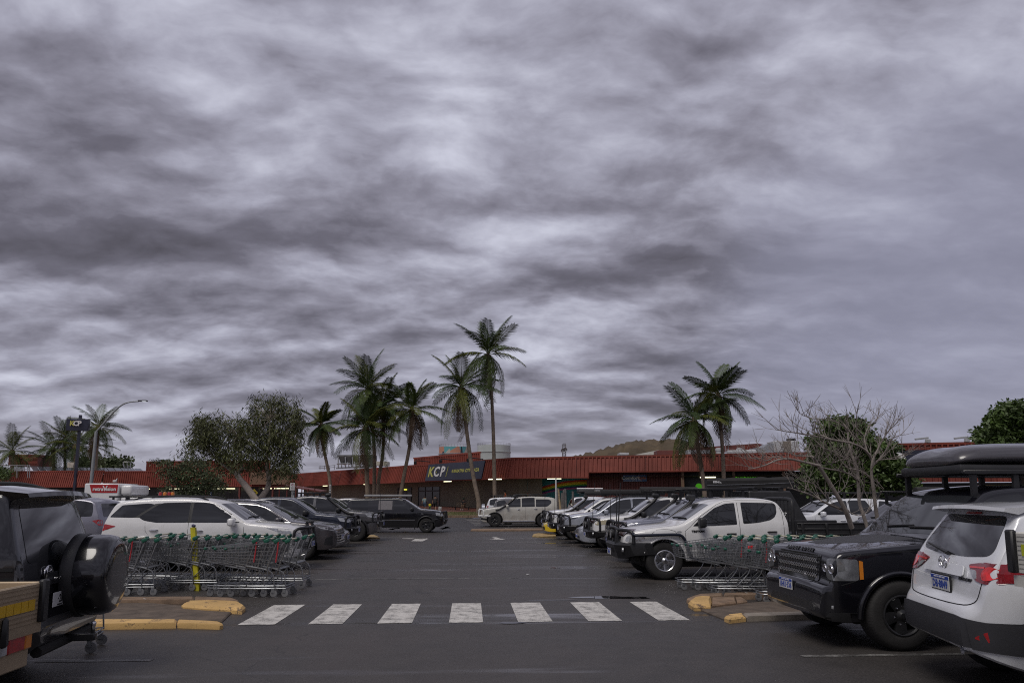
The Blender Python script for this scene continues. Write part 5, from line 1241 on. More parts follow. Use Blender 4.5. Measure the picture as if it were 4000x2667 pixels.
# silver white wagon with bullbar
p = base_suv(4.85, 1.89, 1.86, SILVER, R=.40, fo=.9, rim='s6', bot=BB_(4.85)); p['panels'] = [headlamp(LAMPD, .95, 1.07, .75), grille(.74, 1.02, .36, CHROME)]
p['mirror'] = (1.58, 1.25, SILVER); p['rails'] = (2.2, 4.2, BLACK)
r, sh = car('parked_car', 'silver white wagon with long smoked headlights and black bullbar in the right row', 'car', spot(2180, 28.3, 5.15, True), RT, p, GRT); X = lambda u: sh.L / 2 - u; barred(r, sh, '6IIB'); antenna(r, X(.05), .3, 1.1, 2.0)
b = MB(); b.tube([(X(1.7), -.2, 2.02), (X(4.3), -.2, 2.02)], .12, 10)
for u in (2.3, 3.6): b.box((X(u), 0, 1.91), (.08, 1.3, .05))
b.build('awning', CANVAS, r, 50); text('lettering', 'KINGS', .14, WHITEP, r, (X(2.7), -.065, 2.02), (Vector((-1, 0, 0)), Vector((0, 0, 1))), .003, bold=.004)
ol = MB(); ol.rbox((X(2.6), .45, 2.02), (2.2, .35, .2), .06, 2); ol.build('roof_bag', CANVAS, r, 40)
# white wagon
p = base_suv(4.8, 1.86, 1.84, WHITE, rim='s6', bot=BB_(4.8)); p['panels'] = [headlamp(LAMP, .95, 1.05, .65), grille(.8, 1.0, .4, CHROME)]; p['mirror'] = (1.58, 1.24, WHITE)
r, sh = car('parked_car', 'white wagon with bullbar and slim dark roof load in the right row', 'car', spot(2142, 31.0, 5.1, True), RT, p, GRT); X = lambda u: sh.L / 2 - u; barred(r, sh, '1GLP 440'); antenna(r, X(.1), .3, 1.1, 2.05)
b = MB(); b.rbox((X(2.9), .3, 2.0), (2.9, .5, .14), .06, 2); b.rbox((X(3.2), -.35, 2.03), (1.9, .5, .12), .05, 2)
for u in (2.4, 3.8): b.box((X(u), 0, 1.90), (.08, 1.3, .06))
b.build('roof_load', CANVAS, r, 40); b = MB(); b.rbox((X(3.0), -.35, 2.12), (2.0, .45, .05), .02, 1); b.build('roof_tray', STEEL, r)
# yellow hatch
p = base_sedan(4.2, 1.76, 1.20, YEL); p['panels'] = [headlamp(LAMPD, .54, .62, .5), ('air_intake', 'front', [(-.62, .30), (-.18, .30), (-.18, .44), (-.58, .44)], BLACK), ('air_intake', 'front', [(.18, .30), (.62, .30), (.58, .44), (.18, .44)], BLACK)]
r, sh = car('parked_car', 'bright yellow low car whose bumper shows below the white wagon bullbar', 'car', spot(2119, 34.2, 4.2, True), RT, p, GRT); plate(r, (2.11, .2, .52), (1, 0, 0), '1FRX 129')
# white ute with snorkel
p = base_ute(5.2, 1.86, 1.84, WHITE2, R=.40, bot=BB_(5.2)); p['panels'] = [headlamp(LAMP, .94, 1.06, .5), grille(.8, 1.04, .42, BLACK)]
r, sh = car('parked_ute', 'white ute with black snorkel farthest along the right row before the posts', 'ute', spot(2116, 37.0, 5.5, True), RT, p, GRT); X = lambda u: sh.L / 2 - u; barred(r, sh, '1GQT 218'); snorkel(r, sh, 1, .98, 1.42, 2.1); antenna(r, X(.0), .2, 1.1, 1.95, 0, .012)
# dusty white big wagon beyond the cross lane
p = base_suv(5.14, 1.99, 1.93, DUSTW, fo=.9, wb=3.075, R=.42, tw=.29, rim='k10', wn=36)
p['glass'] = [(1.38, 2.55), (2.62, 3.45), dict(poly=[(3.52, 1.255), (3.52, 1.735), (4.3, 1.73), (4.50, 1.66), (4.52, 1.50), (4.30, 1.30), (4.15, 1.26)])]
p['panels'] = [headlamp(mat('hazed_lamp', (.5, .52, .46), .15, .2, coat=1, var=.2), .93, 1.12, .48), grille(.80, 1.08, .4, CHROME), ('fuel_flap', 'side', [(4.22, 1.10), (4.42, 1.10), (4.42, 1.22), (4.22, 1.22)], DUSTW, dict(off=.007)), taillamp(5.14, .95, 1.2, .35, LAMP), ('bumper_shadow', 'corner', [(.02, .45), (.5, .40), (.5, .52), (.05, .58)], BLACK, dict(ang=50))]  # last panel: black plastic strip low round the front corners
p['step'] = CHROME; p['mirror'] = (1.66, 1.30, DUSTW); p['handle_m'] = CHROME; p['flare'] = (.03, BLACK); p['handles'] = [(2.4, 1.1), (3.5, 1.13)]
q = gnd(1932, 2057)
r, sh = car('parked_car', 'dusty white large wagon with white bullbar and roof platform behind the long kerb', 'car', (q.x + 5.14 / 2 - .9, q.y + .85), RT, p, None); X = lambda u: sh.L / 2 - u
bullbar(r, sh, m=WHITE, zb=.5, zt=.74, top=1.12, hoops=2); snorkel(r, sh, 1, .95, 1.5, 2.22, 1.05); roof_platform(r, sh, 2.2, 4.3, 2.0, 1.35)
# --- near right: black luxury four wheel drive
p = base_suv(4.97, 1.88, 1.93, BLK, fo=.88, wb=2.88, R=.405, tw=.30, rr=.235, rim='k5', wn=70, n=150, stance=.03)
p['top'] = [(0, .54), (.006, .66), (.02, .735), (.05, .755), (.095, .765), (.105, .80), (.115, .98), (.13, 1.08), (.17, 1.145), (.28, 1.175), (.8, 1.225), (1.28, 1.265), (1.42, 1.275), (1.50, 1.31), (2.06, 1.83), (2.26, 1.905), (2.7, 1.94), (3.4, 1.94), (4.3, 1.90), (4.55, 1.86), (4.68, 1.75), (4.85, 1.25), (4.9, 1.0), (4.955, .85), (4.97, .6)]
p['plan'] = [(0, .80), (.02, .87), (.08, .93), (.2, .965), (.5, .99), (1.0, 1), (4.3, 1), (4.8, .955), (4.93, .89), (4.97, .82)]
p['belt'] = [(0, 1.10), (1.2, 1.22), (4.97, 1.25)]; p['edge'] = .06; p['bot'] = [(0, .40), (.05, .33), (.3, .30), (4.5, .32), (4.97, .5)]
p['glass'] = [(1.48, 2.62, 0, 0, .04, .12), (2.70, 3.62, 0, 0, .04, .12), (3.70, 4.62, 0, .3, .04, .12)]; p['screen'] = (1.53, .78, 2.06, .66); p['topseams'] = [[(.10, .80), (.5, .86), (1.38, .88)]]
p['seams'] = [[(1.5, .5), (1.48, 1.2)], [(2.66, .46), (2.66, 1.8)], [(.06, 1.06), (.5, 1.10), (1.45, 1.17)], [(.10, .72), (.30, .78), (.42, .82)]]
p['mirror'] = (1.78, 1.32, BLK); p['mh'] = .24
p['panels'] = [('headlight', 'corner', [(.015, .805), (.12, .80), (.40, .80), (.40, 1.045), (.14, 1.055), (.015, 1.05)], mat('lamp_cluster', (.17, .175, .185), .1, .4, coat=1, var=.3, vscale=9), dict(ang=40, off=.010, r=1.6)),
  ('indicator', 'corner', [(.405, .815), (.45, .82), (.45, 1.02), (.405, 1.035)], AMBER, dict(ang=60, r=0, off=.009)), ('grille_surround', 'front', [(-.56, .76), (.56, .76), (.58, 1.075), (-.58, 1.075)], mat('black_gloss_trim', (.012, .012, .014), .15, coat=1), dict(off=.010)),
  ('lower_intake', 'front', [(-.62, .42), (.62, .42), (.55, .52), (-.55, .52)], BLACK), ('bonnet_wrap', 'over', [(.34, -.16), (.34, .16), (.85, .50), (1.36, .56), (1.36, -.56), (.85, -.50)], mat('matt_black_wrap', (.03, .03, .034), .55, var=.06), dict(r=0, off=.003)), ('front_skirt', 'corner', [(.0, .33), (.5, .31), (.5, .42), (.05, .44)], BLACK, dict(ang=45, off=.02))]
p['flare'] = (.035, BLK)
q = gnd(3507, 2534)
r, sh = car('parked_car', 'large black luxury four wheel drive with roof box parked on the near right', 'car', (q.x + 4.97 / 2 - .88, q.y + .80), RT, p, GRT); X = lambda u: sh.L / 2 - u
gb = MB()
for k in range(3):
    z = .825 + k * .088; b = MB(); n = 22; P0 = []
    for i in range(n):
        y = -.52 + 1.04 * (i + .5) / n; xx = sh.bvh.ray_cast(Vector((9, y, z)), Vector((-1, 0, 0)), 12)[0].x + .018
        for s_ in (-1, 1): b.tube([(xx, y - .03, z + s_ * .028), (xx + .006, y, z), (xx, y + .03, z - s_ * .028)], .006, 4)
    b.build('grille_mesh', ALLOY, r)
    b = MB(); P = [Vector((sh.bvh.ray_cast(Vector((9, y, z + .044)), Vector((-1, 0, 0)), 12)[0].x + .02, y, z + .044)) for y in [-.54 + .12 * i for i in range(10)]]; b.tube(P, .010, 5); b.build('grille_bar', BLACK, r)
for y in (-.75, .75):
    for dy, rad in ((-.05, .050), (.09, .062)):
        yy = y + dy * (1 if y > 0 else -1); h = sh.bvh.ray_cast(Vector((9, yy, .93)), Vector((-1, 0, 0)), 12)
        if h[0] is None: continue
        b = MB(); b.lathe([(.001, .016), (rad * .55, .014), (rad * .6, .006), (rad * .9, .012), (rad, .006)], 20, 'x', tuple(h[0] + Vector((.004, 0, 0)))); b.build('headlight_ring', CHROME, r, 40)
badge(r, sh, 1, .0, 1.112, 'R A N G E   R O V E R', .075, BLACK, bold=.004)
b = MB(); b.lathe([(.001, .008), (.026, .006), (.03, 0)], 18, 'x', (sh.bvh.ray_cast(Vector((9, .22, .80)), Vector((-1, 0, 0)), 12)[0].x + .02, .22, .80)); b.build('badge', ALLOY, r, 40)
plate(r, (X(-.012), -.12, .66), (1, 0, .0), '1IHU·336')
b = MB()
for sd in (-1, 1): b.lathe([(.001, .02), (.05, .018), (.06, 0)], 16, 'x', (X(.10), sd * .80, .50))
b.build('fog_light', LAMP, r, 40)
b = MB()
for y in (-.9, .9):
    for k in range(1): b.box((X(1.34), y * .82, .36), (.02, .26, .3))
b.build('mud_flap', BLACK, r)
roof_platform(r, sh, 1.95, 3.9, 2.05, 1.35)
rb = MB(); prof = [(1.98, .12, .50), (2.04, .20, .57), (2.2, .27, .61), (2.4, .30, .62), (3.2, .33, .62), (3.9, .30, .60), (4.15, .16, .55)]
for (u, hh, wd) in prof:
    for y, z in ((-1, 0), (-1.02, .4), (-.88, .82), (-.45, 1.0), (-.2, .93), (.2, .93), (.45, 1.0), (.88, .82), (1.02, .4), (1, 0)): rb.v.append((X(u), y * wd - .02, 2.17 + hh * z))
rb.f += [(i * 10 + j, i * 10 + (j + 1) % 10, (i + 1) * 10 + (j + 1) % 10, (i + 1) * 10 + j) for i in range(6) for j in range(10)] + [tuple(range(10)), tuple(60 + j for j in range(10))]
bx = thing('roof_box', 'glossy grey roof box strapped on the black four wheel drive rack', 'roof box', r.location, RT)
o = rb.build('lid', paint('roof_box_plastic', (.055, .052, .06), .2, .05), bx, 50); md = o.modifiers.new('s', 'SUBSURF'); md.levels = 1; md.render_levels = 2
b = MB(); b.rbox((X(3.08), -.02, 2.12), (2.2, 1.22, .13), .04, 2); b.build('base', BLACK, bx, 40)
# --- near right: white hatch wagon seen from behind
p = base_suv(4.55, 1.84, 1.69, WHITE2, fo=.9, wb=2.70, R=.355, tw=.225, rr=.23, rim='s10', n=190)
p['top'] = [(0, .6), (.02, .78), (.08, .88), (.3, .96), (.9, 1.04), (1.15, 1.06), (1.9, 1.59), (2.2, 1.71), (2.6, 1.765), (3.2, 1.76), (3.8, 1.71), (4.02, 1.675), (4.06, 1.64), (4.09, 1.59), (4.20, 1.43), (4.31, 1.25), (4.36, 1.14), (4.40, 1.05), (4.43, .90), (4.46, .86), (4.52, .80), (4.55, .72), (4.53, .6), (4.5, .55)]
p['top'] = [t_ for t_ in p['top'] if t_[0] < 4.55] and p['top'][:-2]
p['plan'] = [(0, .7), (.06, .83), (.2, .92), (.5, .985), (1.0, 1), (3.6, 1), (3.9, .99), (4.15, .955), (4.30, .90), (4.38, .845), (4.45, .78), (4.52, .70), (4.55, .62)]
p['bot'] = [(0, .4), (.1, .28), (.4, .22), (4.0, .28), (4.3, .36), (4.5, .44), (4.55, .50)]
p['belt'] = [(0, .86), (1.2, 1.0), (3, 1.04), (4.55, 1.10)]; p['tum'] = 21; p['screen'] = (1.2, .7, 1.88, .54)
p['glass'] = [(1.15, 2.45), (2.52, 3.45, 0, .3), (3.5, 4.0, .2, .3)]
p['back'] = [(-.68, 1.30), (-.62, 1.25), (-.3, 1.225), (.3, 1.225), (.62, 1.25), (.68, 1.30), (.56, 1.60), (-.56, 1.60)]
p['panels'] = [('tail_light', 'rear', [(s_ * a, z) for a, z in ((.40, 1.165), (.55, 1.19), (.74, 1.20), (.845, 1.20), (.845, 1.035), (.72, 1.025), (.60, 1.04), (.50, 1.09))], mat('deep_red_lamp', (.20, .006, .012), .1, coat=1, var=.3, vscale=20), dict(off=.010)) for s_ in (-1, 1)]
p['panels'] += [('tail_light', 'corner', [(4.2, 1.20), (4.45, 1.20), (4.47, 1.035), (4.2, 1.05)], MATS['deep_red_lamp'], dict(ang=140, off=.0085, r=0)), ('tail_light', 'side', [(3.95, 1.17), (4.2, 1.205), (4.37, 1.20), (4.40, 1.12), (4.41, 1.035), (4.15, 1.06)], MATS['deep_red_lamp'], dict(off=.008))]
for s_ in (-1, 1): p['panels'] += [('brake_light_ring', 'rear', [(s_ * (.735 + .085 * cos(a * .5236)), 1.112 + .060 * sin(a * .5236)) for a in range(12)], mat('bright_red_lamp', (.62, .02, .02), .12, coat=1, var=.4, vscale=14), dict(off=.014, r=0)), ('red_line', 'rear', [(s_ * .43, 1.155), (s_ * .66, 1.165), (s_ * .66, 1.15), (s_ * .45, 1.14)], MATS['bright_red_lamp'], dict(off=.014, r=0)),
  ('reversing_lamp', 'rear', [(s_ * .455, 1.13), (s_ * .56, 1.125), (s_ * .61, 1.05), (s_ * .53, 1.075)], LAMP, dict(off=.014)), ('reflector', 'rear', [(s_ * .68, .565), (s_ * .82, .53), (s_ * .83, .61), (s_ * .77, .64)], REDL, dict(off=.026))]
p['panels'] += [('bumper_cladding', 'rear', [(-.80, .48), (.80, .48), (.82, .70), (.5, .735), (-.5, .735), (-.82, .70)], mat('grey_bumper_plastic', (.034, .034, .039), .55, var=.15, bump=.1), dict(off=.02, r=0)), ('bumper_cladding', 'corner', [(3.75, .44), (4.5, .47), (4.52, .70), (4.2, .72), (3.85, .80)], MATS['grey_bumper_plastic'], dict(ang=130, off=.018, r=0)),
  ('plate_garnish', 'rear', [(-.40, 1.055), (.40, 1.055), (.36, 1.145), (-.36, 1.145)], WHITE2, dict(off=.028, r=1)), ('high_brake_light', 'rear', [(-.14, 1.61), (.14, 1.61), (.12, 1.63), (-.12, 1.63)], REDL, dict(off=.02, r=0))]
p['flare'] = (.03, MATS['grey_bumper_plastic'])
q = pt(3668, HORY, 6.80)
r, sh = car('parked_car', 'white hatchback wagon seen from behind with plate DB 8849 on the near right', 'car', (q.x - .045 + (4.55 / 2 - .12) * cos(.21), q.y - (4.55 / 2 - .12) * sin(.21)), LF - .21, p, GRT); X = lambda u: sh.L / 2 - u
MZ = sh
b = MB()
for k in range(9):
    y = -.70 + 1.40 * k / 8; xx = -1.02 - 0; 
spl = MB(); n = 12
for k in range(n + 1):
    y = -.70 + 1.40 * k / n; c_ = 1 - (2 * k / n - 1) ** 2
    spl.v += [(X(3.85), y * .99, 1.70 + .022 * c_), (X(4.16 + .05 * c_), y, 1.67 + .025 * c_), (X(4.17 + .05 * c_), y, 1.64 + .02 * c_), (X(4.05), y * .98, 1.615 + .015 * c_)]
spl.f += [(k * 4 + j, k * 4 + (j + 1) % 4, (k + 1) * 4 + (j + 1) % 4, (k + 1) * 4 + j) for k in range(n) for j in range(4)] + [(0, 1, 2, 3), tuple(n * 4 + j for j in range(4))]
spl.build('spoiler', WHITE2, r, 40)
fin = MB(); fin.add([(X(3.32), .02, 1.74), (X(3.32), -.02, 1.74), (X(3.62), .035, 1.73), (X(3.62), -.035, 1.73), (X(3.60), .006, 1.88), (X(3.60), -.006, 1.88), (X(3.50), .008, 1.845), (X(3.50), -.008, 1.845)], [(0, 2, 4, 6), (1, 7, 5, 3), (2, 3, 5, 4), (4, 5, 7, 6), (6, 7, 1, 0)])
fin.build('roof_antenna', WHITE2, r)
b = MB(); h0 = sh.bvh.ray_cast(Vector((-9, .0, 1.235)), Vector((1, 0, 0)), 12)[0]; h1 = sh.bvh.ray_cast(Vector((-9, .52, 1.30)), Vector((1, 0, 0)), 12)[0]
b.tube([h0 + Vector((-.03, 0, 0)), h1 + Vector((-.03, 0, 0))], [.022, .011], 6); b.build('wiper', BLACK, r)
gs = MB()
for P in ([(-.70, 1.2), (-.69, .95), (-.64, .84), (-.45, .81), (.45, .81), (.64, .84), (.69, .95), (.70, 1.2)],):
    Q = [sh.bvh.ray_cast(Vector((-9, y, z)), Vector((1, 0, 0)), 12)[0] for y, z in chaikin(P, 2)]; gs.tube(Q, .006, 4)
gs.build('tailgate_gap', SEAM, r)
e = MB(); xe = sh.bvh.ray_cast(Vector((-9, 0, 1.13)), Vector((1, 0, 0)), 12)[0].x - .035
e.tube([(xe, .078 * cos(a * pi / 10), 1.145 + .062 * sin(a * pi / 10)) for a in range(21)], .009, 6, caps=False); e.tube([(xe - .004, -.066, 1.175), (xe - .006, -.03, 1.16), (xe - .006, 0, 1.117), (xe - .006, .03, 1.16), (xe - .004, .066, 1.175)], .008, 6); e.tube([(xe - .005, 0, 1.117), (xe, 0, 1.09)], .006, 5)
e.build('emblem', CHROME, r, 60)
badge(r, sh, -1, .62, 1.09, 'CX-5', .075, DARKRIM, bold=.003, sx=1.3); badge(r, sh, -1, -.42, 1.03, 'SKYACTIV', .035, DARKRIM, bold=.002, sx=1.4)
fr = MB(); fr.rbox((X(4.435), -.02, .955), (.012, .405, .185), .004, 1); fr.build('plate_frame', BLACK, r)
plate(r, (X(4.446), -.02, .963), (-1, 0, 0), 'DB·8849'); text('lettering', 'WANGARAHONDA.com.au', .026, WHITEP, r, (X(4.444), -.02, .877), (Vector((0, -1, 0)), Vector((0, 0, 1))), .001, sx=1.05)
b = MB(); b.tube([(X(4.3), -.55, .44), (X(4.53), -.55, .44)], .036, 14, caps=False); b.build('exhaust', CHROME, r, 50)
# --- near right: corner of a white tray ute
def tray_ute(name, label, loc, face, tm, cabm, zt, hs, deckz, W=1.82, Lt=2.4, stripe=None, near=1):
    r = thing(name, label, 'ute', (loc[0], loc[1], 0), face, None)          # origin at the middle of the tail, tray runs towards +x
    b = MB(); b.box((Lt / 2, 0, deckz), (Lt, W - .02, .08)); b.build('tray', tm, r)
    ribs = [.0, .25, .5, .75, 1.0]
    for nm, c_, d_ in (('tail_board', (0.018, 0), (.036, W)), ('drop_side', (Lt / 2, W / 2), (Lt, .034)), ('drop_side', (Lt / 2, -W / 2), (Lt, .034))):
        b = MB(); b.rbox((c_[0], c_[1], zt - hs / 2), (d_[0], d_[1], hs), .008, 1)
        n = 9
        for k in range(n):
            z = zt - hs + hs * (k + .5) / n
            if nm == 'tail_board': b.box((-.003, 0, z), (.008, W - .16, hs / n * .62))
            else: b.box((c_[0], c_[1] + (.019 if c_[1] > 0 else -.019), z), (d_[0] - .1, .008, hs / n * .62))
        o = b.build(nm, tm, r, 30)
        if nm == 'tail_board' and stripe:
            for k in range(20):
                s_ = MB(); s_.box((-.011, -W / 2 + .12 + (W - .24) * (k + .5) / 20, zt - hs * stripe[0]), (.004, (W - .24) / 20 - .006, stripe[1])); s_.build('reflective_tape', stripe[2], o)
    for sd in (-1, 1):
        b = MB(); b.rbox((-.012, sd * (W / 2 - .03), zt - hs / 2 + .01), (.05, .075, hs + .02), .012, 1); b.build('corner_post', BLACK, r, 40)
        b = MB(); b.rbox((-.03, sd * .45, zt - hs - .0), (.05, .07, .2), .02, 1, taper=.7); b.build('latch', BLACK, r, 40)
    for sd in (-1, 1):
        b = MB(); b.rbox((.06, sd * (W / 2 - .30), deckz - .12), (.05, .46, .30), .01, 1); o = b.build('lamp_bracket', tm, r)
        b = MB(); b.rbox((.03, sd * (W / 2 - .24), deckz - .07), (.03, .18, .15), .01, 1); b.build('tail_light', REDL, o)
        b = MB(); b.rbox((.03, sd * (W / 2 - .11), deckz - .07), (.03, .08, .15), .01, 1); b.build('indicator', AMBER, o)
        b = MB(); b.rbox((.03, sd * (W / 2 - .37), deckz - .07), (.03, .07, .15), .01, 1); b.build('reversing_lamp', LAMP, o)
    for sd in (-1, 1): add_wheel(r, .95, sd * .74, .39, .26, .23, 's6', -sd * -1, 44)
    b = MB(); b.box((1.6, 0, .6), (3.2, .85, .2)); b.tube([(.95, -.7, .39), (.95, .7, .39)], .08, 8); b.build('chassis', UNDER, r)
    pc = base_ute(5.3, W - .02, 1.8, cabm, tub=False); shc = Shell(pc, 60); off_ = Lt + .12 + shc.L / 2
    m = shc.mb; m.v = [(x + off_, y, z) for x, y, z in m.v]; m.build('cab', cabm, r, 32)
    for sd in (-1, 1):
        for wd in pc['glass']:
            q_ = shc.side(side_glass(shc, *wd), sd, off=.004); q_.v = [(x + off_, y, z) for x, y, z in q_.v]; q_.build('window', GLASS, r, 25)
        add_wheel(r, off_ + shc.L / 2 - .9, sd * .74, .39, .26, .23, 's6', sd, 30)
    return r
q = pt(3928, HORY, 5.35)
tray_ute('tray_ute', 'white tray ute at the right edge with yellow reflective tape and black corner post', (q.x, q.y - .91), 0, mat('white_tray_paint', (.55, .54, .50), .5, var=.12), WHITE, 1.50, .30, 1.14, stripe=(.42, .085, mat('lime_tape', (.45, .48, .02), .4, var=.1)))
q = pt(205, HORY, 5.2)
tray_ute('tray_ute', 'aluminium tray ute with a yellow reflective strip in the bottom left corner', (q.x, q.y - .91), pi, mat('weathered_aluminium', (.36, .28, .19), .5, .35, var=.15, vscale=3), BLK, 1.15, .28, .84, stripe=(.52, .075, mat('yellow_tape', (.60, .36, .01), .4, var=.12)))
# --- near left: black wagon with spare wheel on its back door
p = base_suv(4.6, 1.76, 1.90, BLK, fo=.85, wb=2.79, R=.40, rim='k6', n=150)
p['top'] = [(0, .65), (.02, .95), (.1, 1.08), (.5, 1.15), (1.2, 1.22), (1.3, 1.25), (1.95, 1.76), (2.2, 1.84), (2.7, 1.89), (3.4, 1.90), (4.1, 1.87), (4.24, 1.84), (4.28, 1.78), (4.38, 1.45), (4.46, 1.18), (4.50, .9), (4.52, .72), (4.58, .68), (4.6, .58), (4.59, .5)]
p['top'] = p['top'][:-1]
p['plan'] = [(0, .7), (.06, .83), (.2, .92), (.5, .985), (1.0, 1), (3.9, 1), (4.25, .98), (4.40, .955), (4.50, .915), (4.56, .87), (4.6, .80)]
p['back'] = [(-.68, 1.17), (.68, 1.17), (.66, 1.3), (.60, 1.68), (.5, 1.71), (-.5, 1.71), (-.60, 1.68), (-.66, 1.3)]; p['tum'] = 13
p['glass'] = [(1.2, 2.5), (2.58, 3.45, 0, .1), (3.55, 4.12, .1, .12)]
TLB = mat('smoked_tail_lamp', (.022, .02, .022), .12, coat=1, var=.3)
p['panels'] = [('tail_light', 'corner', [(4.22, .86), (4.42, .84), (4.50, .86), (4.49, 1.20), (4.40, 1.22), (4.25, 1.21)], TLB, dict(ang=135, off=.012)), ('bumper_step', 'rear', [(-.7, .60), (.7, .60), (.7, .66), (-.7, .66)], BLACK, dict(off=.01)), ('plate_garnish', 'rear', [(-.15, .95), (.45, .95), (.40, 1.06), (-.10, 1.06)], mat('black_satin_trim', (.02, .02, .022), .35), dict(off=.035))]
for z in (.93, 1.04, 1.12): p['panels'].append(('tail_light_bar', 'corner', [(4.30, z), (4.49, z), (4.49, z + .025), (4.30, z + .025)], SEAM, dict(ang=135, off=.016, r=0)))
p['rails'] = (2.3, 4.05, BLACK)
q = Vector((-3.95 - 2.2 + 2.25, 7.28, 0))
r, sh = car('parked_car', 'glossy black four wheel drive with a covered spare wheel on its back door', 'car', (q.x - 4.6 / 2 + .0, q.y - .30), RT + .14, p, GL_); X = lambda u: sh.L / 2 - u
# spare wheel cover, spoiler, emblem, tow bar
b = MB(); sw = [(.001, -.425), (.20, -.423), (.30, -.418), (.352, -.404), (.385, -.37), (.402, -.31), (.405, -.28), (.405, -.04), (.39, 0), (.30, .01), (.001, .01)]
b.lathe(sw, 48, 'x', (X(4.50), -.24, .98)); b.build('spare_wheel_cover', BLK, r, 45)
b = MB(); b.lathe([(.408, -.13), (.418, -.12), (.418, -.02), (.40, -.01)], 48, 'x', (X(4.50), -.24, .98)); b.build('spare_cover_rim', BLACK, r, 45)
spl = MB(); n = 14
for k in range(n + 1):
    y = -.72 + 1.44 * k / n; c_ = 1 - (2 * k / n - 1) ** 2
    spl.v += [(X(4.0), y * .98, 1.845 + .035 * c_), (X(4.42 + .07 * c_), y, 1.80 + .03 * c_), (X(4.44 + .07 * c_), y, 1.765 + .02 * c_), (X(4.24), y * .95, 1.73 + .02 * c_)]
spl.f += [(k * 4 + j, k * 4 + (j + 1) % 4, (k + 1) * 4 + (j + 1) % 4, (k + 1) * 4 + j) for k in range(n) for j in range(4)] + [(0, 1, 2, 3), tuple(n * 4 + j for j in range(4))]
spl.build('spoiler', BLK, r, 45)
e = MB(); xe = sh.bvh.ray_cast(Vector((-9, .32, 1.08)), Vector((1, 0, 0)), 12)[0].x - .012; cy, cz = -.28, 1.06
# local -y of this car is seen on the left
cy = .32
def ell(rx, rz, oy=0, oz=0): return [(xe, cy + oy + rx * cos(a * pi / 12), cz + oz + rz * sin(a * pi / 12)) for a in range(25)]
e.tube(ell(.085, .06), .007, 6, caps=False); e.tube(ell(.028, .055), .006, 6, caps=False); e.tube(ell(.055, .02, 0, .025), .006, 6, caps=False); e.build('emblem', CHROME, r, 60)
plate(r, (X(4.545), .14, .80), (-1, 0, 0), '·2IO', kind='qld'); 
text('lettering', 'LAND CRUISER  PRADO', .045, CHROME, r, (X(4.55), .10, 1.0), (Vector((0, -1, 0)), Vector((0, 0, 1))), .003, bold=.001)
t_ = MB(); t_.rbox((X(4.68), .0, .40), (.30, .07, .07), .01, 1); t_.tube([(X(4.80), .0, .42), (X(4.80), .0, .48)], .018, 8); tb = t_.build('tow_bar', BARBLK, r, 40)
b = MB(); b.lathe([(.001, .08), (.02, .075), (.028, .055), (.02, .03), (.018, 0)], 16, 'z', (X(4.80), 0, .47)); b.build('tow_ball', CHROME, tb, 50)
b = MB(); b.tube([(X(4.55), -.6, .38), (X(4.55), .6, .38)], .05, 8); b.build('tow_beam', UNDER, r)
# --- cars beyond
def simple(name, label, cat, p, loc, face, group='cars parked far across the car park', rackm=None):
    p['n'] = 60; r, sh = car(name, label, cat, loc, face, p, group); return r, sh
p = base_suv(4.8, 1.86, 1.83, paint('lilac_grey_paint', (.22, .22, .27), .4, .1)); p['panels'] = [taillamp(4.8, .95, 1.15)]
q = pt(452, HORY, 13.5)
q = pt(468, HORY, 21.5); simple('parked_car', 'grey wagon seen from behind between the black four wheel drive and white wagon', 'car', p, (q.x - 2.4, q.y), RT)
p = base_ute(5.3, 1.86, 1.74, WHITE2); q = pt(560, HORY, 26)
r, sh = simple('parked_ute', 'white work ute with orange and red beacons on its black roof rack', 'ute', p, (q.x, q.y), LF); X = lambda u: sh.L / 2 - u; roof_platform(r, sh, 1.9, 3.6, 1.80, 1.2)
for i, (u, m) in enumerate(((2.02, AMBER), (2.14, REDL), (2.3, AMBER), (2.46, REDL))):
    b = MB(); b.lathe([(.065, 0), (.065, .11), (.05, .14), (.001, .14)], 14, 'z', (X(u - .55), -.3, 1.86)); b.build('beacon', m, r, 40)
p = base_suv(4.8, 1.86, 1.80, WHITE); p['panels'] = [taillamp(4.8, .95, 1.2)]; p['glass'] = [(1.3, 2.6), (2.7, 3.6, 0, .2), dict(poly=[(3.7, 1.2), (3.7, 1.63), (4.2, 1.6), (4.45, 1.45), (4.3, 1.28)])]
q = pt(1478, HORY, 43); simple('parked_car', 'white wagon with curved rear side window behind the grey snorkel ute', 'car', p, (q.x - 2.4, q.y), RT)
p = base_ute(5.2, 1.86, 1.82, WHITE); p['panels'] = [headlamp(LAMP, .95, 1.05, .5)]; q = pt(1472, HORY, 39.5)
simple('parked_ute', 'white ute whose bonnet shows between the grey ute and the black ute', 'ute', p, (q.x - 2.6, q.y), LF)
p = base_suv(4.9, 1.95, 1.90, WHITE2, R=.42); p['panels'] = [taillamp(4.9, .95, 1.25, .3)]; p['back'] = [(-.6, 1.25), (.6, 1.25), (.5, 1.68), (-.5, 1.68)]
q = pt(1893, HORY, 53); r, sh = simple('parked_car', 'white wagon with spare wheel and red tail lights behind the dusty white wagon', 'car', p, (q.x + 2.45, q.y), LF); X = lambda u: sh.L / 2 - u
b = MB(); b.lathe([(.001, -.26), (.3, -.25), (.37, -.2), (.37, 0)], 24, 'x', (X(4.88), .3, 1.0)); b.build('spare_wheel_cover', SILVER, r, 45); roof_platform(r, sh, 2.1, 4.3, 1.97, 1.3)
p = base_suv(4.8, 1.85, 1.80, MGREY); p['panels'] = [taillamp(4.8, .8, 1.12, .3, mat('bright_tail_lamp', (.5, .02, .02), .2, var=.2))]
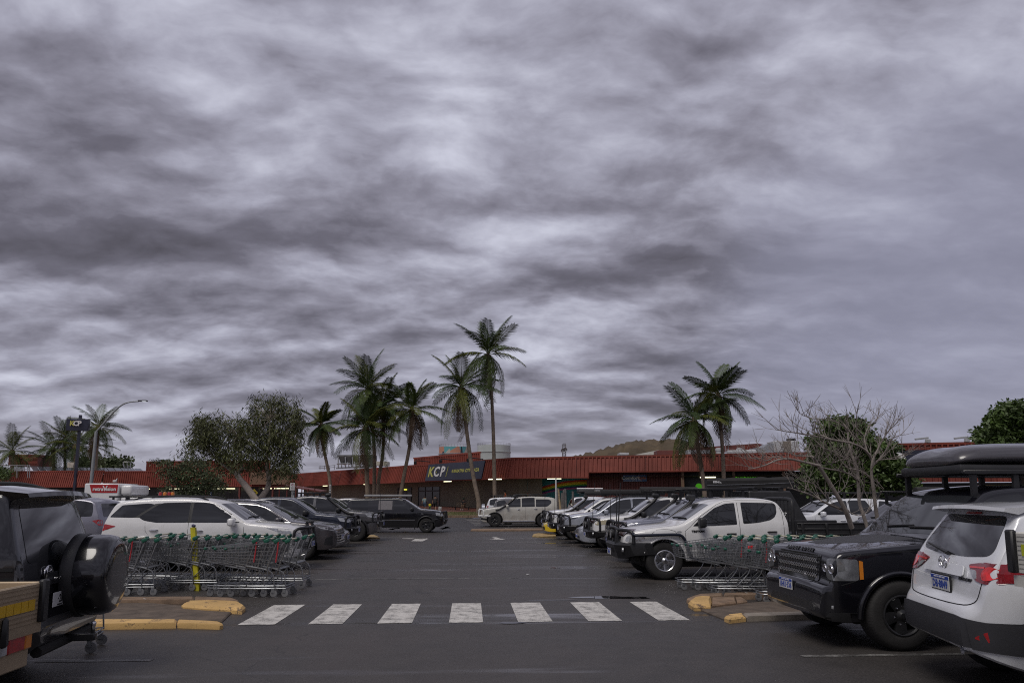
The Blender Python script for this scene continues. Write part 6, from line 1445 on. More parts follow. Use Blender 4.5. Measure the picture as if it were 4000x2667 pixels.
q = pt(1920, HORY, 49); simple('parked_car', 'grey wagon with bright red tail lights close behind the dusty white wagon', 'car', p, (q.x + 2.4, q.y), LF)
p = base_ute(5.3, 1.9, 1.84, BLK); p['panels'] = [taillamp(5.3, .75, 1.05, .15)]; q = pt(2208, HORY, 47)
simple('parked_ute', 'black ute tail behind the row of timber posts', 'ute', p, (q.x + 2.6, q.y), LF)
p = base_suv(4.9, 1.9, 1.95, WHITE2); p['panels'] = [taillamp(4.9, 1.0, 1.3, .2)]; q = pt(2218, HORY, 51)
r, sh = simple('parked_car', 'white wagon carrying a black roof box and skis behind the black ute tail', 'car', p, (q.x + 2.45, q.y), LF); X = lambda u: sh.L / 2 - u
bx = thing('roof_box', 'black roof box with red and white fishing rods on top far right of the posts', 'roof box', r.location, LF)
b = MB(); b.rbox((X(3.2), 0, 2.28), (2.0, .9, .28), .12, 3); b.build('lid', BLACK, bx, 40); b = MB(); b.box((X(3.2), 0, 2.05), (1.6, 1.1, .08)); b.build('base', BLACK, bx)
b = MB(); b.rbox((X(3.3), -.2, 2.5), (1.9, .3, .1), .03, 1); b.build('ski_bag', WHITEP, bx); b = MB(); b.rbox((X(3.0), .1, 2.52), (1.2, .2, .1), .03, 1); b.build('red_bag', REDL, bx)
for i, (u, D, pm, lb) in enumerate(((3300, 17.2, DGREY, 'dark wagon with a long black awning roll behind the bare tree'), (3000, 27, WHITE2, 'white wagon glimpsed between bare tree branches and the black canopy'), (3480, 25, WHITE, 'white wagon far behind the dark wagon with awning roll'), (2700, 33, SILVER, 'silver wagon roof far behind the roof platform of the blue grey ute'))):
    p = base_suv(4.9, 1.9, 1.80, pm, R=.40); p['panels'] = [headlamp(LAMP, .9, 1.0, .5), grille(.7, .95, .4, CHROME)]; q = pt(u, HORY, D)
    r, sh = simple('parked_car', lb, 'car', p, (q.x + 2.45 - .6 * (i == 0), q.y), RT); X = lambda u: sh.L / 2 - u
    if i == 0:
        b = MB(); b.tube([(X(1.9), .78, 1.93), (X(4.4), .78, 1.93)], .10, 10); b.build('awning', CANVAS, r, 50); roof_platform(r, sh, 1.9, 4.2, 1.90, 1.3)
    if i == 1: roof_platform(r, sh, 1.9, 4.2, 1.95, 1.3)
# truck with red sign box
tk = thing('delivery_truck', 'white box truck with a red retraVision panel behind the grey wagon', 'truck'); D = 34
a, c = pt(330, 1921, D), pt(462, 1887, D); e_ = pt(506, 1890, D); zt = c.z
b = MB(); b.rbox(((a.x + c.x) / 2, a.y + 1, (zt + .95) / 2), (c.x - a.x, 2.1, zt - .95), .05, 1); b.build('box_body', WHITE, tk, 40)
b = MB(); b.rbox(((c.x + e_.x) / 2 + .05, a.y + 1, (zt - .05 + 1.9) / 2), (e_.x - c.x, 1.9, zt - .1 - 1.9), .12, 3); b.build('wind_deflector', WHITE, tk, 40)
b = MB(); b.rbox((c.x + .85, a.y + 1, 1.2), (1.6, 1.9, 1.4), .15, 3); cb_ = b.build('cab', WHITE, tk, 40); b = MB(); b.rbox((c.x + .95, a.y + .04, 1.5), (.9, .03, .5), .01, 1); b.build('window', GLASS, cb_)
for x in (a.x + .8, c.x + .8):
    for y in (a.y + .2, a.y + 1.8): add_wheel(tk, x, y, .38, .22, .22, 's6', -1, 30)
b = MB(); b.box(((a.x + c.x) / 2, a.y + 1, .75), (c.x - a.x + 1, .9, .3)); b.build('chassis', UNDER, tk)
p0, p1 = pt(352, 1892, D), pt(458, 1924, D); b = MB(); b.add([(p0.x, a.y - .06, p0.z), (p1.x, a.y - .06, p0.z), (p1.x - .03, a.y - .06, p1.z), (p0.x + .12, a.y - .06, p1.z)], [(0, 1, 2, 3)]); b.build('sign_panel', mat('retail_red', (.38, .01, .015), .5, var=.05), tk)
cx = (p0.x + p1.x) / 2; bs = (Vector((1, 0, 0)), Vector((0, 0, 1)))
text('lettering', 'retra', .25, OFFW, tk, (cx - .26, a.y - .07, (p0.z + p1.z) / 2 - .02), bs, .004, bold=.008); text('lettering', 'V', .36, OFFW, tk, (cx + .07, a.y - .07, (p0.z + p1.z) / 2 + .0), bs, .004, bold=.008); text('lettering', 'ision', .25, OFFW, tk, (cx + .36, a.y - .07, (p0.z + p1.z) / 2 - .02), bs, .004, bold=.008)
# ------------------------------------------------------------------ shopping trolleys
WIRE = mat('zinc_wire', (.30, .31, .325), .42, .8, var=.3, vscale=15); GREENP = mat('green_trolley_plastic', (.012, .10, .065), .4, var=.15); CREAM = mat('cream_handle', (.55, .52, .40), .5, var=.25, vscale=20)
CAST = mat('grey_castor', (.16, .16, .165), .6, var=.2); FLAP = mat('grey_child_seat', (.20, .20, .21), .5, .2, var=.2); REDT = mat('red_lock_strap', (.40, .03, .04), .5, var=.2)
def make_trolley():
    t = thing('shopping_trolley', 'x', 'trolley'); b = MB(); r = .0045
    tr, tf, br, bf = (-.38, .275, .97), (.50, .20, .87), (-.27, .255, .50), (.46, .175, .63)       # corners (x, half width, z)
    L4 = lambda a, c, k: tuple(a[i] + (c[i] - a[i]) * k for i in range(3))
    for sd in (-1, 1):
        for k in range(7):
            f = k / 6; p0, p1 = L4(br, tr, f), L4(bf, tf, f); b.tube([(p0[0], sd * p0[1], p0[2]), (p1[0], sd * p1[1], p1[2])], r * (1.9 if k in (0, 6) else 1.35 if k in (2, 4) else .9), 4, False)
        for k in range(15):
            f = k / 14; p0, p1 = L4(br, bf, f), L4(tr, tf, f); b.tube([(p0[0], sd * p0[1], p0[2]), (p1[0], sd * p1[1], p1[2])], r * .85, 4, False)
    for k in range(7):
        f = k / 6; p = L4(bf, tf, f); b.tube([(p[0], -p[1], p[2]), (p[0], p[1], p[2])], r * (1.6 if k in (0, 6) else .9), 4, False)
    for k in range(8):
        y = -1 + 2 * k / 7; b.tube([(bf[0], y * bf[1], bf[2]), (tf[0], y * tf[1], tf[2])], r * .85, 4, False); b.tube([(br[0], y * br[1], br[2]), (bf[0], y * bf[1], bf[2])], r * .9, 4, False)
        b.tube([(br[0], y * br[1], br[2]), (tr[0], y * tr[1], tr[2])], r * .9, 4, False)
    for k in range(9): p = L4(br, bf, k / 8); b.tube([(p[0], -p[1], p[2]), (p[0], p[1], p[2])], r * .9, 4, False)
    for k in range(5): p = L4(br, tr, k / 4); b.tube([(p[0], -p[1], p[2]), (p[0], p[1], p[2])], r, 4, False)
    b.build('basket', WIRE, t)
    c = MB(); R2 = .010
    for z in (.20, .155): c.tube([(-.42, -.26, z), (-.42, .26, z), (-.1, .25, z), (.40, .185, z), (.47, .12, z), (.47, -.12, z), (.40, -.185, z), (-.1, -.25, z), (-.42, -.26, z)], R2 * .8, 5, False)
    for sd in (-1, 1):
        c.tube([(-.42, sd * .26, .18), (-.40, sd * .265, .42), (-.27, sd * .26, .49), (.1, sd * .22, .55)], R2, 6, smooth=1)
        c.tube([(.10, sd * .23, .19), (-.12, sd * .245, .40), (-.16, sd * .25, .51)], R2 * .9, 6, smooth=1)
        c.tube([(-.27, sd * .265, .47), (-.40, sd * .285, .85), (-.46, sd * .285, 1.0)], .013, 6)
        c.tube([(.20, sd * .2, .17), (.20, sd * .2, .20)], .02, 4)
    for k in range(5): x = -.36 + k * .17; c.tube([(x, -.24 + k * .012, .20), (x, .24 - k * .012, .20)], .005, 4, False)
    c.rbox((-.27, 0, .495), (.10, .52, .03), .008, 1); c.build('chassis', WIRE, t, 50)
    h = MB(); h.tube([(-.45, -.17, 1.02), (-.45, .17, 1.02)], .016, 8); ho = h.build('handle', CREAM, t, 50)
    for sd in (-1, 1):
        g = MB(); g.tube([(-.452, sd * .17, 1.022), (-.452, sd * .29, 1.02)], .024, 8); g.rbox((-.43, sd * .285, .995), (.10, .045, .075), .018, 2, ry=.5); g.build('handle_grip', GREENP, ho, 50)
        g = MB(); g.rbox((.49, sd * .17, .855), (.05, .09, .05), .012, 1); g.build('corner_bumper', GREENP, t, 40)
    f = MB(); f.box((-.30, 0, .86), (.012, .42, .20), ry=-.35); f.build('child_seat_flap', FLAP, t)
    for x, y in ((-.38, .24), (-.38, -.24), (.40, .15), (.40, -.15)):
        w_ = MB(); w_.lathe([(.001, -.014), (.045, -.014), (.06, -.012), (.064, 0), (.06, .012), (.045, .014), (.001, .014)], 18, 'y', (x - .03, y, .064)); o = w_.build('castor', CAST, t, 50)
        k = MB(); k.box((x - .015, y, .11), (.05, .04, .075)); k.lathe([(.018, 0), (.018, .05)], 8, 'z', (x, y, .13)); k.build('castor_fork', WIRE, o)
    return t
tro = make_trolley(); TT = tree_of(tro); first = [True]
WORDS = {}
def trolley(u, D, label, group, z=0.0, rz=None, strap=False):
    o = tro if first[0] else copy_tree(tro, None, TT); first[0] = False
    q = pt(u, HORY, D); o.location = (q.x - .45, q.y + R_.uniform(-.05, .05), z); o.rotation_euler.z = pi + (R_.uniform(-.07, .07) if rz is None else rz); o['label'] = label; o['group'] = group
    if strap:
        s_ = MB(); s_.tube([(-.47, .29, 1.0), (-.46, .30, .8), (-.44, .30, .62)], .013, 6); s_.build('lock_strap', REDT, o, 50)
    return o
GL2, GR2 = 'nested trolleys on the left of the aisle', 'nested trolleys on the right of the aisle'
Ls = ['green handled trolley nested in the near left row behind the black four wheel drive']
def run(us, D, desc, group, z=0, straps=(), D1=None):
    n = len(us)
    for i, u in enumerate(us):
        pos = 'first from left' if i == 0 else 'last at right end' if i == n - 1 else ['second', 'third', 'fourth', 'fifth', 'sixth', 'seventh', 'eighth', 'ninth', 'tenth', 'eleventh', 'twelfth'][i - 1] + ' from left'
        trolley(u, D + ((D1 or D) - D) * i / max(1, n - 1), desc + ', ' + pos, group, z, strap=i in straps)
run([430, 473, 516, 559, 603, 650], 13.2, 'green handled trolley in the near left nest', GL2, straps=(3,))
run([800, 843, 886], 13.9, 'green handled trolley in the short nest behind the yellow post', GL2)
run([1026, 1066, 1108, 1152], 13.0, 'green handled trolley in the near nest right of the yellow post', GL2, straps=(2, 0))
run([655, 702, 748, 905, 946, 990, 1034, 1080, 1126, 1214], 14.7, 'green handled trolley in the back nest beside the white wagon', GL2, D1=14.2)
run([2815, 2862, 2909, 2957, 3005, 3054, 3104, 3155, 3206, 3258], 13.9, 'green handled trolley in the back right nest', GR2, straps=(1,))
run([2958, 3006, 3152, 3200], 12.95, 'green handled trolley in the front right nest', GR2, straps=(0, 1))
trolley(3140, 12.2, 'green handled trolley standing on the right kerb island against the black car', GR2, .0)
o = copy_tree(tro, None, TT); o.location = (-4.78, 8.62, 0); o.rotation_euler.z = pi + .25; o['label'] = 'trolley standing behind the near black wagon with only its castors showing under the bumper'; o['group'] = GL2
cb_ = MB(); c = pt(2932, 2140, 12.9); cb_.rbox(c, (.10, .04, .08), .01, 1); cb_.tube([c + Vector((-.05, 0, .04)), c + Vector((.05, 0, .04))], .01, 6)
tag(cb_.build('trolley_tag', mat('bright_red_plastic', (.55, .01, .015), .4, var=.1), None, 40), 'small bright red plastic holder clipped on a right trolley basket', 'holder')

# ------------------------------------------------------------------ palms
FROND = [mat('palm_leaf_%d' % i, c, .6, var=.4, vscale=1.2, spec=.2) for i, c in enumerate([(.052, .076, .020), (.085, .096, .020), (.036, .058, .019)])]
DEADF = mat('dead_palm_leaf', (.10, .065, .04), .8, var=.3); BARK = mat('palm_bark', (.20, .155, .12), .9, var=.35, vscale=2.2, bump=.8, bscale=10)
def frond_mesh(name, L, droop, hang, m, seed, n=42, curl=0.0):
    r = random.Random(seed); b = MB(); P = []
    for k in range(13):
        f = k / 12; P.append(Vector((L * (f - .10 * droop * f ** 3), curl * L * f * f, L * (-.55 * droop * f ** 2.2))))
    b.tube(P, [.045 * (1 - .85 * k / 12) + .006 for k in range(13)], 4)
    for i in range(n):
        f = .13 + .87 * i / (n - 1); x = f * 12; k = min(11, int(x)); p = P[k].lerp(P[k + 1], x - k); t = (P[k + 1] - P[k]).normalized()
        ll = L * .29 * (sin(pi * min(1, .16 + f * .80)) ** .6) * r.uniform(.75, 1.2) + .10
        for s_ in (-1, 1):
            side = Vector((0, 0, 1)).cross(t).normalized() * s_
            h = hang * r.uniform(.75, 1.25)
            d1 = (t * .55 + side * .8 + Vector((0, 0, .25 - h * .5))).normalized(); d2 = (t * .45 + side * .45 + Vector((0, 0, -h))).normalized()
            m1 = p + d1 * ll * .5; tip = m1 + d2 * ll * .5; w_ = Vector((t.x, t.y, t.z)) * .042
            b.add([p - w_ * .6, p + w_ * .6, m1 + w_, m1 - w_, tip], [(0, 1, 2, 3), (3, 2, 4)])
    return b.mesh(name, m)
FM = {}
def frond(L, kind, v):
    key = (round(L * 2) / 2, kind, v)
    if key not in FM:
        dr, hg = {'up': (.35, .35), 'mid': (.8, .7), 'low': (1.3, 1.1), 'dead': (1.0, 1.2)}[kind]
        FM[key] = frond_mesh('frond', 1.0 * key[0], dr * (1 + .2 * v), hg, DEADF if kind == 'dead' else FROND[v % 3], 11 * v + len(kind), curl=(-.12, 0, .14)[v])
    return FM[key]
def palm(label, path, D, r0, r1, L, seed, n=24, group='palms in front of the shopping centre', dead=3, tilt=(0, 0), zbase=None):
    P = [pt(u, v, D) for u, v in path]
    if zbase is not None: P.append(Vector((P[-1].x, P[-1].y, zbase)))
    P = P[::-1]; base = P[0].copy(); rg = random.Random(seed)
    t = thing('palm_tree', label, 'palm', base, 0, group)
    Q = [tuple(p - base) for p in P]; Q = chaikin(Q, 2) if len(Q) > 2 else Q
    pts = []
    for a, c in zip(Q[:-1], Q[1:]):
        a, c = Vector(a), Vector(c); m = max(1, int((c - a).length / .16))
        for k in range(m): pts.append(a.lerp(c, k / m))
    pts.append(Vector(Q[-1])); N = len(pts)
    rr = [(r0 + (r1 - r0) * i / N) * (1 + .06 * (i % 2)) * (1.35 - .35 * min(1, i / 6)) for i in range(N)]
    b = MB(); b.tube(pts, rr, 10); b.build('trunk', BARK, t, 60)
    top = pts[-1]; L *= 1.14
    b = MB(); b.tube([top - Vector((0, 0, .9)), top - Vector((0, 0, .3)), top + Vector((0, 0, .35))], [r1 * 1.1, r1 * 1.9, r1 * .9], 9, smooth=1); b.build('crownshaft', mat('palm_fibre', (.09, .065, .04), .9, var=.4, vscale=4), t, 50)
    b = MB()
    for k in range(7):
        a = rg.uniform(0, 6.3); b.lathe([(.001, -.13), (.09, -.09), (.12, 0), (.09, .1), (.001, .13)], 8, 'z', tuple(top + Vector((.28 * cos(a), .28 * sin(a), rg.uniform(-.35, .05)))))
    b.build('coconuts', mat('coconut_husk', (.10, .075, .025), .7, var=.3), t, 60)
    for k in range(n):
        f = k / (n - 1); az = k * 2.39996 + rg.uniform(-.3, .3)
        el = radians(74 - 112 * f ** .95 + rg.uniform(-11, 11)); kind = 'up' if f < .25 else 'mid' if f < .65 else 'low'
        if k >= n - dead: kind = 'dead'; el = radians(rg.uniform(-62, -40))
        o = put('frond', frond(L * rg.uniform(.88, 1.08), kind, rg.randrange(3)), t, top + Vector((0, 0, .12 - .3 * f)))
        o.rotation_euler = (rg.uniform(-.35, .35), -el, az)
    return t
palm('short palm with bare curved trunk, leftmost of the palms before the red fascia', [(1255, 1660), (1256, 1720), (1275, 1800), (1290, 1880), (1293, 1945)], 80, .20, .15, 2.6, 1, 22, zbase=.5)
palm('tall bushy palm with straight trunk, behind the low fronded palm', [(1437, 1520), (1452, 1620), (1463, 1740), (1462, 1950)], 78, .22, .17, 3.9, 2, 26, zbase=.5)
palm('lower palm with shaggy green upper trunk in front of the bushy palm', [(1428, 1672), (1428, 1730), (1432, 1830), (1437, 1950)], 74, .24, .22, 3.7, 3, 24, zbase=.4)
palm('slim palm whose trunk curves close beside the bushy palm', [(1498, 1590), (1499, 1690), (1496, 1780), (1480, 1860), (1474, 1950)], 77, .21, .15, 3.4, 4, 22, zbase=.5)
palm('leaning palm with hanging brown fronds left of the navy sign', [(1608, 1600), (1606, 1690), (1598, 1760), (1577, 1860), (1562, 1950)], 75, .21, .16, 3.3, 5, 22, zbase=.45, dead=4)
palm('palm leaning left over the navy sign with its foot on the lawn', [(1803, 1515), (1815, 1620), (1830, 1740), (1850, 1870), (1871, 1960)], 70, .22, .16, 3.7, 6, 24, zbase=.2)
palm('tallest palm rising straight above the roofline', [(1906, 1385), (1918, 1500), (1926, 1650), (1930, 1800), (1933, 1960)], 71, .21, .14, 4.0, 7, 24, zbase=.25)
palm('left palm of the right pair leaning before the red fascia', [(2712, 1640), (2720, 1700), (2735, 1800), (2752, 1900)], 62, .22, .16, 3.4, 8, 24, zbase=.1)
palm('right taller palm of the right pair with one long dead frond', [(2804, 1545), (2812, 1640), (2822, 1740), (2828, 1880)], 63, .20, .14, 3.2, 9, 22, zbase=.1)
GF = 'palms behind the left wing'
palm('broad palm at the far left edge behind the red roof box', [(48, 1762), (48, 1900)], 135, .35, .30, 5.0, 10, 22, GF, zbase=.6, dead=0)
palm('palm right of the red roof box with wide arching fronds', [(207, 1752), (210, 1860)], 140, .32, .28, 5.2, 11, 22, GF, zbase=.6, dead=1)
palm('slim palm just left of the tall pylon sign', [(254, 1712), (254, 1860)], 142, .28, .24, 4.4, 12, 20, GF, zbase=.6, dead=0)
palm('palm with thick trunk below the tall pylon sign', [(297, 1740), (295, 1860)], 138, .45, .40, 4.6, 13, 20, GF, zbase=.6, dead=0)
palm('tallest palm of the left group beside the street lamp', [(384, 1668), (375, 1780), (370, 1900)], 134, .36, .28, 4.8, 14, 24, GF, zbase=.6, dead=2)
palm('low palm behind the street lamp with drooping fronds', [(360, 1745), (358, 1880)], 145, .36, .32, 5.0, 15, 20, GF, zbase=.6, dead=2)

# ------------------------------------------------------------------ other trees
def leaves(name, centres, per, rad, size, asp, hang, m, parent, seed, flat=1.0):
    r = np.random.default_rng(seed); C = np.repeat(np.array([tuple(c) for c in centres], float), per, axis=0); n = len(C)
    P = C + r.normal(0, 1, (n, 3)) * np.array([rad, rad, rad * flat]) * .55
    d = r.normal(0, 1, (n, 3)); d /= np.linalg.norm(d, axis=1)[:, None]; d[:, 2] = d[:, 2] * (1 - hang) - hang; d /= np.linalg.norm(d, axis=1)[:, None]
    s_ = np.cross(d, r.normal(0, 1, (n, 3))); s_ /= np.linalg.norm(s_, axis=1)[:, None] + 1e-9
    L = size * r.uniform(.6, 1.3, (n, 1)); W = L * asp * .5
    V = np.stack([P, P + d * L * .5 + s_ * W, P + d * L, P + d * L * .5 - s_ * W], 1).reshape(-1, 3)
    me = bpy.data.meshes.new(name); me.vertices.add(len(V)); me.vertices.foreach_set('co', V.ravel())
    me.loops.add(4 * n); me.loops.foreach_set('vertex_index', np.arange(4 * n)); me.polygons.add(n); me.polygons.foreach_set('loop_start', np.arange(0, 4 * n, 4))
    me.update(calc_edges=True); me.materials.append(m); return put(name, me, parent)
GUMB = mat('pale_gum_bark', (.42, .36, .31), .8, var=.25, vscale=1.5, bump=.3, bscale=6)
GUML = mat('gum_leaf', (.078, .086, .034), .55, var=.5, vscale=.7, spec=.25); BUSHL = mat('bush_leaf', (.050, .068, .022), .55, var=.5, vscale=.6); DENSE = mat('dense_leaf', (.050, .085, .016), .55, var=.55, vscale=.7); TWIG = mat('grey_bark', (.24, .21, .19), .9, var=.3, vscale=4, bump=.4, bscale=30); DKB = mat('dark_bark', (.05, .04, .032), .9, var=.3)
def limb_tree(name, label, cat, base, D, limbs, bark, spots, leafm, per, rad, size, asp, hang, seed, flat=1.0, dep=1.6):
    rg = random.Random(seed); b0 = pt(*base, D); t = thing(name, label, cat, (b0.x, b0.y, 0)); o_ = Vector((b0.x, b0.y, 0)); b = MB()
    tips = []
    for P, r0, r1 in limbs:
        Q = []
        dd = rg.uniform(-dep, dep) * .5
        for i, (u, v) in enumerate(P): Q.append(pt(u, v, D + dd * i / max(1, len(P) - 1)) - o_)
        b.tube(Q, [r0 + (r1 - r0) * i / (len(Q) - 1) for i in range(len(Q))], 8, smooth=2); tips.append(Q[-1])
    C = []
    for (u, v, ru, rv, k) in spots:
        for i in range(k):
            a, q = rg.uniform(0, 2 * pi), sqrt(rg.random()) * (1.0 if i % 6 else 1.32); c = pt(u + ru * q * cos(a), v + rv * q * sin(a), D + rg.uniform(-dep, dep)) - o_; C.append(c)
            if i % 4 == 0:
                tp_ = min(tips, key=lambda p: (p - c).length); mid = tp_.lerp(c, .5) + Vector((0, 0, .25)); b.tube([tp_, mid, c], [r1 * .5, r1 * .35, .012], 5, smooth=1)
    b.build('trunk', bark, t, 60); leaves('crown', C, per, rad, size, asp, hang, leafm, t, seed, flat)
    return t
limb_tree('gum_tree', 'pale barked gum tree leaning left with drooping olive foliage', 'tree', (1000, 1950), 60, [([(1002, 1955), (955, 1890), (935, 1870), (922, 1845)], .30, .22), ([(930, 1858), (900, 1835), (868, 1812), (840, 1790), (800, 1740)], .16, .06), ([(926, 1850), (945, 1835), (944, 1812), (938, 1780), (925, 1700)], .2, .06)], GUMB,
          [(790, 1650, 35, 30, 22), (800, 1690, 45, 35, 30), (860, 1690, 50, 50, 40), (755, 1720, 40, 30, 20), (925, 1680, 30, 45, 28), (840, 1760, 70, 45, 50), (935, 1765, 40, 55, 38), (735, 1775, 35, 25, 14), (900, 1810, 40, 30, 18), (970, 1800, 25, 30, 12)], GUML, 34, .42, .42, .16, .78, 21, 1.9)
limb_tree('gum_tree', 'taller pale gum tree standing right of the leaning gum with a hanging crown', 'tree', (1020, 1950), 62, [([(1010, 1955), (1045, 1910), (1052, 1880), (1048, 1850)], .28, .2), ([(1050, 1870), (1062, 1840), (1075, 1800), (1110, 1700)], .13, .05), ([(1048, 1855), (1040, 1810), (1055, 1700), (1055, 1640)], .18, .05)], GUMB,
          [(1020, 1590, 45, 35, 30), (1095, 1595, 50, 35, 34), (1165, 1620, 25, 45, 24), (995, 1650, 35, 50, 26), (1075, 1670, 80, 50, 62), (1155, 1710, 32, 60, 32), (1015, 1730, 55, 50, 42), (1090, 1750, 70, 50, 52), (1130, 1800, 40, 40, 26), (1010, 1800, 35, 40, 20), (1085, 1830, 35, 40, 18), (1135, 1860, 20, 35, 9)], GUML, 34, .42, .42, .16, .8, 22, 1.9)
limb_tree('bushy_tree', 'low feathery green tree with dark branches left of the gum trees', 'tree', (775, 1955), 52, [([(775, 1955), (790, 1910), (800, 1885), (850, 1870), (880, 1890)], .12, .04), ([(790, 1910), (740, 1880), (700, 1850), (650, 1812)], .09, .03), ([(795, 1895), (790, 1850), (770, 1800)], .09, .03), ([(720, 1930), (700, 1890), (660, 1860)], .06, .02)], DKB,
          [(760, 1830, 60, 40, 60), (700, 1860, 55, 40, 40), (640, 1808, 35, 12, 16), (655, 1850, 40, 25, 22), (770, 1890, 70, 40, 60), (700, 1915, 60, 25, 34), (830, 1860, 40, 35, 26), (800, 1920, 60, 25, 30), (860, 1900, 25, 25, 12)], BUSHL, 30, .42, .17, .45, .25, 23, .55)
limb_tree('dense_tree', 'dense dark green tree with a domed crown behind the bare tree', 'tree', (3340, 1990), 37, [([(3340, 2000), (3335, 1920), (3320, 1800)], .2, .1), ([(3335, 1920), (3420, 1820)], .12, .05), ([(3335, 1910), (3250, 1830)], .12, .05)], DKB,
          [(3290, 1660, 75, 30, 60), (3230, 1740, 60, 50, 70), (3330, 1720, 90, 50, 110), (3420, 1760, 70, 45, 90), (3210, 1830, 60, 50, 80), (3320, 1830, 110, 50, 130), (3450, 1830, 80, 50, 110), (3190, 1900, 55, 35, 50), (3300, 1900, 90, 30, 70), (3430, 1900, 90, 35, 80), (3520, 1870, 50, 45, 55)], DENSE, 44, .34, .22, .5, .25, 24, .45, 1.9)
limb_tree('dense_tree', 'dark leafy tree at the right edge rising over the red block', 'tree', (3990, 1900), 34, [([(3990, 1950), (3985, 1800), (3960, 1700)], .2, .1), ([(3985, 1800), (3900, 1720)], .12, .05)], DKB,
          [(3960, 1610, 60, 40, 60), (3900, 1640, 40, 35, 40), (3880, 1710, 55, 40, 60), (3970, 1690, 70, 50, 90), (4060, 1650, 70, 90, 130), (3930, 1760, 70, 30, 50), (4050, 1780, 70, 60, 70)], DENSE, 44, .34, .22, .5, .25, 25, .5, 1.7)
limb_tree('shrub', 'small bright green shrub at the far left edge above the black roof', 'shrub', (10, 1900), 90, [([(10, 1960), (12, 1860)], .1, .04)], DKB, [(8, 1850, 30, 22, 50)], DENSE, 26, .5, .3, .5, .2, 26)
limb_tree('dense_tree', 'distant round green trees behind the solar panels', 'tree', (470, 1850), 165, [([(470, 1900), (470, 1820)], .3, .1)], DKB, [(450, 1812, 55, 12, 60), (400, 1818, 60, 10, 40), (330, 1815, 40, 14, 30)], BUSHL, 26, 1.3, .8, .6, .2, 27)
# bare tree
bt = thing('bare_tree', 'leafless grey tree with crooked branches behind the black car bonnet', 'tree'); BD = 12.6
rg = random.Random(77); b = MB(); tw = MB(); segs = []
def cp(x, y, dd): return pt(2900 + x / 3.357, 1550 + y / 3.357, BD + dd)
LIMBS = [([(1430, 1720), (1390, 1560), (1330, 1430), (1230, 1270), (1100, 1040), (1010, 910), (950, 800), (930, 780)], .045, .022, 0, -.5), ([(1660, 1760), (1600, 1560), (1530, 1380), (1520, 1100), (1510, 950), (1470, 850), (1400, 660), (1380, 560), (1390, 430), (1320, 340)], .04, .010, .3, .6), ([(1790, 1760), (1760, 1560), (1740, 1400), (1710, 1150), (1690, 950), (1720, 800), (1800, 640), (1790, 480)], .045, .012, .5, .2),
  ([(1010, 910), (800, 850), (590, 810), (440, 820), (330, 880), (180, 930), (80, 950)], .024, .006, -.5, -.9), ([(590, 810), (430, 770), (330, 850), (230, 800), (90, 790)], .014, .004, -.7, -.3), ([(930, 780), (800, 770), (680, 765), (600, 700), (520, 640)], .018, .005, -.5, -.1), ([(1390, 1500), (1180, 1420), (1050, 1370), (880, 1280), (740, 1230), (600, 1180)], .026, .006, 0, -.8), ([(1050, 1370), (980, 1310), (900, 1240), (780, 1190)], .012, .004, -.4, -.2), ([(1100, 1310), (960, 1150), (860, 1110), (760, 1090), (720, 1060)], .012, .004, -.2, -.6),
  ([(1720, 880), (1640, 720), (1480, 610), (1230, 570), (1060, 540), (900, 500), (680, 470), (560, 450), (440, 430)], .026, .006, .4, -.6), ([(1530, 1100), (1430, 1020), (1280, 970), (1130, 940), (1000, 920), (900, 890)], .020, .008, .3, -.4), ([(1510, 950), (1400, 830), (1180, 700), (980, 640), (820, 600)], .016, .005, .4, 0), ([(1700, 900), (1850, 760), (1950, 550), (2060, 500), (2150, 490)], .016, .004, .3, .7), ([(1640, 720), (1590, 560), (1650, 400), (1770, 290), (1800, 190)], .016, .004, .5, .9), ([(1480, 520), (1300, 350), (1100, 290), (930, 290), (760, 230), (690, 140)], .014, .004, .6, 0),
  ([(1230, 570), (1000, 480), (830, 440), (660, 330)], .012, .004, 0, .4), ([(1470, 850), (1300, 800), (1180, 880), (1100, 790)], .012, .004, .4, -.2), ([(1520, 1100), (1400, 930), (1280, 900)], .010, .004, .3, 0), ([(1710, 1100), (1580, 980), (1400, 930)], .02, .008, .5, 0), ([(1800, 640), (1880, 480), (1980, 380), (2000, 370)], .012, .004, .2, 0), ([(1690, 950), (1780, 820), (1900, 810), (2060, 820), (2200, 750)], .010, .003, .2, -.6), ([(1500, 500), (1500, 300), (1500, 190)], .008, .003, .6, .4), ([(1540, 1350), (1590, 1200), (1600, 1050)], .012, .004, .3, 0), ([(1230, 1270), (1340, 1190), (1390, 1100)], .010, .003, 0, .5), ([(1740, 1400), (1830, 1230), (1860, 1200)], .008, .003, .5, .2), ([(1330, 1430), (1420, 1530), (1560, 1560), (1680, 1480), (1690, 1390)], .012, .004, 0, .4)]
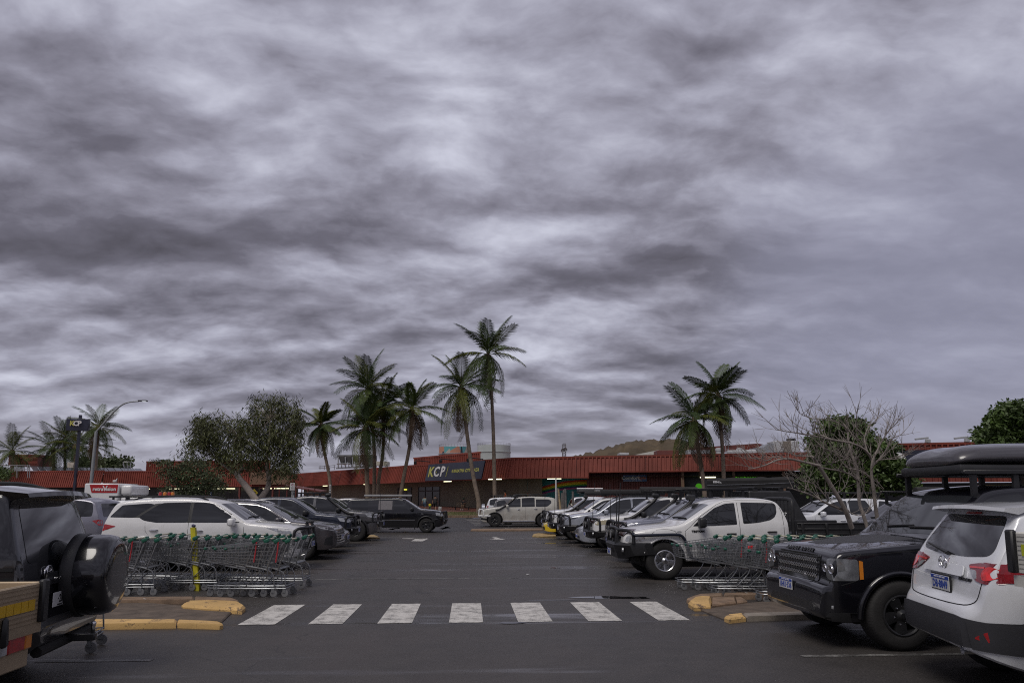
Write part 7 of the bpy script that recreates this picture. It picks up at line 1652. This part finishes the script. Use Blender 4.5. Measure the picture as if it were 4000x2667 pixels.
for P, r0, r1, d0, d1 in LIMBS:
    n = len(P); Q = [cp(x + rg.uniform(-8, 8), y + rg.uniform(-8, 8), d0 + (d1 - d0) * i / (n - 1)) for i, (x, y) in enumerate(P)]
    b.tube(Q, [r0 + (r1 - r0) * i / (n - 1) for i in range(n)], 6, smooth=1)
    for i in range(1, n):
        m = (4 if P[0][1] < 1150 else 2) if r0 < .03 else 2 if i > n // 2 else 0
        for _ in range(m):
            p = Q[i - 1].lerp(Q[i], rg.random()); d = (Q[i] - Q[i - 1]).normalized() * .6 + Vector((rg.uniform(-.9, .9), rg.uniform(-.9, .9), rg.uniform(.0, 1.1))); d.normalize(); l = rg.uniform(.2, .62)
            m1 = p + d * l * .5 + Vector((0, 0, .03)); e_ = m1 + (d + Vector((rg.uniform(-.5, .5), rg.uniform(-.5, .5), .5))).normalized() * l * .5
            tw.tube([p, m1, e_], [.0055, .004, .002], 4)
            for _k in range(2): tw.tube([m1, m1 + (d + Vector((rg.uniform(-1, 1), rg.uniform(-1, 1), rg.uniform(-.2, .6)))).normalized() * l * .45], [.0035, .002], 4)
b.build('trunk', TWIG, bt, 60); o = tw.build('twigs', TWIG, bt); o['kind'] = 'stuff'

# ------------------------------------------------------------------ lamps, signs, posts
LAMPP = mat('grey_lamp_post', (.30, .31, .32), .5, .3, var=.1)
sl = thing('street_lamp', 'grey street lamp with a long curved arm left of the gum trees', 'street lamp'); D = 50
b = MB(); b.tube([Vector((pt(352, 1948, D).x, pt(352, 1948, D).y, 0)), pt(356, 1890, D), pt(376, 1684, D)], [.13, .12, .10], 10); b.build('post', LAMPP, sl, 60)
b = MB(); b.tube([pt(374, 1688, D), pt(400, 1660, D), pt(440, 1612, D), pt(478, 1578, D), pt(508, 1569, D), pt(542, 1567, D)], [.06, .055, .055, .05, .045, .045], 8, smooth=2); b.build('arm', LAMPP, sl, 60)
b = MB(); a0, a1 = pt(541, 1566, D), pt(575, 1564, D); b.rbox((a0 + a1) / 2, ((a1 - a0).length, .26, .09), .03, 2); h = b.build('lamp_head', mat('dark_lamp_head', (.05, .05, .055), .5), sl, 40)
b = MB(); m_ = a0.lerp(a1, .66); b.box(m_ + Vector((0, 0, -.05)), (.26, .18, .012)); b.build('diffuser', mat('lit_lamp_lens', (.8, .8, .85), .4, var=0, emit=((.9, .93, 1), 1.1)), h)
ps = thing('pylon_sign', 'tall navy pylon sign with yellow and white KCP letters among the left palms', 'sign'); D = 128
a, c = pt(262, 1682, D), pt(346, 1636, D); b = MB(); b.rbox(((a.x + c.x) / 2, a.y, (a.z + c.z) / 2), (c.x - a.x, .8, c.z - a.z), .05, 1, rz=.08); b.build('panel', NAVY, ps, 40)
b = MB(); q = pt(310, 1650, D); b.box((q.x, q.y + .2, pt(310, 1620, D).z / 2), (.42, .4, pt(310, 1620, D).z)); b.build('post', NAVY, ps)
bs = (Vector((1, .08, 0)), Vector((0, 0, 1)))
for ch_, x, m_ in (('K', 288, LIME), ('C', 302, OFFW), ('P', 317, OFFW)): text('lettering', ch_, 1.25, m_, ps, pt(x, 1655, D) + Vector((0, -.55, 0)), bs, .02, bold=.04)
def post_sign(name, label, u, v0, v1, D, wpx, m, vb=None):
    t = thing(name, label, 'sign'); a, c = pt(u - wpx / 2, v1, D), pt(u + wpx / 2, v0, D)
    b = MB(); b.rbox(((a.x + c.x) / 2, a.y, (a.z + c.z) / 2), (c.x - a.x, .03, c.z - a.z), .012, 1); b.build('panel', m, t)
    b = MB(); b.tube([(a.x + (c.x - a.x) / 2, a.y + .05, 0), (a.x + (c.x - a.x) / 2, a.y + .05, c.z - .02)], .035, 6); b.build('post', LAMPP, t)
    return t, Vector(((a.x + c.x) / 2, a.y - .02, (a.z + c.z) / 2)), c.x - a.x, c.z - a.z
I2 = (Vector((1, 0, 0)), Vector((0, 0, 1))); MAR = mat('maroon_print', (.18, .01, .06), .5, var=0)
SW = mat('sign_white', (.55, .55, .54), .5, var=.05)
t, c, w_, h_ = post_sign('parking_sign', 'white clearway style sign with a maroon letter C on a post', 1142, 1886, 1915, 50, 19, SW)
text('lettering', 'C', .22, MAR, t, c + Vector((0, 0, .14)), I2, .004, bold=.012); text('lettering', 'AT ALL', .075, SEAM, t, c + Vector((0, 0, -.04)), I2, .003); text('lettering', 'TIMES', .075, SEAM, t, c + Vector((0, 0, -.12)), I2, .003)
b = MB(); b.tube([c + Vector((-.12, 0, -.2)), c + Vector((.12, 0, -.2))], .012, 4); b.build('arrow', MAR, t)
t, c, w_, h_ = post_sign('parking_sign', 'narrow white sign with a dark ring just under the letter C sign', 1144, 1918, 1948, 50.2, 12, SW)
b = MB(); b.tube([c + Vector((.08 * cos(k * .63), 0, .1 + .12 * sin(k * .63))) for k in range(11)], .014, 4); b.build('ring', SEAM, t); text('lettering', '10', .1, SEAM, t, c + Vector((0, -.01, .1)), I2, .003); text('lettering', 'km/h', .07, SEAM, t, c + Vector((0, -.01, -.16)), I2, .003)
t, c, w_, h_ = post_sign('banner_sign', 'tall narrow white banner with dark vertical marks by the leftmost palm', 1289, 1892, 1943, 62, 9, SW)
for k in range(7): b = MB(); b.box(c + Vector((0, -.01, .48 - k * .16)), (.12, .004, .09 if k % 2 else .05)); b.build('mark', SEAM, t)
YS = mat('yellow_sign', (.50, .38, .03), .5, var=.08)
for u, v, D, lb, tx in ((992, 1924, 66, 'yellow diamond sign warning of turning trucks between the gum trunks', True), (667, 1934, 60, 'yellow diamond truck sign half hidden by the feathery tree', False)):
    t = thing('warning_sign', lb, 'sign'); c = pt(u, v, D); r_ = 15.5 * D / FPX * 1.0
    b = MB(); b.prism([(-r_, 0), (0, -r_), (r_, 0), (0, r_)], 0, .03, lambda x, y, z: (c.x + x, c.y + z, c.z + y)); b.build('panel', YS, t)
    b = MB(); b.box(c + Vector((-.06, -.012, .1)), (.2, .006, .1)); b.box(c + Vector((.1, -.012, .08)), (.1, .006, .07))
    for x in (-.1, .1): b.lathe([(.001, -.012), (.03, -.012)], 8, 'y', (c.x + x, c.y, c.z + .03))
    b.build('truck_symbol', SEAM, t); text('lettering', 'TRUCKS', .10, SEAM, t, c + Vector((0, -.012, -.06)), I2, .003); text('lettering', 'TURNING', .08, SEAM, t, c + Vector((0, -.012, -.15)), I2, .003)
    b = MB(); b.tube([(c.x, c.y + .06, 0), (c.x, c.y + .06, c.z)], .035, 6); b.build('post', LAMPP, t)
t, c, w_, h_ = post_sign('street_sign', 'small blue sign on a pale post behind the white wagon roof', 823, 1922, 1938, 58, 9, mat('blue_sign', (.02, .04, .12), .5))
text('lettering', 'P', .2, OFFW, t, c, I2, .003)
fn = thing('picket_fence', 'dark steel picket fence behind the cars in front of the left wing', 'fence'); D = 78
for k in range(64):
    b = MB(); u = 880 + k * 6.4; q = pt(u, 1948, D); b.box((q.x, q.y, 1.05), (.06, .04, 1.9)); b.build('picket', BLACK, fn)
b = MB(); a, c = pt(876, 1948, D), pt(1290, 1948, D); 
for z in (.5, 1.6): b.tube([(a.x, a.y + .04, z), (c.x, c.y + .04, z)], .04, 4)
b.build('rail', BLACK, fn)
vr = thing('verandah', 'low rust red lean-to verandah roof on thin posts behind the parking sign', 'verandah'); D = 82
b = MB(); P = [pt(1010, 1905, D), pt(1110, 1895, D), pt(1254, 1918, D)]
for a, c in zip(P[:-1], P[1:]): b.add([a, c, c + Vector((0, 4, .12)), a + Vector((0, 4, .12)), a + Vector((0, 0, -.12)), c + Vector((0, 0, -.12))], [(0, 1, 2, 3), (0, 4, 5, 1)])
b.build('roof', RED2, vr)
for u in (1030, 1090, 1120, 1155, 1178, 1202, 1228): b = MB(); q = pt(u, 1948, D); b.tube([(q.x, q.y, 0), (q.x, q.y, pt(u, 1908, D).z)], .07, 5); b.build('post', RED2, vr)
GP = 'timber and steel posts in the far right corner'
POSTM = [mat('weathered_post', (.13, .12, .115), .8, var=.3), mat('pale_timber_post', (.36, .27, .16), .8, var=.3)]
for u, v0, lean, lb, m_ in ((2179, 1905, .0, 'grey steel post nearest the white light pole', 0), (2188, 1910, .12, 'pale timber post leaning beside the grey post', 1), (2196, 1925, 0, 'short dark post between the pale timber post and the black ute', 0), (2203, 1912, .0, 'dark slim post left of the black ute tail light', 0), (2210, 1908, .03, 'grey post right in front of the black ute tail', 0), (2238, 1918, 0, 'thick grey post before the black ute tailgate', 0)):
    q = pt(u, 1948, 43.5); z = pt(u, v0, 43.5).z; b = MB(); b.tube([(q.x + lean, q.y, 0), (q.x - lean, q.y, z)], .075, 8); tag(b.build('bollard', POSTM[m_], None, 50), lb, 'post', GP)
lp = thing('light_pole', 'slim white light pole in front of the rainbow mural', 'light pole'); q = pt(2172, 1948, 52); b = MB(); b.tube([(q.x, q.y, 0), (q.x, q.y, pt(2172, 1866, 52).z)], .06, 8); b.build('post', SW, lp, 50)
cc = MB(); c = pt(449, 1879, 100); cc.rbox(c, (.5, .5, .35), .12, 2); cc.tube([c, c + Vector((0, .6, .4))], .06, 6); tag(cc.build('security_camera', SW, None, 40), 'small white camera on the left red fascia', 'camera')
for x, y, lb in ((2560, 2196, 'pale bark scrap on the asphalt'),): pass

# ------------------------------------------------------------------ people
SKIN = mat('skin', (.30, .17, .11), .6, var=.05); HAIR = mat('dark_hair', (.012, .010, .009), .6, var=.1)
def person(label, loc, face, h, pose, top, bot, hair=HAIR, skirt=False, hat=None, boots=BLACK):
    t = thing('person', label, 'person', loc, face); k = h / 1.75
    sit = pose == 'sit'; st = .16 if pose == 'walk' else .0
    J = {'pel': (0, 0, .93), 'sp': (.01, 0, 1.15), 'ch': (.0, 0, 1.36), 'nk': (.01, 0, 1.50), 'hd': (.03, 0, 1.60), 'tp': (.02, 0, 1.73)}
    for s_, n in ((1, 'l'), (-1, 'r')):
        f = st * s_
        J['hp' + n] = (0, .09 * s_, .92); J['kn' + n] = (f + .04, .10 * s_, .50); J['an' + n] = (f * 1.9 - .02, .10 * s_, .09); J['ft' + n] = (f * 1.9 + .14, .11 * s_, .04)
        J['sh' + n] = (0, .18 * s_, 1.43); J['el' + n] = (-f * .9 - .02, .235 * s_, 1.14); J['ha' + n] = (-f * 1.6 + .06, .245 * s_, .90); J['fi' + n] = (-f * 1.6 + .09, .245 * s_, .80)
    if sit:
        dz = -.43
        for n_ in J: x, y, z = J[n_]; J[n_] = (x, y, z + dz)
        for s_, n in ((1, 'l'), (-1, 'r')):
            J['kn' + n] = (.42, .11 * s_, .50); J['an' + n] = (.40, .11 * s_, .09); J['ft' + n] = (.56, .12 * s_, .04); J['el' + n] = (.10, .24 * s_, .74); J['ha' + n] = (.30, .10 * s_, .72); J['fi' + n] = (.37, .07 * s_, .74)
    E = [('pel', 'sp'), ('sp', 'ch'), ('ch', 'nk'), ('nk', 'hd'), ('hd', 'tp')]; R = {'pel': .14, 'sp': .125, 'ch': .145, 'nk': .055, 'hd': .095, 'tp': .07}
    for n in 'lr': E += [('pel', 'hp' + n), ('hp' + n, 'kn' + n), ('kn' + n, 'an' + n), ('an' + n, 'ft' + n), ('ch', 'sh' + n), ('sh' + n, 'el' + n), ('el' + n, 'ha' + n), ('ha' + n, 'fi' + n)]
    for n in 'lr': R.update({'hp' + n: .095, 'kn' + n: .062, 'an' + n: .042, 'ft' + n: .038, 'sh' + n: .062, 'el' + n: .044, 'ha' + n: .032, 'fi' + n: .026})
    names = list(J); idx = {n: i for i, n in enumerate(names)}
    def skin(nm, edges, grow, m, zcut=None):
        us = [n for n in names if any(n in e for e in edges)]; ix = {n: i for i, n in enumerate(us)}
        me = bpy.data.meshes.new(nm); me.from_pydata([tuple(c * k for c in J[n]) for n in us], [(ix[a], ix[c]) for a, c in edges], []); o = put(nm, me, t)
        md = o.modifiers.new('skin', 'SKIN'); md.use_smooth_shade = True
        for i, n in enumerate(us): rr = (R[n] * grow.get(n, grow.get('*', 1))) * k; me.skin_vertices[0].data[i].radius = (rr, rr)
        me.skin_vertices[0].data[0].use_root = True
        o.modifiers.new('sub', 'SUBSURF').levels = 1; me.materials.append(m); return o
    skin('body', E, {'*': 1}, SKIN)
    skin('shirt', [e for e in E if e[0] in ('pel', 'sp', 'ch') and e[1] in ('sp', 'ch', 'shl', 'shr')] + [('shl', 'ell'), ('shr', 'elr')], {'*': 1.16, 'ell': 1.05, 'elr': 1.05}, top)
    skin('trousers', [('pel', 'hpl'), ('pel', 'hpr'), ('hpl', 'knl'), ('hpr', 'knr')] + ([] if skirt else [('knl', 'anl'), ('knr', 'anr')]), {'*': 1.22, 'knl': 1.35, 'knr': 1.35, 'anl': 1.3, 'anr': 1.3}, bot)
    hd = Vector(J['hd']) * k; b = MB(); b.lathe([(.001, .135 * k), (.07 * k, .12 * k), (.105 * k, .06 * k), (.108 * k, 0), (.09 * k, -.04 * k)], 14, 'z', (hd.x - .018 * k, 0, hd.z + .03 * k)); b.build('hair', hair, t, 60)
    b = MB()
    for s_ in (-1, 1): b.lathe([(.001, -.012), (.012, 0), (.001, .012)], 6, 'x', (hd.x + .09 * k, .035 * s_ * k, hd.z + .01 * k))
    b.lathe([(.018 * k, -.03 * k), (.012 * k, .02 * k)], 6, 'z', (hd.x + .098 * k, 0, hd.z - .005 * k)); b.build('face', SKIN, t, 60)
    b = MB()
    for n in 'lr': f = Vector(J['ft' + n]) * k; b.rbox((f.x - .05 * k, f.y, .045 * k), (.27 * k, .10 * k, .09 * k), .03, 2)
    b.build('shoes', boots, t, 40)
    if hat: b = MB(); b.lathe([(.17 * k, .07 * k), (.11 * k, .08 * k), (.11 * k, .17 * k), (.001, .18 * k)], 14, 'z', (hd.x, 0, hd.z + .02 * k)); b.build('hat', hat, t, 60)
    return t
def cloth(n, c): return mat(n, c, .85, var=.15, vscale=8)
def gz(u, D, z): q = pt(u, HORY, D); return (q.x, q.y, z)
AW = radians(80) + .0
person('person in a pale teal top and denim skirt walking beside the child in yellow', gz(1659, 76, .40), AW, 1.68, 'walk', cloth('teal_top', (.26, .33, .33)), cloth('denim', (.06, .09, .14)), skirt=True)
person('small person in a bright yellow shirt walking between two adults', gz(1680, 75.5, .38), AW, 1.02, 'walk', cloth('bright_yellow', (.62, .52, .01)), cloth('green_shorts', (.05, .12, .06)))
mn = person('person in a dark shirt and black shorts carrying a pale striped bag', gz(1700, 76, .40), AW, 1.76, 'walk', cloth('charcoal_shirt', (.045, .038, .036)), cloth('black_shorts', (.012, .012, .014)), skirt=True)
bg_ = MB(); q = gz(1719, 75.6, .42); bg_.rbox((q[0], q[1], .72), (.34, .16, .40), .04, 2, rz=.2, ry=.15); o = tag(bg_.build('shopping_bag', mat('pale_striped_bag', (.42, .42, .42), .7, var=.5, vscale=9), None, 40), 'pale striped shopping bag hanging from the right adult hand', 'bag')
b = MB(); b.tube([(q[0] - .12, q[1], .9), (q[0] - .06, q[1], 1.15), (q[0] + .08, q[1], .9)], .012, 5); b.build('bag_handle', SEAM, o)
bq = gz(1806, 79.2, .50); bn = thing('bench', 'dark slatted bench against the block wall under the navy sign', 'bench', bq, radians(-98)); TIM = mat('bench_timber', (.10, .075, .055), .8, var=.3)
for k in range(4): b = MB(); b.box((.05 + k * .1, 0, .45), (.08, 1.7, .035)); b.build('seat_slat', TIM, bn)
for k in range(3): b = MB(); b.box((-.04 - k * .015, 0, .6 + k * .12), (.03, 1.7, .09)); b.build('back_slat', TIM, bn)
for y in (-.75, .75): b = MB(); b.box((.2, y, .22), (.4, .05, .44)); b.box((-.03, y, .62), (.05, .05, .5)); b.build('leg', BLACK, bn)
person('seated person in dark clothes and green cap on the bench', gz(1811, 78.9, .52), radians(-110), 1.72, 'sit', cloth('black_tee', (.014, .014, .016)), cloth('tan_trousers', (.17, .11, .07)), hat=cloth('green_cap', (.01, .04, .02)), boots=SW)
ORG = cloth('orange_hi_vis', (.50, .10, .015))
person('person in an orange work shirt and black cap beside the tallest palm', gz(1921, 74, .30), radians(170), 1.78, 'stand', ORG, cloth('navy_trousers', (.015, .018, .03)), hat=cloth('black_cap', (.012, .012, .013)))
person('second person in orange work shirt walking left before the block wall', gz(1973, 75, .85), radians(175), 1.80, 'walk', ORG, cloth('navy_trousers', (.015, .018, .03)), hat=cloth('black_cap', (.012, .012, .013)))
# scraps on the ground
for u, v, lb in ((565, 2342, 'white paper scrap lying on the left ramp'), (1180, 2262, 'tiny pale scrap on the asphalt near the trolleys'), (2062, 2244, 'tiny pale scrap on the right half of the aisle'), (2915, 2318, 'thin white plastic strip on the right kerb island')):
    q = gnd(u, v, .06 if 'ramp' in lb or 'island' in lb else .0); b = MB(); z = q.z + (.0 if q.z < .01 else .0)
    b.rbox((q.x, q.y, z + .012), (.09, .02, .02), .004, 1, rz=R_.uniform(0, 3)); tag(b.build('litter', WHITEP), lb, 'litter')
